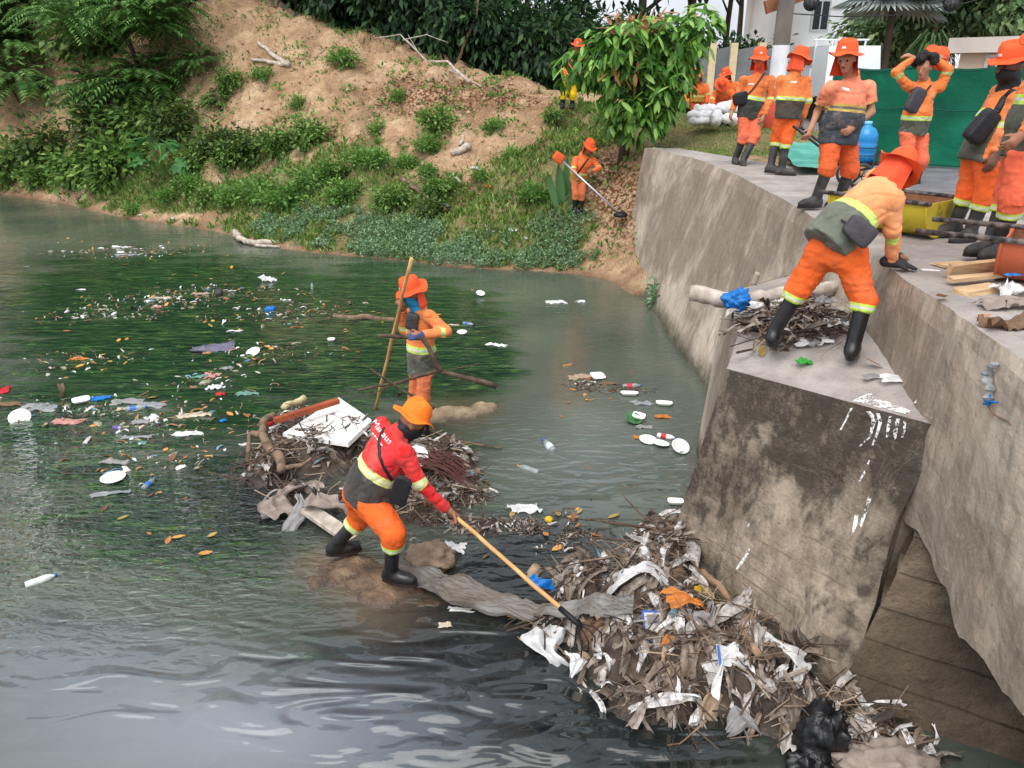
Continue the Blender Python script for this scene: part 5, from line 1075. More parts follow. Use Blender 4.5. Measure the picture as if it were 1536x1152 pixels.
def leafmat(name, dark, midc, light, trans=.3, rough=.55, hue=.012):
    m, t, b = nt(name); g = nd(t, 'ShaderNodeNewGeometry'); cc = ramp(t, g.outputs['Random Per Island'], [(0.0, dark), (0.5, midc), (1.0, light)])
    n = noise_n(t, 1.3, 3); cc = mix(t, math_n(t, 'MULTIPLY', ramp(t, n, [(0.35, (1,1,1,1)), (0.6, (0,0,0,1))]), .35), cc, dark)
    t.links.new(cc, b.inputs['Base Color']); b.inputs['Roughness'].default_value = rough; b.inputs['Specular IOR Level'].default_value = .35
    tr = nd(t, 'ShaderNodeBsdfTranslucent'); ms = nd(t, 'ShaderNodeMixShader'); ms.inputs[0].default_value = trans; t.links.new(cc, tr.inputs[0]); o = t.nodes['Material Output']
    t.links.new(b.outputs[0], ms.inputs[1]); t.links.new(tr.outputs[0], ms.inputs[2]); t.links.new(ms.outputs[0], o.inputs[0]); return m
L_dark = leafmat('dark_forest_leaf', c(26,48,30), c(44,74,44), c(80,114,64)); L_deep = leafmat('deep_bush_leaf', c(50,74,36), c(80,108,50), c(132,156,80)); L_mid = leafmat('bush_leaf', c(68,102,46), c(104,142,64), c(158,188,102)); L_lit = leafmat('fresh_leaf', c(70,112,48), c(100,150,64), c(150,186,98))
L_silver = leafmat('silver_ground_leaf', c(84,120,80), c(124,158,114), c(176,202,162)); L_fern = leafmat('feathery_leaf', c(62,104,52), c(96,142,70), c(148,184,104)); L_grass = leafmat('grass_blade', c(76,108,46), c(116,146,68), c(170,184,108))
L_dry = leafmat('dry_leaf', c(92,62,42), c(140,98,64), c(186,140,96), .1); L_young = leafmat('young_copper_leaf', c(150,98,66), c(186,128,88), c(206,150,104), .3); L_cacao = leafmat('broad_hanging_leaf', c(52,96,32), c(92,144,52), c(160,202,100), .28, .4)
M_trunk = pmat('tree_bark', [(0.3, c(58,46,38)), (0.7, c(98,82,68))], 5, 6, .95, .7, 20, .03, stretch=(1, 1, .3))
def mesh_of(name, V, F, mat):
    me = bpy.data.meshes.new(name); n = len(F); k = F.shape[1]; me.vertices.add(len(V)); me.vertices.foreach_set('co', np.asarray(V, float).ravel()); me.loops.add(n*k); me.polygons.add(n)
    me.loops.foreach_set('vertex_index', F.ravel().astype(np.int32)); me.polygons.foreach_set('loop_start', np.arange(0, n*k, k, dtype=np.int32)); me.update(calc_edges=True); me.materials.append(mat); return me
def stems(seed, n, h, spread, r0=.02):
    r = np.random.default_rng(seed); mb = MB()
    for k in range(n):
        d = np.array([r.normal()*spread, r.normal()*spread, h*(.7 + .3*r.random())]); mb.tube([(0, 0, -.25), d*.5 + r.normal(size=3)*.03*h, d], [r0, r0*.7, r0*.3], 5)
    return mb
# bushes: shared crowns, each bush a thing of its own
BUSH = {}
for k in range(3): BUSH['mid%d' % k] = (mesh_of('foliage', *cloud(20 + k, 1500, (.5, .5, .42), 26, .13, .5, .26, .25), L_mid), stems(k, 5, .5, .2))
for k in range(2): BUSH['dark%d' % k] = (mesh_of('foliage', *cloud(40 + k, 1700, (.5, .5, .48), 24, .13, .48, .26, .4), L_deep), stems(k + 5, 5, .55, .2))
for k in range(2): BUSH['lit%d' % k] = (mesh_of('foliage', *cloud(60 + k, 1000, (.5, .5, .4), 20, .13, .45, .26, .1), L_lit), stems(k + 9, 5, .5, .2))
def fern_cloud(seed, n, mat, ln=.5):
    r = np.random.default_rng(seed); C, D, N = [], [], []
    for k in range(n):
        a = r.random()*6.28; el = r.random()*1.3 - .1; d = np.array([math.cos(a)*math.cos(el), math.sin(a)*math.cos(el), math.sin(el)]); st = d*(.12 + .3*r.random()); L = ln*(.6 + .6*r.random()); sd_ = unit(np.cross(d, UP))
        for j in range(9):
            f = (j + 1)/9; p = st + d*L*f - UP*L*.45*f*f; dd = d - UP*.9*f
            for s_ in (-1, 1): C.append(p); D.append(unit(dd)*.55 + sd_*s_); N.append(UP + d*.2)
    C, D, N = map(np.array, (C, D, N)); return leaf_arrays(C, D, N, .13*ln/.5, .034*ln/.5, .1, .25)
BUSH['fern0'] = (mesh_of('foliage', *fern_cloud(5, 120, L_fern), L_fern), stems(12, 4, .4, .15)); BUSH['fern1'] = (mesh_of('foliage', *fern_cloud(6, 120, L_fern), L_fern), stems(13, 4, .4, .15))
BM = {}
def bush(px_, py_, wpx, kind, label, hs_=.85, sink=.1, group='bushes on the earth bank', name='bush', at_=None):
    q = onb(px_, py_) if at_ is None else np.array(at_); fwd = q[1]*CT - (q[2] - CAMH)*ST; w = wpx*fwd/FOC; me, stm = BUSH[kind]
    if kind not in BM:
        o_ = stm.out('stem', M_trunk, None, True, base=(0, 0, 0)); BM[kind] = o_.data; bpy.data.objects.remove(o_)
    q = q - UP*sink*w; t_ = thing(name, q, label, 'bush', group); rz = (px_*7.3) % 6.28
    inst('foliage', me, q + UP*w*.34*hs_, (0, 0, rz), (w, w, w*hs_), t_); inst('stem', BM[kind], q, (0, 0, rz), w, t_); return t_
bl = [(22,262,90,'mid0'),(78,236,90,'dark0'),(128,262,80,'mid1'),(178,262,90,'mid2'),(168,212,100,'dark1'),(36,150,100,'fern0'),(158,160,100,'fern1'),(222,150,110,'fern0'),(214,196,90,'mid1'),
      (262,196,74,'dark1'),(330,226,70,'dark0'),(376,232,64,'dark1'),(424,226,60,'mid0'),(468,214,60,'mid1'),(350,246,56,'mid2'),(300,246,50,'mid1'),(24,100,110,'fern1'),(140,60,130,'dark1'),(20,40,140,'dark1'),
      (656,196,52,'mid2'),(640,226,40,'lit0'),(660,292,52,'mid0'),(588,306,54,'mid1'),(650,322,44,'dark0'),(560,246,40,'lit1'),(540,246,40,'lit0'),(430,310,60,'lit0'),(390,300,60,'lit1'),(345,306,44,'lit0'),(470,280,54,'lit1'),(520,300,50,'lit0'),
      (398,120,34,'lit1'),(516,98,40,'lit0'),(350,130,44,'mid0'),(330,160,40,'fern0'),(300,110,60,'fern1'),(640,262,30,'lit0'),(200,320,30,'lit1'),(285,286,44,'lit0'),(315,300,36,'mid1'),(250,300,30,'lit1'),(150,284,40,'lit0'),(60,276,50,'mid2'),(500,262,40,'mid0'),(610,250,34,'lit1'),(720,270,30,'lit0'),(770,240,36,'lit1'),(800,300,44,'lit0'),(570,200,30,'lit1'),(740,196,30,'lit0'),(450,160,30,'lit1'),(600,150,26,'lit0'),(830,180,30,'mid0')]
SZ = {'mid': 'mid-green leafy', 'dark': 'dark dense', 'lit': 'bright green low', 'fern': 'feathery drooping'}
ORD = ['first','second','third','fourth','fifth','sixth','seventh','eighth','ninth','tenth','eleventh','twelfth','thirteenth','fourteenth','fifteenth','sixteenth','seventeenth','eighteenth','nineteenth','twentieth','twenty-first','twenty-second','twenty-third','twenty-fourth','twenty-fifth','twenty-sixth','twenty-seventh','twenty-eighth']
def brow(b_): return 'top' if b_ < 130 else ('upper' if b_ < 200 else ('lower' if b_ < 255 else 'bottom'))
for k, (a, b_, w_, kd) in enumerate(bl):
    rank = sorted([(q[0], q[1]) for q in bl if brow(q[1]) == brow(b_)]).index((a, b_)); bush(a, b_, w_, kd, '%s bush, %s from the left in the %s row on the bank' % (SZ[kd[:-1]], ORD[rank], brow(b_)))
# feathery tree on the left bank
ft = thing('feathery_tree', onb(222,128), 'slender tree with drooping feathery leaves on the left of the bank', 'tree', 'trees of the far bank'); q = onb(222,128)
MB().tube([q - UP*.3, q + (-.3, 0, 1.0), q + (-.5, -.3, 2.0), q + (-.2, -.3, 3.2), q + (.2, -.2, 4.6)], [.09, .08, .07, .05, .03], 8).out('trunk', M_trunk, ft, True)
VV, FF = [], []; nn0 = 0; r = np.random.default_rng(11)
for k in range(30):
    C0 = q + np.array([r.normal()*1.15 - .2, r.normal()*.9 - .3, 1.5 + 2.8*r.random()]); V_, F_ = fern_cloud(100 + k, 42, None, .55); VV.append(V_*1.35 + C0); FF.append(F_ + nn0); nn0 += len(V_)
mk('crown', np.vstack(VV), np.vstack(FF), L_fern, ft)
for k in range(12):
    C0 = q + np.array([r.normal()*.8, r.normal()*.5 - .5, 2.6 + 1.2*r.random()]); MB().tube([q + (-.2, -.2, 2.4), lerp(q + (-.2, -.2, 2.4), C0, .5) + UP*.2, C0], [.03, .02, .01], 5).out('limb', M_trunk, ft, True)
for dx in (-.55, .1, .25): # hanging dry pods
    V_, F_ = leaf_arrays(q + np.array([dx, -1.3, 3.05 + .1*dx]) + r.normal(size=(14, 3))*.05, np.tile([0, 0, -1.], (14, 1)) + r.normal(size=(14, 3))*.15, rnd_unit(r, 14), .35, .035); mk('pods', V_, F_, L_dry, ft)
# lobed big-leaf plant
def lobed_leaf():
    pts = [(0, 0)]; 
    for k, (a, rr) in enumerate([(-150, .35), (-115, .75), (-95, .5), (-70, .9), (-48, .6), (-28, .98), (-14, .7), (0, 1.08), (14, .7), (28, .98), (48, .6), (70, .9), (95, .5), (115, .75), (150, .35)]): pts.append((rr*math.cos(R(a)), rr*math.sin(R(a))))
    V = [(x, y, -.18*(x*x + y*y)) for x, y in pts]; F = np.array([(0, k, k + 1) for k in range(1, 15)]); return np.array(V), F
lv, lf = lobed_leaf(); lm = mesh_of('leaf', lv, lf, leafmat('lobed_leaf', c(66,120,64), c(84,142,78), c(110,164,96), .3))
q = onb(248,272); lp = thing('lobed_plant', q, 'tall plant with big pale lobed leaves beside the leaning log', 'plant'); r = np.random.default_rng(3)
for k in range(20):
    a = r.random()*6.28; hh = .25 + 1.05*(k/20) + .1*r.random(); d = np.array([math.cos(a)*.55, math.sin(a)*.4 - .25, hh]); MB().tube([q + (0, 0, hh*.4), q + d*np.array([.6, .6, 1]), q + d], .012, 5).out('leaf_stalk', L_mid, lp)
    inst('leaf', lm, q + d, (r.normal()*.25 + .5, r.normal()*.25 + .1, a), .30 + .1*r.random(), lp)
MB().tube([q - UP*.1, q + UP*.5, q + UP*1.0], [.04, .035, .02], 6).out('stalk', L_mid, lp, True)
# upright paddle plant by the brush cutter
q0 = onb(848,315); pp = thing('paddle_plant', q0, 'clump of upright paddle-shaped leaves in front of the brush cutter worker', 'plant')
for k, (a, h_, w_) in enumerate([(-.5, .8, .16), (-.2, .95, .2), (.05, 1.05, .22), (.3, .9, .2), (.55, .7, .16), (-.05, .6, .16)]):
    V = []; 
    for j in range(9):
        f = j/8; ww = w_*math.sin(math.pi*min(f*.9 + .08, 1))**.7; cx = a*.45*f + a*.35; V += [q0 + (cx - ww*.5, .15*(k % 3) - .05*f, h_*f), q0 + (cx, .15*(k % 3) + .05 - .05*f, h_*f), q0 + (cx + ww*.5, .15*(k % 3) - .05*f, h_*f)]
    mk('leaf', V, [(3*j + i, 3*j + i + 1, 3*j + i + 4, 3*j + i + 3) for j in range(8) for i in range(2)], leafmat('paddle_leaf%d' % k, c(70,112,70), c(92,136,86), c(120,160,108), .2), pp, True)
# broad-leaved tree at the wall end
tq = onb(934,236); CC = PY(955,108,16.7); bt_ = thing('broad_leaved_tree', tq, 'dense tree with big drooping leaves standing at the end of the wall', 'tree', 'trees of the far bank')
MB().tube([tq - UP*.3, tq + (.05, 0, .5), tq + (.1, .05, 1.1), CC + (0, 0, -.2)], [.13, .11, .09, .05], 9).out('trunk', M_trunk, bt_, True)
r = np.random.default_rng(21)
def broad_leaf():
    V = []; n = 6
    for j in range(n + 1):
        f = j/n; w = .17*math.sin(math.pi*min(1, f*.92 + .05))**.8; z = -.28*f*f; V += [(f, -w, z - .03), (f, 0, z + .02), (f, w, z - .03)]
    return np.array(V), np.array([(3*j + i, 3*j + 3 + i, 3*j + 4 + i, 3*j + 1 + i) for j in range(n) for i in range(2)])
bv, bf = broad_leaf(); bme = mesh_of('leaf', bv, bf, L_cacao)
m, t, b = nt('broad_leaf_single'); oi = nd(t, 'ShaderNodeObjectInfo'); cc = ramp(t, oi.outputs['Random'], [(0, c(56,102,36)), (.5, c(100,154,58)), (1, c(172,212,112))]); t.links.new(cc, b.inputs['Base Color']); b.inputs['Roughness'].default_value = .38
tr = nd(t, 'ShaderNodeBsdfTranslucent'); ms = nd(t, 'ShaderNodeMixShader'); ms.inputs[0].default_value = .28; t.links.new(cc, tr.inputs[0]); t.links.new(b.outputs[0], ms.inputs[1]); t.links.new(tr.outputs[0], ms.inputs[2]); t.links.new(ms.outputs[0], t.nodes['Material Output'].inputs[0])
bme_s = mesh_of('leaf', bv, bf, m); bme_y = mesh_of('leaf', bv, bf, L_young)
tips = []
lobes = [(-1.2, 0, .15, .5), (-.7, -.2, .35, .62), (-.2, -.3, .55, .7), (.45, -.2, .55, .7), (.95, 0, .7, .55), (1.25, .1, .98, .38), (-.2, -.1, -.3, .7), (.35, -.1, -.25, .7), (-.2, 0, -.8, .5), (.15, 0, -.85, .55), (.45, .1, -.6, .5), (-.8, -.1, .05, .4), (.2, .3, .2, .8), (-.1, .1, .8, .45), (.9, .1, .25, .45)]
for (x, y, z, rr) in lobes:
    ce = CC + np.array([x, y, z]); MB().tube([CC + (0, 0, -.5), lerp(CC, ce, .6) + UP*.1, ce], [.035, .02, .01], 6).out('limb', M_trunk, bt_, True)
    for k in range(int(95*rr)): v = rnd_unit(r, 1)[0]; v[1] -= .25; tips.append((ce + v*rr*np.array([1, .9, .8])*(.55 + .5*r.random()), v))
tips.sort(key=lambda a: a[0][1] - .3*a[0][2]); print('tree leaf whorls', len(tips))
cnt = 0; VV, FF = [], []; nn0 = 0
for i_, (p, v) in enumerate(tips):
    for k in range(3 if i_ % 2 else 2):
        az = math.atan2(v[1], v[0]) + r.normal()*1.1; pit = .05 + .95*r.random() - .5*v[2]; sc_ = .22 + .12*r.random(); rot = Euler((r.normal()*.35, pit, az))
        if cnt < 300 and i_ % 2 == 0:
            inst('leaf', bme_y if (p[2] > CC[2] + 1.05 and r.random() < .5) else bme_s, p, rot, sc_, bt_); cnt += 1
        else: VV.append((bv*sc_) @ np.array(rot.to_matrix()).T + p); FF.append(bf + nn0); nn0 += len(bv)
tag(mk('foliage', np.vstack(VV), np.vstack(FF), L_cacao, bt_), kind='stuff')
for k in range(64):
    px_ = 905 + 100*r.random() if k < 50 else 900 + 60*r.random(); py_ = 26 + 30*r.random() if k < 50 else 70 + 50*r.random(); p = PY(px_, py_, 15.9 + .5*r.random()); inst('young_leaf', bme_y, p, Euler((r.normal()*.3, (-.7 if k < 50 else .9) + .4*r.normal(), r.random()*6.28)), .2 + .06*r.random(), bt_)
# grass and creepers: nobody could count them
sel = np.where((tg > .55) & (TV[:, 2] > .02) & (TV[:, 1] < 27) & (TV[:, 1] > 14.3) & (TV[:, 0] < 8.0) & (TV[:, 0] > -20))[0]; r = np.random.default_rng(31)
def scatter(n, idx, w=None): k = r.choice(idx, n, p=w); C = TV[k] + np.stack([(r.random(n) - .5)*.18, (r.random(n) - .5)*.16, np.zeros(n)], 1); C[:, 2] = terr0(C[:, 0], C[:, 1]) - .01; return C
C = scatter(60000, sel); C = C[fbm(C*1.1 + 2, 3) > -.25]; D = r.normal(size=(len(C), 3))*.5; D[:, 2] = .8 + .3*r.random(len(C)); near = C[:, 0] > 2.4
L_ = np.where(near, .06, .10 + .10*r.random(len(C))); V_, F_ = leaf_arrays(C, D, rnd_unit(r, len(C)), L_, L_*np.where(near, .2, .28)); tag(mk('grass', V_, F_, L_grass, None), 'patchy grass and weeds over the earth bank', 'grass', kind='stuff')
px_, py_ = pix(TV); gs = blobs(px_, py_, [(660,372,90,26,1),(760,370,90,26,1),(840,360,60,40,.8),(560,350,70,22,.7),(480,345,70,26,.8),(400,330,50,20,.6),(600,385,40,12,.6)]); cand = np.where((gs > .3) & (TV[:, 2] > .0) & (TV[:, 1] < 19) & (TV[:, 1] > 14))[0]
C = scatter(24000, cand); C = C[fbm(C*1.3 + 7, 3) > -.12]; C[:, 2] += .16*r.random(len(C)); D = r.normal(size=(len(C), 3)); D[:, 2] = .4 + .4*r.random(len(C)); V_, F_ = leaf_arrays(C, D, rnd_unit(r, len(C)) + UP, .085, .028); tag(mk('creeper', V_, F_, L_silver, None), 'silvery green creeper carpeting the shore', 'creeper', kind='stuff')
cand = np.where((TV[:, 2] > .1) & (TV[:, 1] < 28) & (TV[:, 1] > 14.3) & (TV[:, 0] < 3.0) & (TV[:, 0] > -20) & (fbm(TV*1.7 + 4, 3) > .18))[0]; C = scatter(15000, cand); D = r.normal(size=(len(C), 3))*.7; D[:, 2] = .6; L_ = .05 + .13*r.random(len(C))**2; V_, F_ = leaf_arrays(C, D, rnd_unit(r, len(C)), L_, L_*.4); tag(mk('weeds', V_, F_, L_lit, None), 'scattered small weeds on the bare soil of the bank', 'weeds', kind='stuff')
cand = np.where((TV[:, 2] > .05) & (TV[:, 1] < 28) & (TV[:, 1] > 14.3) & (TV[:, 0] < 2.6) & (TV[:, 0] > -20) & (tg < .45))[0]; C = scatter(2600, cand); sz = .015 + .06*r.random(len(C))**3; o8 = np.array([(1,0,0),(0,1,0),(-1,0,0),(0,-1,0),(0,0,.7),(0,0,-.7)]); V_ = (C[:, None] + (o8[None]*(1 + .5*r.normal(size=(len(C), 6, 1))*.6))*sz[:, None, None]).reshape(-1, 3)
F_ = (np.array([(0,1,4),(1,2,4),(2,3,4),(3,0,4),(1,0,5),(2,1,5),(3,2,5),(0,3,5)])[None] + 6*np.arange(len(C))[:, None, None]).reshape(-1, 3); tag(mk('clods', V_, F_, pmat('soil_clods', [(0.3, c(132,100,76)), (0.7, c(206,176,146))], 3, 4, .95), None), 'loose clods and stones on the soil slope', 'clods', kind='stuff')
# fallen dry leaves on the bank
cand = np.where((leaflit > .25) & (TV[:, 2] > .05))[0]; C = scatter(1800, cand); C[:, 2] += .02; D = r.normal(size=(len(C), 3)); D[:, 2] *= .25; V_, F_ = leaf_arrays(C, D, UP + r.normal(size=(len(C), 3))*.4, .12, .06, .3); tag(mk('leaf_litter', V_, F_, L_dry, None), 'brown leaf litter on the bare slope', 'leaf litter', kind='stuff')
# forest behind the ridge
L_hazy = leafmat('hazy_garden_leaf', c(74,104,70), c(110,142,96), c(164,188,134)); TREE = [mesh_of('crown', *cloud(80 + k, 5200, (1, 1, .8), 60, .17, .42, .17, .35, .7), L_dark) for k in range(2)] + [mesh_of('crown', *cloud(90, 4200, (1, 1, .8), 50, .15, .45, .18, .3, .7), L_hazy)]  # third crown is paler: distance haze painted into its leaf colours
LOW = [mesh_of('foliage', *cloud(95 + k, 3200, (1, 1, .75), 46, .17, .4, .18, .5, .8), L_dark if k else leafmat('shade_leaf', c(26,50,32), c(46,78,46), c(80,116,64))) for k in range(2)]
trunk_me = {}
def tree(x, y, h, cr, k, label, lean=0.0, group='trees of the forest behind the bank', tr_=.2):
    z = terr(x, y) - .2; t_ = thing('forest_tree', (x, y, z), label, 'tree', group); r = np.random.default_rng(int(abs(x*13 + y*7))); top = np.array([x + lean*h, y, z + h])
    b_ = np.array([x, y, z]); pts = [lerp(b_, top, f) + np.array([math.sin(f*5 + x)*.15, math.cos(f*4 + y)*.15, 0])*f for f in np.linspace(0, 1, 8)]; MB().tube(pts, np.linspace(tr_, tr_*.35, 8), 9).out('trunk', M_trunk, t_, True)
    for j in range(3): f = .45 + .15*j; a = r.random()*6.28; p = lerp(b_, top, f); MB().tube([p, p + np.array([math.cos(a)*cr*.35, math.sin(a)*cr*.35, cr*.25]), p + np.array([math.cos(a)*cr*.7, math.sin(a)*cr*.7, cr*.3])], [tr_*.4, tr_*.25, tr_*.1], 6).out('limb', M_trunk, t_, True)
    inst('crown', TREE[k], top, (0, 0, r.random()*6.28), (cr, cr, cr*1.05), t_); return t_
FT = [(-24,40,9,4.2,0),(-19,37,9,4,1),(-15,34,8.5,3.6,0),(-11.5,35,9,4,1),(-8.6,31.5,8,3.4,0),(-6.2,34,9,3.8,1),(-3.6,31,7.5,3.2,0),(-1.6,34,8.5,3.6,1),(.4,30,7.2,3,0),(2.6,33,8,3.6,1),(4.8,30.5,7.4,3.0,0),(7.0,34,8,3.4,1),(9.5,37,8,3.4,0),(12.8,47,10,4,2),(17,52,11,4.5,0),(22,50,10,4,2),(21.5,38,6.6,2.6,2),(24.5,33,6.0,2.5,2),(-28,33,8,4,0),(19.0,32,5.2,2.1,2),(27,42,8,3.4,0),(15.6,33.5,3.6,2.2,2),(17.6,32,4.4,2.3,2),(20.5,33.5,5.0,2.6,2)]
for k, (x, y, h, cr, kk) in enumerate(FT):
    tree(x, y, h, cr, kk, ('tall dark forest tree behind the ridge' if x < 5 else 'leafy tree behind the houses') + ', %s from the left in its row' % ORD[sorted(range(len(FT)), key=lambda i: FT[i][0]).index(k)], .02*((k*5) % 7 - 3), tr_=.16 + .03*(k % 4))
UD = [(-24,33,2.4),(-20.5,32,2.2),(-17.5,31.5,2.2),(-14.5,30.5,2.0),(-12,29.5,1.9),(-9.6,29,1.8),(-7.4,28.5,1.8),(-5.6,28,1.8),(-3.9,27.4,1.7),(-2.2,26.8,1.7),(-.6,26.4,1.6),(.9,26.2,1.6),(2.4,26.4,1.6),(3.9,27,1.7),(5.4,28,1.7),(7,29.5,1.6),(-6.5,30.5,2.2),(-2.5,30,2.2),(1.4,29.2,2.1),(4.8,29.8,2.1),(-10.5,31.5,2.2),(-14,33,2.4),(8.6,31,1.6),(6.0,27.2,1.3),(-27,31,2.4)]
for k, (x, y, rr) in enumerate(UD):
    z = terr(x, y); t_ = thing('understorey_shrub', (x, y, z - .2), 'dark shrub at the forest edge, %s from the left along the ridge' % ORD[sorted(range(len(UD)), key=lambda i: UD[i][0]).index(k)], 'shrub', 'shrubs of the forest edge'); inst('foliage', LOW[k % 2], (x, y, z + rr*.62), (0, 0, k*1.7), (rr, rr*.9, rr*1.1), t_)
    MB().tube([(x, y, z - .3), (x + .1, y, z + rr*.5), (x - .1, y, z + rr)], [.06, .04, .02], 6).out('stem', M_trunk, t_)
# palms and spiky plant on the right
def palm(q, h, n, ln, mat, label, fan=False, droop=.5, name='palm_tree'):
    t_ = thing(name, q, label, 'palm'); top = q + UP*h; MB().tube([q - UP*.2, q + UP*h*.5 + (.05, 0, 0), top], [.15, .12, .11], 9).out('trunk', M_trunk, t_, True); r = np.random.default_rng(int(q[0]*10))
    for k in range(n):
        a = k*2.4; el = 1.25 - 1.7*(k/n) + r.normal()*.08; d = np.array([math.cos(a)*math.cos(el), math.sin(a)*math.cos(el), math.sin(el)]); sd_ = unit(np.cross(d, UP)); C, D, N = [], [], []
        if fan:
            e = top + d*ln*.45; MB().tube([top, e], .018, 5).out('leaf_stalk', mat, t_)
            up2 = np.cross(sd_, d)
            for j in range(-9, 10): w_ = j*.17; C.append(e); D.append(d*math.cos(w_) + sd_*math.sin(w_) - UP*.12*abs(w_)); N.append(up2)
            V_, F_ = leaf_arrays(np.array(C), np.array(D), np.array(N), ln*.75, ln*.13, .15, .12)
        else:
            for j in range(14):
                f = (j + 1)/14; p = top + d*ln*f - UP*ln*droop*f*f
                for s_ in (-1, 1): C.append(p); D.append(d*.6 + sd_*s_ - UP*.5*f); N.append(UP)
            V_, F_ = leaf_arrays(np.array(C), np.array(D), np.array(N), ln*.38, ln*.05, .1, .2)
        mk('frond', V_, F_, mat, t_)
L_silv = leafmat('silver_palm_leaf', c(128,142,140), c(158,170,168), c(192,200,198), .25); L_spk = leafmat('spiky_leaf', c(40,66,34), c(60,90,44), c(96,124,66), .25)
palm(np.array([12.6, 28.0, 2.4]), 3.9, 22, 1.7, L_silv, 'silvery fan palm rising beside the white house', True)
palm(np.array([15.6, 31.0, 2.4]), 4.6, 18, 1.9, L_silv, 'pale fan palm partly behind the spiky plant', True)
q = np.array([11.6, 23.0, 2.4]); sp = thing('spiky_plant', q, 'dark spiky plant with long drooping blades before the palms', 'plant'); MB().tube([q, q + UP*1.0, q + UP*2.0], [.1, .09, .07], 8).out('trunk', M_trunk, sp, True); r = np.random.default_rng(2); n = 260
a = r.random(n)*6.28; C = q + np.stack([.05*np.cos(a), .05*np.sin(a), 1.0 + 1.3*r.random(n)], 1); el = r.random(n)*1.4 - .3; D = np.stack([np.cos(a)*np.cos(el), np.sin(a)*np.cos(el), np.sin(el)], 1); V_, F_ = leaf_arrays(C, D, np.tile(UP, (n, 1)) + rnd_unit(r, n)*.3, .85, .06, .1, .75); mk('blades', V_, F_, L_spk, sp)
for k, (x, y, w_, kd) in enumerate([(13.5,26.5,1.8,'lit0'),(14.8,25,1.9,'mid0'),(16.5,26,2.2,'lit1'),(12.9,24.2,1.2,'mid1'),(10.6,27,1.4,'lit0'),(7.6,25.6,1.1,'mid2')]): bush(700, 200, w_*FOC/(y*CT), kd, '%s garden bush, %s' % (SZ[kd[:-1]], ['below the silvery palm','behind the curly-haired man','at the corner of the beige house','at the foot of the spiky plant','beside the parked truck','by the foot of the panel fence'][k]), 1.0, .05, 'garden bushes behind the net', at_=(x, y, 2.45))
# dead wood on the bank
branch('leaning_log', 'bare grey log leaning from the bank down to the water', 'log', [([onb(116,300, .03), lerp(onb(116,300), onb(205,232), .5) + UP*.15, onb(205,232, .25)], .09, .06)], M_bark_b)
branch('white_branch', 'white V-shaped branch lying on the tan mound', 'branch', [([onb(388,68,.08), onb(410,88,.1), onb(434,102,.08)], .05, .08), ([onb(434,102,.08), onb(408,99,.1), onb(378,94,.08)], .08, .04)], M_bark_l)
branch('white_log', 'short white log on the earth path above the shrubs', 'log', [([onb(676,236,.08), onb(704,224,.1)], .08, .08)], M_bark_l); branch('white_stub', 'small white stub standing above the white log', 'log', [([onb(692,222,.05), onb(695,209,.1)], .05, .03)], M_bark_l)
branch('grey_stick', 'grey stick slanting across the path shrubs', 'branch', [([onb(604,276,.12), onb(630,296,.12), onb(672,322,.08)], .06, .04)], M_bark_b); branch('pale_stick', 'pale stick at the bottom of the earth path', 'branch', [([onb(678,266,.08), onb(692,280,.08)], .04, .03)], M_bark_l)
branch('shore_log', 'pale forked log at the waterline with red rag', 'log', [([PZ(352,348,.12), PZ(364,360,.1), PZ(384,364,.08), PZ(424,364,.06)], .08, .06), ([PZ(366,360,.06), PZ(390,369,.04), PZ(420,370,.03)], .05, .03)], M_bark_l)
branch('ridge_branch', 'bare dead branch sprawling on the ridge before the dark forest', 'branch', [([onb(704,130,.1), onb(672,112,.35), PY(640,92,24.6), PY(610,60,24.8)], .045, .015), ([PY(640,92,24.6), PY(600,52,25), PY(565,57,25.2)], .025, .01), ([PY(655,100,24.4), PY(690,112,24), onb(722,132,.05)], .03, .015), ([PY(625,75,24.7), PY(612,52,24.9)], .015, .005), ([PY(604,60,25),PY(640,52,24.6),PY(672,64,24.5)], .02, .006)], M_bark_l)
branch('thin_trunk', 'thin slanting trunk in front of the dark forest', 'tree', [([PY(682,110,25.5), PY(694,72,25.5), PY(714,24,25.5), PY(722,-40,25.5)], .05, .03)], M_bark_b, 'trees of the forest behind the bank')
branch('curved_trunk', 'thick curved trunk at the top of the tan mound', 'tree', [([PY(446,48,27.5), PY(432,26,27.5), PY(412,-10,27.5), PY(390,-60,27.5)], .17, .15)], M_bark_b, 'trees of the forest behind the bank')
# ---------------------------------------------------------------- rubbish: helpers
def crumple(seed, sx_, sy_, amp=.25, n=14, curl=.3, ragged=.18):
    r = np.random.default_rng(seed); u = np.linspace(-.5, .5, n + 1); U, Vv = np.meshgrid(u, u); P = np.stack([U.ravel(), Vv.ravel(), np.zeros(U.size)], 1)
    P[:, :2] *= 1 + ragged*fbm(P*5 + seed*3.1, 2)[:, None]*np.clip(np.abs(P[:, :2]).max(1)*2, 0, 1)[:, None]
    h = np.abs(fbm(P*2.6 + seed*1.7, 3))*.9 + .35*np.abs(fbm(P*7 + seed, 2)); P[:, 0] += .16*fbm(P*3 + 4 + seed, 2); P[:, 1] += .16*fbm(P*3 + 9 + seed, 2)
    P = P*np.array([sx_, sy_, 1]); P[:, 2] = amp*min(sx_, sy_)*(h - .35) - curl*((P[:, 0]/sx_)**2 + (P[:, 1]/sy_)**2)*min(sx_, sy_)
    F = np.array([(j*(n+1)+i, j*(n+1)+i+1, (j+1)*(n+1)+i+1, (j+1)*(n+1)+i) for j in range(n) for i in range(n)]); return P, F
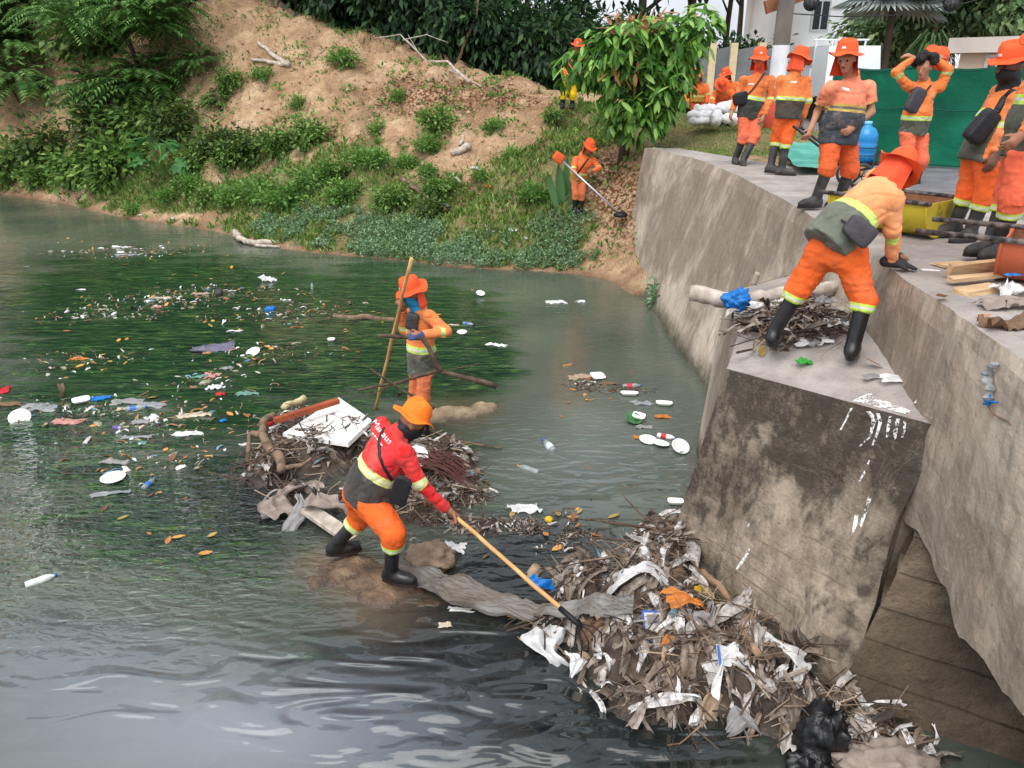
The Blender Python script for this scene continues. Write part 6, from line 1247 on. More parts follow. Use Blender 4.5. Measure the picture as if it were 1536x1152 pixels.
def drape(seed, L, W, n=12, m=7, sag=.6, pleat=.12):
    """a soft strip of cloth or film: pleated along its length, hanging at both ends"""
    r = np.random.default_rng(seed); f = r.random(6)*6.28; V = []
    for i in range(n + 1):
        s_ = i/n - .5; wd = W*(.75 + .35*math.sin(3.1*s_*2 + f[0]) + .12*math.sin(11*s_ + f[1])); off = W*.35*math.sin(2.3*s_*2 + f[2])
        for j in range(m + 1):
            t_ = j/m - .5; ed = .05*L*math.sin(9*t_ + f[5])*(abs(s_) > .4)
            V.append((s_*L + ed, off + t_*wd, -sag*L*s_*s_*2.2 + pleat*W*math.sin(t_*13 + f[3] + s_*2.5) + .5*pleat*W*math.sin(t_*27 + f[4]) + .06*W*math.sin(s_*17 + f[1]) - .25*W*t_*t_))
    F = np.array([(i*(m+1)+j, i*(m+1)+j+1, (i+1)*(m+1)+j+1, (i+1)*(m+1)+j) for i in range(n) for j in range(m)]); V = np.array(V); V += .05*W*np.stack([fbm(V*14 + seed, 2)]*3, 1); return V, F
def blob(seed, rad, amp=.3, n=14):
    V = []; F = []
    for j in range(n + 1):
        for i in range(2*n): th, ph = math.pi*j/n, math.pi*i/n; V.append((math.sin(th)*math.cos(ph), math.sin(th)*math.sin(ph), math.cos(th)))
    V = np.array(V); h = np.abs(fbm(V*1.6 + seed*2.3, 2))*.8 + .55*np.abs(fbm(V*3.6 + seed, 3)); V = V*(1 + amp*(h[:, None] - .5)*1.6)*np.array(rad)
    F = np.array([(j*2*n+i, (j+1)*2*n+i, (j+1)*2*n+(i+1) % (2*n), j*2*n+(i+1) % (2*n)) for j in range(n) for i in range(2*n)]); return V, F
def rotz(V, a, tilt=(0, 0)): return np.asarray(V) @ np.array(Euler((tilt[0], tilt[1], a)).to_matrix()).T
def plastic(name, rgb, rough=.45, trans=.25, vary=.2, bump=.3): return solid(name, rgb, rough, .5, vary, 14, bump, trans=trans, bscale=40)
K = dict(white=plastic('white_plastic_film', c(232,232,232)), foam=solid('white_foam', c(244,244,242), .8, .3, .04), cream=plastic('cream_film', c(214,200,176)), grey=plastic('grey_film', c(158,156,156)), clear=plastic('cloudy_film', c(178,182,184), .3, .4), beige=plastic('muddy_rag', c(168,146,122), .9, .1),
         brown=plastic('brown_rag', c(120,92,70), .9, .1), black=plastic('black_bag_film', c(26,26,28), .3, .02), blue=plastic('blue_film', c(30,130,214)), red=plastic('red_wrapper', c(206,44,48)), teal=plastic('teal_mesh_rag', c(116,160,148), .8), pink=plastic('pink_film', c(206,150,140)), yellow=plastic('yellow_wrapper', c(232,196,52)),
         green=plastic('green_packet', c(60,170,66)), purple=plastic('grey_violet_sheet', c(120,116,136), .35), orange=plastic('orange_wrapper', c(214,130,56)), sack=plastic('grey_brown_sack', c(150,136,126), .9, .05))
def film(name, px_, py_, z, sx_, sy_, mat, label, cat, rz=0., seed=1, amp=.25, curl=.2, tilt=(0, 0), group=None, n=12, at_=None):
    q = PZ(px_, py_, z) if at_ is None else np.array(at_); V, F = crumple(seed, sx_, sy_, amp, n, curl); V = rotz(V, rz, tilt); V = V + q; V[:, 2] = np.maximum(V[:, 2], V[:, 2].mean() - .12)
    return tag(mk(name, V, F, K[mat] if isinstance(mat, str) else mat, None, n >= 12, base=q), label, cat, group)
def lump(name, px_, py_, z, rad, mat, label, cat, rz=0., seed=1, amp=.35, group=None, tilt=(0, 0)):
    q = PZ(px_, py_, z); V, F = blob(seed, rad, amp, 26 if max(rad) > .1 else 14); return tag(mk(name, rotz(V, rz, tilt) + q, F, K[mat] if isinstance(mat, str) else mat, None, True, base=q), label, cat, group)
PLATE = [(.001, .0), (.075, .0), (.085, .008), (.115, .018), (.118, .022), (.112, .023), (.083, .013), (.073, .006), (.001, .006)]
BOWL = [(.001, 0), (.045, 0), (.075, .05), (.082, .055), (.078, .056), (.043, .006), (.001, .006)]
def lathe_thing(name, prof, px_, py_, z, sc_, mat, label, cat, tilt=(0, 0), group=None, n=22, rz=0.):
    q = PZ(px_, py_, z); M = np.array(Euler((tilt[0], tilt[1], rz)).to_matrix())*sc_; mb = MB().lathe(prof, n, q, M); return tag(mb.out(name, K[mat] if isinstance(mat, str) else mat, None, True, base=q), label, cat, group)
M_clear = solid('clear_bottle_plastic', c(196,206,206), .12, .5, .05, transm=.6); M_capb = solid('bottle_cap', c(40,90,180), .4)
def bottle(px_, py_, z, rz, body, lab, label, sc_=1.0, cap=None, group='plastic bottles in the water', tilt=.06):
    q = PZ(px_, py_, z); sc_ = sc_*.85; t_ = thing('plastic_bottle', q, label, 'bottle', group); M = np.array(Euler((0, math.pi/2 - tilt, rz)).to_matrix())*sc_
    MB().lathe([(.01, -.13), (.034, -.128), (.037, -.11), (.036, -.03), (.033, -.02), (.037, -.01), (.037, .04), (.03, .075), (.015, .10), (.0135, .115)], 14, q, M).out('body', body, t_, True)
    MB().lathe([(.001, .112), (.017, .113), (.017, .13), (.001, .131)], 12, q, M).out('cap', cap or M_capb, t_, True)
    if lab is not None: MB().lathe([(.0378, -.075), (.0385, -.07), (.0385, -.005), (.0378, 0)], 14, q, M).out('wrapper', lab, t_, True)
    return t_
def foam_box(px_, py_, z, sx_, sy_, rz, label, tilt=(0, 0), mat='foam', h=.035):
    q = PZ(px_, py_, z); V = []; n = 20
    for (s_, zz) in ((.80, 0), (.97, h*.8), (1.0, h), (.93, h), (.76, .008)):
        for k in range(n): a = 2*math.pi*k/n; ca, sa = math.cos(a), math.sin(a); V.append((s_*sx_*.5*np.sign(ca)*abs(ca)**.45, s_*sy_*.5*np.sign(sa)*abs(sa)**.45, zz))
    F = [(j*n+k, j*n+(k+1) % n, (j+1)*n+(k+1) % n, (j+1)*n+k) for j in range(4) for k in range(n)] + [tuple(range(n-1, -1, -1)), tuple(4*n + k for k in range(n))]
    return tag(mk('foam_tray', rotz(V, rz, tilt) + q, F, K[mat], None, True, base=q), label, 'foam tray', 'foam trays and plates')
# ---------------------------------------------------------------- rubbish floating on the stream
FP = 'foam trays and plates'
lathe_thing('plate', PLATE, 170, 718, .01, 1.0, 'foam', 'round white plate floating alone near the left edge', 'plate', (.05, 0), FP)
lathe_thing('plate', PLATE, 30, 627, .02, 1.0, 'foam', 'white plate half sunk at the far left edge', 'plate', (.5, .3), FP); lathe_thing('plate', PLATE, 380, 529, .01, .9, 'foam', 'white plate tipped on edge in the algae', 'plate', (.35, -.2), FP)
foam_box(122, 602, .02, .2, .13, .6, 'white foam tray amid wrappers at the left', (.15, 0)); foam_box(497, 511, .01, .11, .09, 0, 'little white foam lid behind the tall pole'); 
lathe_thing('bowl', BOWL, 720, 443, .01, 1.0, 'foam', 'white cup floating alone in the grey water', 'bowl', (.3, .2), FP); lathe_thing('bowl', BOWL, 693, 502, .0, .95, 'foam', 'white bowl beside the wading worker', 'bowl', (.1, 0), FP)
film('plastic_bag', 835, 452, .02, .32, .16, 'white', 'white plastic scrap floating toward the wall, the larger', 'plastic scrap', .1, 3); film('plastic_bag', 871, 451, .02, .17, .12, 'white', 'small white plastic scrap next to the larger one', 'plastic scrap', .4, 5)
film('plastic_bag', 402, 418, .05, .32, .22, 'white', 'white crumpled bag standing out of the upper water', 'plastic bag', .3, 7, .55); lump('blue_ball', 405, 464, .02, (.09, .08, .06), 'blue', 'bright blue plastic lump floating mid-stream', 'plastic lump', .2, 3, .2)
sh = thing('lost_shoe', PZ(328,438,.02), 'dark grey shoe lying on floating branches', 'shoe'); bag(dict(root=sh), PZ(328,438,.05), (.11, .27, .09), ((.9, .3, 0), (-.3, .9, 0), (0, 0, 1)), M_greybag, 'upper'); bag(dict(root=sh), PZ(328,438,.01), (.12, .29, .03), ((.9, .3, 0), (-.3, .9, 0), (0, 0, 1)), M_black, 'sole')
film('plastic_sheet', 318, 522, .02, .55, .28, 'purple', 'grey violet crumpled sheet spread on the algae', 'plastic sheet', .25, 9, .3, .05); film('wrapper', 323, 580, .03, .22, .14, 'white', 'white and red wrapper in mid-stream', 'wrapper', -.3, 12, .4); film('wrapper', 330, 590, .02, .12, .08, 'red', 'small red wrapper under the white one', 'wrapper', .3, 14, .3)
film('wrapper', 318, 562, .02, .2, .12, 'pink', 'pinkish wrapper above the white and red wrapper', 'wrapper', .3, 15, .4); film('wrapper', 300, 564, .02, .22, .09, 'teal', 'thin green wrapper trailing left of the pink one', 'wrapper', .5, 16, .3)
cn = thing('drink_can', PZ(176,642,.01), 'violet drink can floating on its side', 'can'); MB().lathe([(.02, -.06), (.03, -.058), (.033, -.05), (.033, .05), (.028, .06), (.02, .061)], 16, PZ(176,642,.01), np.array(Euler((0, 1.4, -.5)).to_matrix())).out('shell', solid('violet_can', c(112,96,150), .3, metal=.4), cn, True); MB().lathe([(.001, .0605), (.026, .061), (.026, .0625), (.001, .063)], 14, PZ(176,642,.01), np.array(Euler((0, 1.4, -.5)).to_matrix())).out('lid', M_alu, cn, True)
LB, LR, LW = solid('blue_label', c(60,110,190), .5), solid('red_label', c(206,50,56), .5), solid('pale_label', c(206,220,230), .5)
bottle(224, 725, .01, 1.4, M_clear, LB, 'small clear bottle with blue label below the violet can', .9); bottle(62, 870, .01, .6, solid('milky_bottle', c(206,214,208), .3), None, 'milky empty bottle floating in ripples at the lower left', 1.0)
bottle(703, 486, .01, -.6, M_clear, LB, 'bottle with blue label behind the wading worker', .95); bottle(823, 668, .01, 1.95, M_clear, LW, 'clear bottle with pale label alone in open water', 1.25); bottle(792, 704, .0, 2.6, M_clear, None, 'cloudy bottle with orange cap below the clear one', 1.15, solid('orange_cap', c(206,110,50), .5))
bottle(948, 579, .01, .0, M_clear, LR, 'bottle with red label in the floating rubbish line', 1.1); bottle(1000, 655, .02, -.5, solid('white_bottle', c(230,228,226), .4), LR, 'white bottle with red label beside the stacked plates', .95); bottle(853, 548, .0, .4, solid('amber_bottle', c(160,112,72), .3), None, 'brown bottle at the upper end of the floating rubbish', .8)
bottle(468, 430, .04, 1.57, M_clear, None, 'small clear bottle bobbing upright beyond the white bag', .7, tilt=1.3); bottle(225, 452, .0, .2, M_clear, LW, 'pale bottle among floating leaves at the upper left', .9); bottle(205, 612, .02, .2, M_clear, LB, 'clear bottle with blue label in the left wrapper raft', 1.1)
foam_box(896, 566, .02, .2, .15, .4, 'open white foam box leading the floating rubbish line', (.25, .1)); foam_box(996, 607, .01, .2, .1, -.2, 'white foam tray floating near the wall'); foam_box(944, 592, .01, .22, .09, -.1, 'white foam tray lying under the red label bottle')
foam_box(958, 626, .05, .15, .11, -.4, 'white lid on top of the green tub', (.2, .1)); lathe_thing('tub', BOWL, 948, 633, .0, 1.25, solid('green_tub', c(90,150,96), .3, transm=.3), 'green plastic tub holding a white lid', 'tub', (.3, .2))
lathe_thing('plate', PLATE, 972, 661, .01, .85, 'foam', 'white plate overlapping another by the red label bottle', 'plate', (.1, .1), FP); lathe_thing('plate', PLATE, 990, 666, .02, .85, 'foam', 'upper white plate of the overlapping pair', 'plate', (-.1, .15), FP); lathe_thing('bowl', BOWL, 1018, 674, .01, 1.2, 'foam', 'white bowl closest to the buttress', 'bowl', (.5, .2), FP)
film('plastic_bag', 786, 762, .03, .28, .13, 'white', 'white film strip in the dark water behind the rake', 'plastic scrap', -.1, 21, .5); foam_box(1013, 755, .02, .15, .09, -.1, 'white foam piece touching the buttress'); film('plastic_bag', 745, 517, .01, .3, .08, 'white', 'long white strip behind the wading worker', 'plastic scrap', -.35, 23, .4)
lump('yellow_fruit', 823, 779, .02, (.04, .035, .03), 'yellow', 'yellow fruit floating behind the rake handle', 'fruit', 0, 4, .1)
FW = 'wrappers drifting on the stream'
for k, (a, b_, sx_, sy_, mt, rz, lb) in enumerate([(60,612,.42,.2,'clear',.2,'cloudy film trailing from the half-sunk plate'),(100,632,.34,.14,'pink',0,'pinkish film right of the half-sunk plate'),(150,597,.22,.12,'blue',.4,'bluish wrapper behind the white foam tray'),(190,602,.35,.15,'grey',.1,'grey wrapper in the left raft'),
    (228,607,.34,.14,'clear',-.2,'clear film at the right end of the left raft'),(195,613,.3,.1,'cream',.05,'cream strip along the left raft'),(228,628,.14,.16,'white',.8,'white torn bag below the left raft'),(210,632,.2,.1,'grey',.2,'grey film sunk beside the white torn bag'),(290,622,.34,.12,'cream',.15,'cream wrapper with green algae'),
    (280,651,.28,.11,'white',.1,'pale film floating below the cream wrapper'),(172,693,.26,.09,'grey',-.1,'grey strip just above the round plate'),(165,740,.32,.08,'clear',.2,'clear strip just below the round plate'),(5,585,.14,.2,'red',.2,'red and white wrapper cut by the left edge'),(8,606,.4,.1,'brown',0,'brown strip cut by the left edge'),
    (180,370,.4,.14,'white',0,'white film among leaves near the far shore'),(190,382,.4,.1,'clear',.1,'clear film behind the leaf raft'),(240,446,.34,.1,'cream',.1,'cream film by the shoe'),(237,460,.16,.1,'pink',.2,'pinkish scrap below the cream film'),(122,434,.15,.07,'white',0,'white scrap with leaf at the upper left'),
    (168,474,.14,.06,'grey',0,'grey scrap ending a floating twig'),(120,538,.24,.09,'orange',.1,'orange wrapper drifting at the left'),(352,496,.22,.07,'white',0,'flat white scrap above the violet sheet'),(340,552,.14,.1,'grey',.5,'grey scrap above the red wrapper'),(372,590,.25,.1,'teal',.2,'greenish film in the algae below the pole'),
    (430,450,.15,.06,'white',0,'white scrap behind the tall pole'),(205,655,.3,.08,'clear',.1,'clear strip below the violet can'),(213,664,.09,.07,'teal',.3,'small teal scrap below the violet can'),(334,630,.08,.06,'blue',.2,'small blue scrap left of the foam panel'),(960,656,.14,.07,'orange',0,'orange scrap near the overlapping plates'),
    (965,640,.2,.09,'grey',0,'grey film beside the green tub'),(993,625,.18,.1,'orange',.1,'orange wrapper under the floating tray'),(915,575,.2,.08,'brown',.1,'brown scrap in the floating rubbish line'),(870,565,.3,.14,'beige',.2,'beige scrap raft in the floating line'),(962,604,.26,.12,'clear',-.2,'clear film below the red label bottle'),
    (668,937,.09,.05,'cream',0,'cream scrap in the dark water below the film sheet'),(690,914,.2,.05,'white',-.1,'white strip under the film sheet'),(40,400,.1,.05,'grey',0,'grey scrap far out at the upper left'),(300,440,.3,.1,'beige',.1,'beige scrap left of the shoe'),(347,436,.14,.05,'white',.2,'white scrap right of the shoe'),(680,487,.16,.04,'cream',-.1,'pale stick scrap beside the blue bottle')]):
    film('wrapper', a, b_, .012, sx_, sy_, mt, lb, 'wrapper', rz, 100 + k, .28, .06, group=FW, n=10)
# dead leaves: 110 on the water
lfV = np.array([(0, 0, 0), (.35, .22, .03), (.7, .18, .02), (1, 0, .05), (.7, -.2, .03), (.35, -.2, .02), (.5, 0, -.01)]); lfF = [(0, 1, 6), (1, 2, 6), (2, 3, 6), (3, 4, 6), (4, 5, 6), (5, 0, 6)]
m, t, b = nt('floating_dead_leaf'); oi = nd(t, 'ShaderNodeObjectInfo'); cc = ramp(t, oi.outputs['Random'], [(0, c(96,62,40)), (.35, c(168,106,56)), (.7, c(206,152,76)), (1, c(150,132,70))]); t.links.new(cc, b.inputs['Base Color']); b.inputs['Roughness'].default_value = .6
lme = bpy.data.meshes.new('dead_leaf'); lme.from_pydata(lfV.tolist(), [], lfF); lme.materials.append(m); r = np.random.default_rng(77); nl = 0
zones = [(230,375,90,30,34),(330,440,130,60,30),(450,470,130,50,22),(130,500,120,70,10),(270,660,110,90,16),(900,590,50,30,10),(860,780,70,40,12),(600,440,70,40,8),(300,800,90,60,5)]
ZN = ['near the far shore','around the lost shoe','in the weed behind the tall pole','at the upper left','below the violet can','in the rubbish line by the wall','behind the rake handle','near the wading worker','in the ripples left of the boots']
for zi, (zx, zy, rx, ry, n) in enumerate(zones):
    for k in range(n):
        a, b_ = zx + r.normal()*rx*.6, zy + r.normal()*ry*.6
        if b_ < 352 or a < 0 or (a > 955 and b_ < 600): continue
        inst('dead_leaf', lme, PZ(a, b_, .006), (r.normal()*.12, r.normal()*.12, r.random()*6.28), .07 + .08*r.random(), None, 'small curled brown leaf afloat ' + ZN[zi], 'leaf', 'dead leaves afloat ' + ZN[zi]); nl += 1
for k, (a, b_, s_, lb) in enumerate([(760,925,.12,'curled tan leaf at the near edge of the pile'),(1145,520,.16,'crumpled brown leaf beside the left boot on the buttress'),(1325,561,.16,'broad brown leaf near the wall on the buttress'),(1418,446,.15,'curled brown leaf beside the stacked boards'),(1463,474,.1,'small dry leaf on the walkway in front of the boards'),(310,805,.1,'dark brown leaf in the ripples left of the boots'),(255,692,.13,'orange curled leaf right of the round plate'),(1352,349,.08,'dry leaf behind the leaning hand')]):
    z = .01 if a < 1000 else (1.76 if a < 1330 and b_ > 500 else 2.41); q = PZ(a, b_, z); 
    if z == 1.76: q[2] = butz(q[0], q[1]) + .01
    inst('dead_leaf', lme, q, (.25, -.3, k*1.3), s_, None, lb, 'leaf')
# floating log and sandbar
branch('floating_log', 'pale half-sunk log behind the tall pole', 'log', [([PZ(500,474,.01), PZ(545,476,.02), PZ(592,480,.0)], .05, .04)], M_bark_b)
def wetten(m, top=.045, dark=c(62,52,44)):
    t = m.node_tree; b = t.nodes['Principled BSDF']; src = b.inputs['Base Color'].links[0].from_socket; g = nd(t, 'ShaderNodeNewGeometry'); sx = nd(t, 'ShaderNodeSeparateXYZ'); t.links.new(g.outputs['Position'], sx.inputs[0])
    z = math_n(t, 'ADD', sx.outputs[2], math_n(t, 'MULTIPLY', math_n(t, 'SUBTRACT', noise_n(t, 9, 4), .5), .05)); f = ramp(t, z, [(0.0, (1,1,1,1)), (top, (0,0,0,1))]); t.links.new(mix(t, math_n(t, 'MULTIPLY', f, .85), src, dark), b.inputs['Base Color']); t.links.new(math_n(t, 'SUBTRACT', .8, math_n(t, 'MULTIPLY', f, .6)), b.inputs['Roughness']); return m
M_mud = pmat('wet_mud', [(0.3, c(84,66,52)), (0.5, c(124,100,78)), (0.72, c(156,132,106))], 5, 6, .5, .8, 26, .03)
M_sand = pmat('pale_sand_mud', [(0.3, c(128,108,84)), (0.55, c(168,146,116)), (0.75, c(190,170,142))], 7, 6, .85, .8, 30, .03)
M_mud_d = pmat('dark_wet_mud', [(0.3, c(52,44,38)), (0.55, c(84,72,62)), (0.75, c(118,102,88))], 6, 6, .4, .8, 26, .03)
wetten(M_mud); wetten(M_sand); wetten(M_mud_d, .06, c(40,36,32))
def mound(name, items, mat, label, cat, kind='structure', step=.03, amp=.03):
    """low heap given as bumps (px, py, radius x, radius y, height)"""
    B = [(*PZ(a, b_, 0)[:2], rx, ry, h) for a, b_, rx, ry, h in items]; x0 = min(q[0] - 2*q[2] for q in B); x1 = max(q[0] + 2*q[2] for q in B); y0 = min(q[1] - 2*q[3] for q in B); y1 = max(q[1] + 2*q[3] for q in B)
    X, Y = np.meshgrid(np.arange(x0, x1, step), np.arange(y0, y1, step)); Z = np.full(X.shape, -.10)
    for (x, y, rx, ry, h) in B: Z = np.maximum(Z, -.1 + (h + .1)*np.exp(-(((X - x)/rx)**2 + ((Y - y)/ry)**2)**1.3))
    P = np.stack([X, Y, Z], -1); Z = Z + amp*fbm(P*4, 3) + amp*.6*fbm(P*13, 3); nx_ = X.shape[1]; I, J = np.meshgrid(np.arange(nx_ - 1), np.arange(X.shape[0] - 1)); b0 = (J*nx_ + I).ravel(); F = np.stack([b0, b0+1, b0+nx_+1, b0+nx_], 1)
    V = np.stack([X.ravel(), Y.ravel(), Z.ravel()], 1); F = F[(V[F][:, :, 2] > -.085).any(1)]; o = mk(name, V, F, mat, None, True); tag(o, label, cat, kind=kind)
    return BVHTree.FromPolygons([Vector(v) for v in V], F.tolist())
mound('sandbar', [(690,620,.42,.26,.06),(650,625,.34,.22,.05),(728,612,.22,.26,.06)], M_sand, 'brown sandbar behind the worker in red', 'sandbar')
mound('mud_bank', [(590,888,.38,.28,.045),(520,852,.38,.28,.04),(640,900,.24,.16,.025),(490,872,.3,.2,.015),(555,870,.4,.3,.03)], M_mud, 'brown mud under the boots of the worker in red', 'mud')
H1 = [(880,890,.28,.24,.2),(960,900,.32,.3,.36),(1030,960,.34,.3,.36),(930,1000,.24,.2,.26),(990,850,.28,.24,.24),(985,1060,.3,.16,.15),(1110,1040,.3,.22,.28),(1180,1080,.26,.18,.2),(1290,1130,.3,.2,.1),(830,950,.2,.15,.08),(985,805,.18,.18,.12),(1110,970,.16,.2,.26),(1050,1020,.3,.2,.3),(1230,1110,.2,.15,.16),(1350,1150,.25,.16,.06),(1185,1015,.16,.18,.16),(1240,1070,.18,.15,.12),(1300,1095,.2,.12,.06)]
H2 = [(480,690,.46,.36,.28),(540,680,.46,.36,.28),(610,690,.42,.3,.2),(425,690,.32,.36,.18),(665,695,.36,.3,.14),(450,645,.36,.3,.2),(700,720,.2,.2,.08),(560,750,.4,.24,.1),(640,770,.34,.24,.06),(720,790,.36,.2,.04),(790,790,.3,.2,.035),(650,840,.2,.13,.14),(440,750,.24,.22,.12),(600,745,.44,.28,.09),(685,745,.32,.24,.06),(395,715,.26,.26,.12)]
MB1 = mound('debris_heap', H1, M_mud_d, 'dark silt heap carrying the rubbish at the buttress foot', 'silt heap'); MB2 = mound('debris_island', H2, M_mud_d, 'dark silt island in mid-stream carrying sticks and rubbish', 'silt island')
def top_of(bv, x, y, dz=.0):
    h = bv.ray_cast(Vector((x, y, 3)), Vector((0, 0, -1))); return (h[0].z if h[0] else 0.0) + dz
# litter masses: twigs, rags, scraps (nobody could count them)
m, t, b = nt('twig_mass'); g = nd(t, 'ShaderNodeNewGeometry'); cc = ramp(t, g.outputs['Random Per Island'], [(0, c(38,30,26)), (.4, c(72,56,46)), (.75, c(112,92,76)), (1, c(172,152,130))]); t.links.new(cc, b.inputs['Base Color']); b.inputs['Roughness'].default_value = .85; M_twig = m
m, t, b = nt('rag_mass'); g = nd(t, 'ShaderNodeNewGeometry'); cc = ramp(t, g.outputs['Random Per Island'], [(0, c(54,46,40)), (.14, c(96,82,70)), (.26, c(138,122,108)), (.48, c(158,146,134)), (.70, c(190,184,178)), (.86, c(234,232,230)), (.98, c(120,160,170))], 'CONSTANT'); n_ = noise_n(t, 16, 5, .65); cc = mix(t, math_n(t, 'MULTIPLY', ramp(t, n_, [(0.42, (0,0,0,1)), (0.6, (1,1,1,1))]), .65), cc, c(76,60,48)); t.links.new(cc, b.inputs['Base Color']); b.inputs['Roughness'].default_value = .42; bump_n(t, b, noise_n(t, 30, 3), .5, .015); M_ragm = m
def twigs(bv, items, n, seed, lr=(.12, .55), rr=(.003, .010), zoff=.03, flat=.25, mat=None, bz=None):
    r = np.random.default_rng(seed); mb = MB(); B = [(*PZ(a, b_, 0)[:2], rx, ry, h) for a, b_, rx, ry, h in items] if bz is None else items; w = np.array([q[2]*q[3] for q in B]); w /= w.sum()
    for k in range(n):
        q = B[r.choice(len(B), p=w)]; x, y = q[0] + r.normal()*q[2]*.55, q[1] + r.normal()*q[3]*.55; z = (top_of(bv, x, y) if bz is None else bz(x, y)) + zoff*r.random()*2; a = r.random()*6.28; L = lr[0] + (lr[1] - lr[0])*r.random()**2; d = np.array([math.cos(a), math.sin(a), r.normal()*flat])*L*.5; p = np.array([x, y, z]); e = p + d; s_ = p - d
        e[2] = max(e[2], z - .06); s_[2] = max(s_[2], z - .06); rad = rr[0] + (rr[1] - rr[0])*r.random()**2; mb.tube([s_, p + r.normal(size=3)*L*.07, e], [rad, rad*.9, rad*.5], 4)
    return mb
def rags(bv, items, n, seed, s=(.06, .2), zoff=.04, bz=None, heading=None):
    r = np.random.default_rng(seed); B = [(*PZ(a, b_, 0)[:2], rx, ry, h) for a, b_, rx, ry, h in items] if bz is None else items; w = np.array([q[2]*q[3] for q in B]); w /= w.sum(); VV, FF, n0 = [], [], 0
    for k in range(n):
        q = B[r.choice(len(B), p=w)]; x, y = q[0] + r.normal()*q[2]*.5, q[1] + r.normal()*q[3]*.5; sz = s[0] + (s[1] - s[0])*r.random()**1.7; V, F = drape(seed*97 + k, sz*(1.2 + 1.6*r.random()), sz*(.25 + .45*r.random()), 9, 5, .25 + .7*r.random(), .10 + .12*r.random()); V = rotz(V, r.random()*6.28 if heading is None else heading + r.normal()*.6, (r.normal()*.4, r.normal()*.5 if heading is None else .35 + r.normal()*.3)) + np.array([x, y, (top_of(bv, x, y) if bz is None else bz(x, y)) + zoff*(.3 + r.random())]); VV.append(V); FF.append(F + n0); n0 += len(V)
    return np.vstack(VV), np.vstack(FF)
tag(twigs(MB1, H1, 1300, 1, (.08, .55), (.0015, .008), .05).out('twig_litter', M_twig, None), 'tangle of twigs over the heap at the buttress foot', 'twigs', kind='stuff'); tag(twigs(MB2, H2[:9] + H2[-4:], 1700, 2, (.06, .5), (.0015, .009), .05).out('twig_litter', M_twig, None), 'tangle of twigs over the mid-stream island', 'twigs', kind='stuff')
tag(mk('rag_litter', *rags(MB1, H1, 760, 3, (.05, .2), .05, None, -2.1), M_ragm, None, True), 'torn rags and film over the heap at the buttress foot', 'rags', kind='stuff'); tag(mk('rag_litter', *rags(MB2, H2[:8] + H2[-4:], 760, 4, (.04, .17)), M_ragm, None, True), 'torn rags and scraps over the mid-stream island', 'rags', kind='stuff')
tag(twigs(MB2, [(720,780,.5,.3,.04),(800,790,.45,.28,.03),(860,800,.3,.25,.03),(880,580,.25,.16,.02),(940,585,.3,.12,.02),(640,780,.5,.25,.02)], 1500, 5, (.03, .14), (.002, .006), .01, .1).out('floating_litter', M_twig, None), 'fine floating twig litter in the grey water', 'twigs', kind='stuff')
tag(mk('floating_scraps', *rags(MB2, [(720,790,.5,.28,.04),(810,800,.4,.28,.03),(660,790,.3,.2,.03),(880,575,.3,.14,.02)], 380, 6, (.02, .07), .01), M_ragm, None), 'fine floating scraps between island and heap', 'scraps', kind='stuff')
DR = [(80,612,1.1,.28,0),(200,608,1.0,.25,0),(250,640,.9,.4,0),(300,625,.5,.3,0),(240,690,.7,.5,0),(320,570,.6,.4,0),(200,378,1.3,.5,0),(250,450,1.2,.5,0),(330,440,1.0,.5,0),(430,470,1.0,.6,0),(150,470,1.0,.4,0),(390,530,.9,.4,0),(460,620,.5,.3,0),(120,540,.8,.4,0)]
m, t, b = nt('drift_mass'); g = nd(t, 'ShaderNodeNewGeometry'); cc = ramp(t, g.outputs['Random Per Island'], [(0, c(92,70,50)), (.2, c(168,122,76)), (.4, c(150,146,120)), (.6, c(196,192,184)), (.74, c(238,238,236)), (.92, c(196,120,100)), (.96, c(110,150,170))], 'CONSTANT'); t.links.new(cc, b.inputs['Base Color']); b.inputs['Roughness'].default_value = .5
DR = [(a, b_, rx*1.25, ry*1.35, h) for a, b_, rx, ry, h in DR]
tag(mk('drifting_scraps', *rags(MB2, DR, 1150, 16, (.02, .10), .008), m, None, True), 'drifting film scraps and scum over the weedy water', 'scraps', kind='stuff'); tag(twigs(MB2, DR, 900, 17, (.03, .22), (.002, .006), .006, .05).out('drifting_twigs', M_twig, None), 'drifting twigs and straw over the weedy water', 'twigs', kind='stuff')
# reddish fine brush on the island
r = np.random.default_rng(8); mb = MB()
for k in range(90):
    a = PZ(600 + 60*r.random(), 672 + 25*r.random(), .2 + .08*r.random()); e = PZ(680 + 40*r.random(), 690 + 50*r.random(), .08 + .06*r.random()); mb.tube([a, lerp(a, e, .5) + UP*.05, e], [.005, .004, .002], 4)
tag(mb.out('palm_broom', solid('reddish_fibre', c(88,52,46), .8), None), 'fan of reddish palm fibres on the mid-stream island', 'palm fibres')
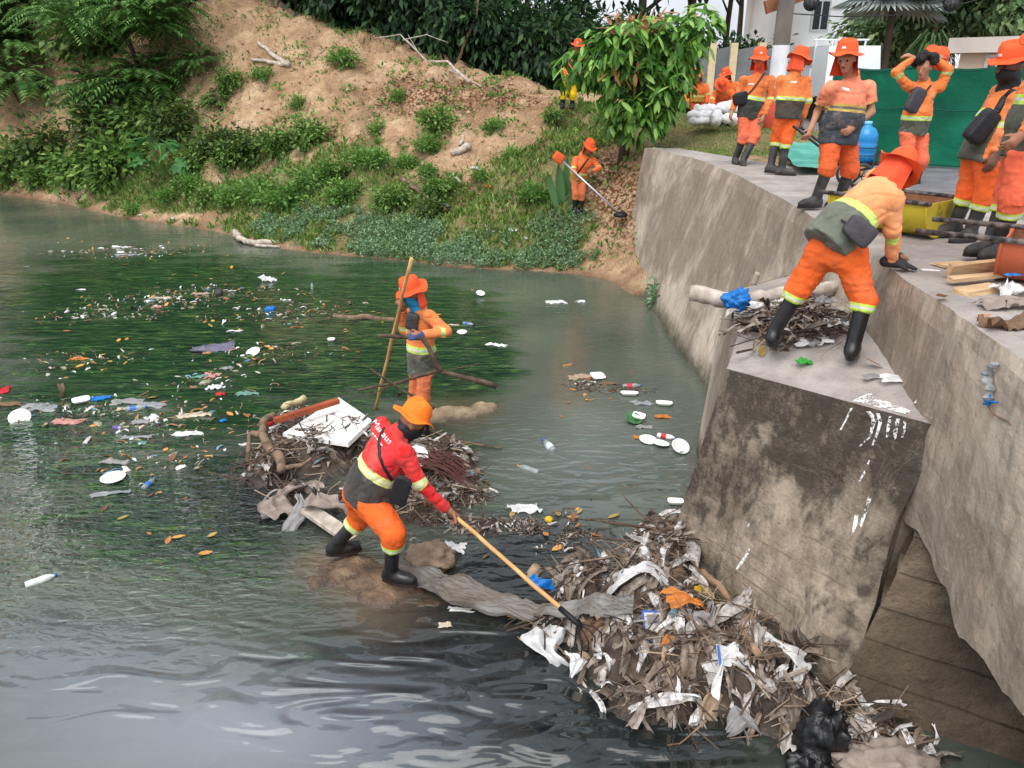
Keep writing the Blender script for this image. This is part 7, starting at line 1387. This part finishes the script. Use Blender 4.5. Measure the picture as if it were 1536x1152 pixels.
# ---------------------------------------------------------------- named pieces on the mid-stream island
def I2(a, b_, dz=.0): q = PZ(a, b_, .15); q = PZ(a, b_, top_of(MB2, q[0], q[1])); return q + UP*dz
fp = thing('packing_foam', I2(490,625), 'large white moulded foam panel propped on the island', 'foam panel'); A_ = [PZ(424,650,.30), PZ(522,664,.33), PZ(558,630,.38), PZ(508,596,.32)]
A_ = [np.array(v) for v in A_]; nf_ = unit(np.cross(A_[1] - A_[0], A_[3] - A_[0])); nf_ = nf_ if nf_[2] > 0 else -nf_
MB().hexa([v - nf_*.05 for v in A_], A_).out('board', K['foam'], fp)
for (f, g_) in ((.35, .3), (.6, .35), (.55, .7), (.3, .65)):
    q = lerp(lerp(A_[0], A_[1], f), lerp(A_[3], A_[2], f), g_); MB().lathe([(.035, .002), (.03, .006), (.015, .0065), (.001, .0065)], 12, q, np.stack([unit(A_[1] - A_[0]), np.cross(nf_, unit(A_[1] - A_[0])), nf_], 1)).out('moulded_ring', K['grey'], fp, True)
pk = MB(); a, e = PZ(412,634,.40), PZ(508,604,.44); sd_ = unit(np.cross(e - a, UP)); pk.hexa([a - sd_*.04, e - sd_*.04, e + sd_*.04, a + sd_*.04], [a - sd_*.035 + UP*.05, e - sd_*.035 + UP*.05, e + sd_*.035 + UP*.05, a + sd_*.035 + UP*.05])
tag(pk.out('plank', pmat('red_brown_wood', [(0.3, c(110,50,28)), (0.7, c(170,84,48))], 9, 5, .6, .4, stretch=(.3, 1, 1)), None), 'red brown plank lying across the foam panel', 'plank')
branch('bamboo_piece', 'short pale bamboo piece behind the plank', 'log', [([PZ(424,613,.12), PZ(456,594,.14)], .04, .04)], pmat('bamboo', [(0.3, c(176,160,116)), (0.7, c(212,198,154))], 9, 4, .7, .2)); lump('red_ball', 404, 633, .14, (.05, .05, .05), 'red', 'dull red ball caught in the grey root', 'ball', 0, 3, .05)
branch('grey_root', 'twisted grey root arching over the left end of the island', 'branch', [([PZ(428,706,.16), PZ(408,676,.2), PZ(392,652,.26), PZ(396,634,.32), PZ(412,622,.3)], .05, .04), ([PZ(392,652,.26), PZ(376,650,.2), PZ(370,690,.05)], .035, .02), ([PZ(424,704,.16), PZ(450,698,.2), PZ(466,688,.22)], .03, .012)], M_bark_b)
lathe_thing('plate', PLATE, 625, 686, .22, 1.0, 'foam', 'white embossed plate standing against the island sticks', 'plate', (.7, .1), FP)
def tarp(a, b_, z, L, W, mat, label, rz, tilt, seed, sag=.3): V, F = drape(seed, L, W, 22, 14, sag, .07); q = PZ(a, b_, z); return tag(mk('tarpaulin', rotz(V, rz, tilt) + q, F, K[mat], None, True, base=q), label, 'tarpaulin')
tarp(428, 745, .17, .34, .30, 'sack', 'muddy beige tarpaulin hanging off the left of the island', -1.3, (0, .35), 31); tarp(442, 770, .10, .42, .16, 'grey', 'grey plastic sheet drooping into the water at the island', -1.45, (0, .5), 32, .15); tarp(500, 752, .18, .46, .26, 'sack', 'brownish sheet right of the muddy tarpaulin', -.8, (0, .2), 33, .25)
MB_ = MB(); a, e = PZ(460,765,.10), PZ(530,812,.05); sd_ = unit(np.cross(e - a, UP)); MB_.hexa([a - sd_*.07, e - sd_*.07, e + sd_*.07, a + sd_*.07], [a - sd_*.07 + UP*.035, e - sd_*.07 + UP*.035, e + sd_*.07 + UP*.035, a + sd_*.07 + UP*.035]); tag(MB_.out('board', M_bark_l, None), 'pale board under the rear boot of the worker in red', 'board')
MB_ = MB(); a, e = PZ(392,776,.03), PZ(428,764,.05); sd_ = unit(np.cross(e - a, UP)); MB_.hexa([a - sd_*.04, e - sd_*.04, e + sd_*.04, a + sd_*.04], [a - sd_*.04 + UP*.03, e - sd_*.04 + UP*.03, e + sd_*.04 + UP*.03, a + sd_*.04 + UP*.03]); tag(MB_.out('board', K['grey'], None), 'small grey board sticking out left of the tarpaulin', 'board')
lump('boulder', 648, 836, .06, (.2, .17, .11), pmat('muddy_stone', [(0.3, c(112,92,76)), (0.7, c(160,138,118))], 8, 6, .8, .8, 30, .02), 'round muddy stone beside the front boot', 'stone', 0, 5, .22)
film('plastic_bag', 680, 820, .04, .2, .12, 'white', 'white scrap beside the round muddy stone', 'plastic scrap', -.3, 35, .4); branch('slim_stick', 'slim brown stick from the island into open water', 'branch', [([I2(612,640,.06), PZ(690,662,.06), PZ(752,672,.02)], .014, .008)], M_bark_b)
branch('slim_stick', 'dark stick crossing behind the rake handle', 'branch', [([PZ(600,640,.3), PZ(640,655,.2), PZ(668,700,.1)], .008, .005)], M_bark)
# long film sheet
V = []; L_ = [(600,848,.08,.05),(640,862,.12,.11),(690,880,.14,.15),(740,896,.14,.13),(800,910,.16,.08),(860,906,.26,.08),(905,902,.40,.07),(950,908,.46,.012)]; nW = 18
for k in range(64):
    f = k/63*(len(L_) - 1); i = min(int(f), len(L_) - 2); q = lerp(np.array(L_[i]), np.array(L_[i+1]), f - i); ce = PZ(q[0], q[1], q[2]); dr_ = np.array([.35, .94, 0])
    for j in range(nW + 1): w_ = (j/nW - .5)*2; p = ce + dr_*w_*q[3] + UP*(.035*math.sin(j*2.2 + f*.5) + .02*math.sin(j*4.1 + f*.9) - .06*w_*w_); V.append(p)
V = np.array(V); V[:, 2] += .035*fbm(V*8, 3); F = np.array([(k*(nW+1)+j, k*(nW+1)+j+1, (k+1)*(nW+1)+j+1, (k+1)*(nW+1)+j) for k in range(63) for j in range(nW)]); tag(mk('film_sheet', V, F, pmat('dirty_clear_film', [(0.35, c(142,128,112)), (0.55, c(176,170,164)), (.75, c(208,208,206))], 3, 5, .25, .6, 22, .02, trans=.5, stretch=(.4, 2, 2)), None, False), 'long dirty film sheet stretched from the boots to the heap', 'plastic sheet')
# ---------------------------------------------------------------- named pieces on the heap
def I1(a, b_, dz=.03): q = PZ(a, b_, .25); q = PZ(a, b_, top_of(MB1, q[0], q[1])); return q + UP*dz
G1 = 'bags and rags on the heap'
def on1(name, a, b_, sx_, sy_, mat, label, cat, rz=0, seed=1, amp=.4, curl=.3, tilt=(.35, 0), dz=.05, n=14):
    L, W, up = (sx_, sy_, 0) if sx_ >= sy_ else (sy_, sx_, math.pi/2); V, F = drape(seed, L*1.15, W*1.1, 18, 12, .2 + curl, .06 + .1*amp); V = rotz(V, up); V = rotz(V, rz, tilt) + I1(a, b_, dz + .03)
    return tag(mk(name, V, F, K[mat] if isinstance(mat, str) else mat, None, True, base=I1(a, b_, dz)), label, cat, G1)
on1('plastic_bag', 834, 988, .24, .3, 'white', 'clean white carrier bag at the near left end of the heap', 'plastic bag', .1, 41, .35, .2, (.6, .1), .05, 18); on1('rag', 950, 1002, .16, .34, 'teal', 'teal mesh rag draped down the heap', 'rag', .6, 42, .3, .3, (.7, -.2)); on1('rag', 958, 865, .34, .16, 'white', 'white cloth arched over a dark gap in the heap', 'rag', -.4, 43, .4, .7, (.3, 0)); on1('rag', 970, 845, .26, .12, 'white', 'white cloth scrap above the arched cloth', 'rag', .2, 44, .4, .5)
on1('plate_cover', 908, 926, .2, .15, 'cream', 'dirty white plastic lid beside the rake head', 'plastic lid', .3, 57, .2, .5, (.3, 0), .06)
pc = thing('snack_packet', I1(983,968,.06), 'white packet with blue border standing on the heap', 'packet', G1); q = I1(983,968,.06); ex, ey = np.array([.98, .1, -.1]), unit(np.array([-.05, .55, .75])); 
for nm, s_, m_, o_ in (('back', (.085, .105), LB, 0), ('front', (.072, .09), K['white'], .004)): nn_ = unit(np.cross(ex, ey)); nn_ = nn_ if nn_[1] < 0 else -nn_; mk(nm, [q + ex*a*s_[0] + ey*(b_*s_[1] + .08) + nn_*(o_ + .012*(1 - abs(a))*(1 if nm == 'front' else .2)) for b_ in (-1, 0, 1) for a in (-1, 0, 1)], [(3*j+i, 3*j+i+1, 3*j+i+4, 3*j+i+3) for j in range(2) for i in range(2)], m_, pc)
nn_ = unit(np.cross(ex, ey)); nn_ = nn_ if nn_[1] < 0 else -nn_
for (a, b_, w_, h_, m_) in ((-.01, .05, .045, .03, K['grey']), (-.025, -.045, .02, .012, K['yellow']), (.028, -.04, .02, .012, K['orange'])): mk('printed_mark', [q + ex*(a + dx*w_) + ey*(b_ + dy*h_ + .08) + nn_*.0185 for dx, dy in ((-1, -1), (1, -1), (1, 1), (-1, 1))], [(0, 1, 2, 3)], m_, pc)
pc2 = thing('snack_packet', I1(1090,1000,.06), 'smaller white packet with blue stripe right of the bordered one', 'packet', G1); q = I1(1090,1000,.08); mk('front', [q + ex*a*.075 + ey*b_*.06 + UP*.02*abs(a) for b_ in (-1, 0, 1) for a in (-1, 0, 1)], [(3*j+i, 3*j+i+1, 3*j+i+4, 3*j+i+3) for j in range(2) for i in range(2)], K['white'], pc2); mk('stripe', [q + ex*a*.075 + ey*b_*.06 + UP*.016 - (0, .006, 0) for a, b_ in ((-.95, -1), (-.7, -1), (-.7, 1), (-.95, 1))], [(0, 1, 2, 3)], LB, pc2)
on1('plastic_bag', 1030, 955, .3, .18, K['yellow'] if False else 'cream', 'yellowish white bag right of the bordered packet', 'plastic bag', -.5, 45, .4, .3); on1('plastic_bag', 1105, 1010, .3, .2, 'white', 'white torn bag spread around the smaller packet', 'plastic bag', .2, 46); on1('plastic_bag', 1165, 995, .36, .14, 'white', 'white torn bag reaching toward the footing', 'plastic bag', -.1, 47, .5, .2, (.4, .1), .1); on1('plastic_bag', 1062, 1000, .14, .3, 'grey', 'grey film strip hanging left of the torn bag', 'plastic bag', .3, 48, .4, .3, (.8, 0))
on1('plastic_bag', 1160, 1060, .14, .2, 'white', 'small white bag hanging below the torn one', 'plastic bag', .1, 49, .4, .3, (.9, 0)); on1('rag', 1190, 1100, .26, .12, 'brown', 'brown paper scrap left of the black bag', 'rag', .3, 50, .4, .3); lump('bin_bag', 1228, 1105, .14, (.15, .13, .24), 'black', 'crumpled black bin bag at the foot of the footing', 'bin bag', .3, 8, .32, None, (.2, .1)); lump('bin_bag', 1215, 1148, .04, (.13, .1, .1), 'black', 'black film tail trailing from the bin bag', 'bin bag', 0, 9, .35)
lump('sack', 1325, 1150, .06, (.32, .16, .12), 'sack', 'grey brown sack at the bottom edge under the footing', 'sack', .1, 10, .3); on1('rag', 1290, 1065 + 40, .12, .1, 'white', 'white scrap caught right of the bin bag', 'rag', .2, 51); on1('rag', 1030, 910, .22, .14, 'orange', 'orange and yellow wrapper at the foot of the buttress', 'wrapper', .3, 52, .5)
on1('rag', 1052, 903, .16, .1, 'yellow', 'yellow wrapper tucked under the brown branch', 'wrapper', .2, 53, .5); on1('plastic_bag', 815, 893, .12, .16, 'blue', 'bright blue bag scrap beside the rake handle', 'plastic bag', .8, 54, .6, .2, (.6, 0), .1); on1('wrapper', 852, 896, .1, .08, 'yellow', 'yellow scrap right of the blue bag scrap', 'wrapper', 0, 55, .5, .2, (.3, 0), .08)
for k, (a, b_, sx_, sy_, mt, rz, lb) in enumerate([(800,880,.3,.16,'beige',.2,'muddy cloth under the rake handle'),(900,1010,.3,.2,'beige',.3,'muddy cloth right of the white carrier bag'),(885,1045,.3,.18,'cream',-.4,'cream folded cloth at the near edge of the heap'),(940,1062,.16,.26,'beige',.1,'rolled striped cloth at the near tip of the heap'),(1005,1025,.26,.2,'beige',.5,'muddy rag below the teal rag'),
    (900,960,.2,.26,'brown',.2,'brown rag hanging under the rake head'),(1000,880,.3,.14,'brown',-.3,'brown rag near the top of the heap'),(1080,1060,.2,.26,'beige',.2,'beige rag over the right slope of the heap'),(1140,1035,.2,.2,'cream',0,'cream rag under the torn white bag'),(1060,930,.2,.18,'grey',.4,'grey film at the buttress foot'),
    (1120,1100,.2,.12,'grey',.2,'grey wet film at the waterline left of the bin bag'),(860,1005,.1,.16,'white',.1,'thin white strip below the carrier bag'),(790,975,.12,.05,'white',.3,'small white scrap left of the carrier bag'),(1010,985,.16,.1,'orange',.3,'orange brown wrapper in the middle of the heap'),(925,880,.2,.12,'clear',.2,'clear film left of the arched cloth'),(1130,975,.14,.1,'cream',0,'cream scrap between branch and torn bag')]):
    on1('rag', a, b_, sx_, sy_, mt, lb, 'rag', rz, 60 + k, .45, .4, (.4, .1), .05)
branch('brown_branch', 'peeled brown branch running down the right side of the heap', 'branch', [([I1(1050,872,.1), I1(1075,905,.15), I1(1100,950,.12), I1(1135,1000,.1)], .03, .022)], pmat('peeled_branch', [(0.3, c(132,98,72)), (0.7, c(180,148,118))], 8, 5, .8, .4))
branch('dead_branch', 'dark leafless branch reaching out behind the heap', 'branch', [([I1(1010,810,.1), PZ(960,790,.25), PZ(900,782,.22), PZ(862,778,.12)], .016, .006), ([PZ(1000,800,.3), PZ(960,770,.4), PZ(936,745,.45)], .012, .004), ([PZ(985,815,.25), PZ(930,810,.22), PZ(880,806,.12)], .012, .006)], M_bark)
branch('root_spray', 'spray of thin curved twigs in front of the footing', 'branch', [([I1(1110,985,.1), PZ(1140,910,.5), PZ(1170,935,.42), PZ(1180,990,.25)], .007, .004), ([I1(1100,985,.1), PZ(1128,915,.45), PZ(1130,945,.4)], .008, .006), ([PZ(1110,945,.35), PZ(1150,928,.48), PZ(1172,918,.5)], .005, .003), ([PZ(1060,1080,.2), PZ(1020,1115,.1), PZ(1000,1118,.0)], .007, .004)], M_bark_b)
for k, pts in enumerate([[(1055,880),(1090,960),(1140,1040)], [(1020,930),(1070,990),(1120,1060)], [(1040,960),(1080,1040),(1180,1062)], [(980,900),(1010,960),(1030,1040)], [(870,860),(930,848),(1000,862)], [(860,875),(930,835),(990,815)], [(1000,800),(1030,850),(1060,890)]]):
    branch('bare_stick', ['long thin stick on the right slope of the heap','stick crossing the middle of the heap','stick lying low toward the bin bag','stick hanging below the bordered packet','stick along the far edge of the heap','brown stick pointing from rake to buttress','stick at the top corner by the buttress'][k], 'branch', [([I1(a, b_, .1) for a, b_ in pts], .011, .007)], M_bark_b, 'sticks on the heap')
# ---------------------------------------------------------------- on the buttress
def OB(a, b_, dz=0.0): q = on_top(a, b_, dz); return q if q is not None else PZ(a, b_, 1.78 + dz)
branch('driftwood_log', 'thick bleached log lying across the back of the buttress', 'log', [([PZ(1040,447,1.86), PZ(1090,448,1.9), PZ(1150,444,1.94), PZ(1255,432,2.0)], .075, .055), ([PZ(1128,425,1.95), PZ(1136,410,2.05)], .03, .025)], M_bark_l)
lump('blue_bag', 1106, 450, 1.92, (.12, .09, .09), 'blue', 'bright blue plastic bag hung over the bleached log', 'plastic bag', .2, 6, .3)
bzs = [(2.15, 6.1, .22, .35, .1), (2.35, 6.0, .22, .35, .1), (2.2, 5.75, .2, .2, .1), (2.45, 5.7, .18, .2, .1)]
def bz_(x, y): return butz(x, y) + .10*math.exp(-((x - 2.3)/.3)**2 - ((y - 6.0)/.4)**2)
tag(twigs(None, bzs, 420, 9, (.1, .35), (.003, .012), .05, .25, bz=bz_).out('twig_litter', M_twig, None), 'heap of broken sticks behind the boots on the buttress', 'twigs', kind='stuff'); tag(mk('rag_litter', *rags(None, bzs, 70, 10, (.06, .16), .08, bz=bz_), M_ragm, None), 'scraps mixed into the stick heap on the buttress', 'scraps', kind='stuff')
for k, (a, b_, sx_, sy_, mt, rz, am, lb) in enumerate([(1205,549,.13,.09,'green',.3,.6,'green crumpled packet on the buttress'),(1345,574,.20,.09,'white',-.3,.15,'flat white paper by the wall on the buttress'),(1306,570,.12,.06,'grey',.1,.15,'greyish film left of the flat paper'),(1386,607,.12,.10,'white',.3,.6,'crumpled white paper at the corner by the paint splash'),(1222,516,.24,.14,'white',-.4,.6,'white rag between the boots'),(1246,504,.18,.12,'white',.2,.5,'white red-marked rag touching the right boot'),
    (1185,470,.2,.14,'cream',.3,.5,'cream cloth in the stick heap'),(1232,470,.14,.12,'grey',.3,.6,'bluish grey film ball in the stick heap'),(1262,480,.16,.16,'cream',.8,.4,'cream carton piece by the right boot'),(1170,500,.1,.14,'clear',.1,.4,'clear film beside the left boot'),(1110,465,.1,.06,'white',0,.4,'white scrap under the blue bag')]):
    film('scrap', 0, 0, 0, sx_, sy_, mt, lb, 'scrap', rz, 130 + k, am, .15, (.15, 0), 'scraps on the buttress', 10, at_=OB(a, b_, .03 if b_ > 510 else .12))
film('scrap', 0, 0, 0, .05, .05, 'red', 'red mark rag beside the right boot', 'scrap', 0, 145, .5, at_=OB(1247,503,.09))
# film caught on the wall
hs_ = thing('snagged_film', PX(1485,555,2.5), 'torn clear and blue film snagged on the wall face', 'plastic scrap')
for pts, mt, w_ in (([(1492,545),(1478,562),(1486,580),(1482,600)], 'clear', .05), ([(1484,590),(1478,600),(1484,606)], 'blue', .035), ([(1482,610),(1490,622),(1512,632),(1530,650)], 'brown', .012), ([(1476,606),(1488,602),(1496,604)], 'blue', .02)):
    P_ = [PX(a, b_, wallx(4.0) - .06) for a, b_ in pts]; MB().tube([lerp(P_[i], P_[i+1], k/5) for i in range(len(P_) - 1) for k in range(5)] + [P_[-1]], w_*.5*(1 + .4*np.sin(np.arange(5*(len(P_)-1) + 1)*1.9)), 6, flat=.5).out('strip', K[mt], hs_, False)
# ---------------------------------------------------------------- on the walkway
M_board = pmat('pale_pallet_wood', [(0.3, c(168,134,98)), (0.7, c(214,184,146))], 7, 5, .85, .4, coord='obj', stretch=(.3, 1, 1))
WB = 'broken boards on the walkway'
def plank(a, e, w_, h_, z, label, roll=0.):
    a, e = PZ(*a, z), PZ(*e, z); sd_ = unit(np.cross(e - a, UP)); u2 = unit(UP + sd_*roll); s2 = unit(np.cross(e - a, u2)); r = np.random.default_rng(int(w_*1e4)); j = lambda: r.normal(size=3)*.004
    o = MB().hexa([a - s2*w_ + j(), e - s2*w_ + j(), e + s2*w_ + j(), a + s2*w_ + j()], [a - s2*w_ + u2*h_ + j(), e - s2*w_ + u2*h_ + j(), e + s2*w_ + u2*h_ + j(), a + s2*w_ + u2*h_ + j()]).out('board', M_board, None); tag(o, label, 'board', WB)
plank((1408,400), (1452,396), .075, .022, 2.402, 'flat broken board at the back of the pile'); plank((1420,412), (1500,404), .02, .075, 2.43, 'upright board leaning over the flat one', .2); plank((1424,422), (1512,414), .03, .028, 2.43, 'narrow batten in front of the upright board'); plank((1440,442), (1492,434), .055, .035, 2.402, 'thick short board nearest the wall edge')
film('plastic_bag', 1520, 430, 2.45, .26, .2, 'white', 'white and blue bundle beside the boards', 'plastic bag', .2, 151, .5); film('plastic_bag', 1512, 452, 2.44, .3, .16, 'sack', 'greyish bag in front of the white bundle', 'plastic bag', .1, 152, .4); film('rag', 1520, 482, 2.43, .34, .16, 'brown', 'brown and white cloth at the picture edge', 'rag', .2, 153, .5); film('paper', 1394, 404, 2.405, .12, .06, 'white', 'flat white paper left of the boards', 'paper', -.3, 154, .1); film('paper', 1352, 348, 2.41, .14, .1, 'white', 'white crumpled paper behind the leaning hand', 'paper', .1, 155, .3)
film('fabric', 1522, 412, 2.5, .1, .06, 'blue', 'blue patch of cloth on the white bundle', 'cloth', .2, 156, .3)
# wall foot plant
q = PX(981,440,2.44); r = np.random.default_rng(5); t_ = thing('wall_weed', q, 'small green weed rooted in the wall at the waterline', 'plant'); C = q + r.normal(size=(90, 3))*np.array([.05, .14, .12]); C[:, 0] = np.minimum(C[:, 0], q[0] + .02); D = r.normal(size=(90, 3)); D[:, 0] -= .8; V_, F_ = leaf_arrays(C, D, rnd_unit(r, 90) + UP, .12, .05); mk('foliage', V_, F_, L_silver, t_); MB().tube([q + (.06, 0, 0), q + (-.05, 0, .05)], .01, 5).out('stem', M_trunk, t_)
# litter on the bank
for k, (a, b_, sx_, mt, lb) in enumerate([(424,287,.14,'white','white scrap on the lower left grass'),(566,350,.25,'white','white bag on the creeper near the shore'),(592,318,.22,'white','white bag by the dirt patch'),(668,312,.3,'grey','grey film under the slanting grey stick'),(650,302,.2,'white','white film under the slanting grey stick'),(712,255,.28,'white','white film on the earth path'),(770,348,.2,'white','white scrap in the shore creeper'),(741,350,.12,'grey','grey scrap in the shore creeper'),(788,360,.14,'white','pale scrap low in the shore creeper'),(733,283,.22,'orange','orange leaf-like scrap on the grass'),(728,309,.14,'orange','small orange scrap on the grass'),(784,305,.14,'orange','orange scrap right on the grass'),(480,366,.35,'brown','brown stump-like scrap at the waterline'),(486,370,.2,'white','white scrap on the waterline stump'),(150,124,.3,'grey','grey scrap under the feathery tree'),(258,330,.15,'white','white scrap on the wet shore'),(210,325,.14,'white','white scrap at the foot of the leaning log')]):
    film('scrap', 0, 0, 0, sx_, sx_*.6, mt, lb, 'scrap', k, 160 + k, .5, .1, (.2, 0), 'scraps on the bank', 8, at_=onb(a, b_, .05))
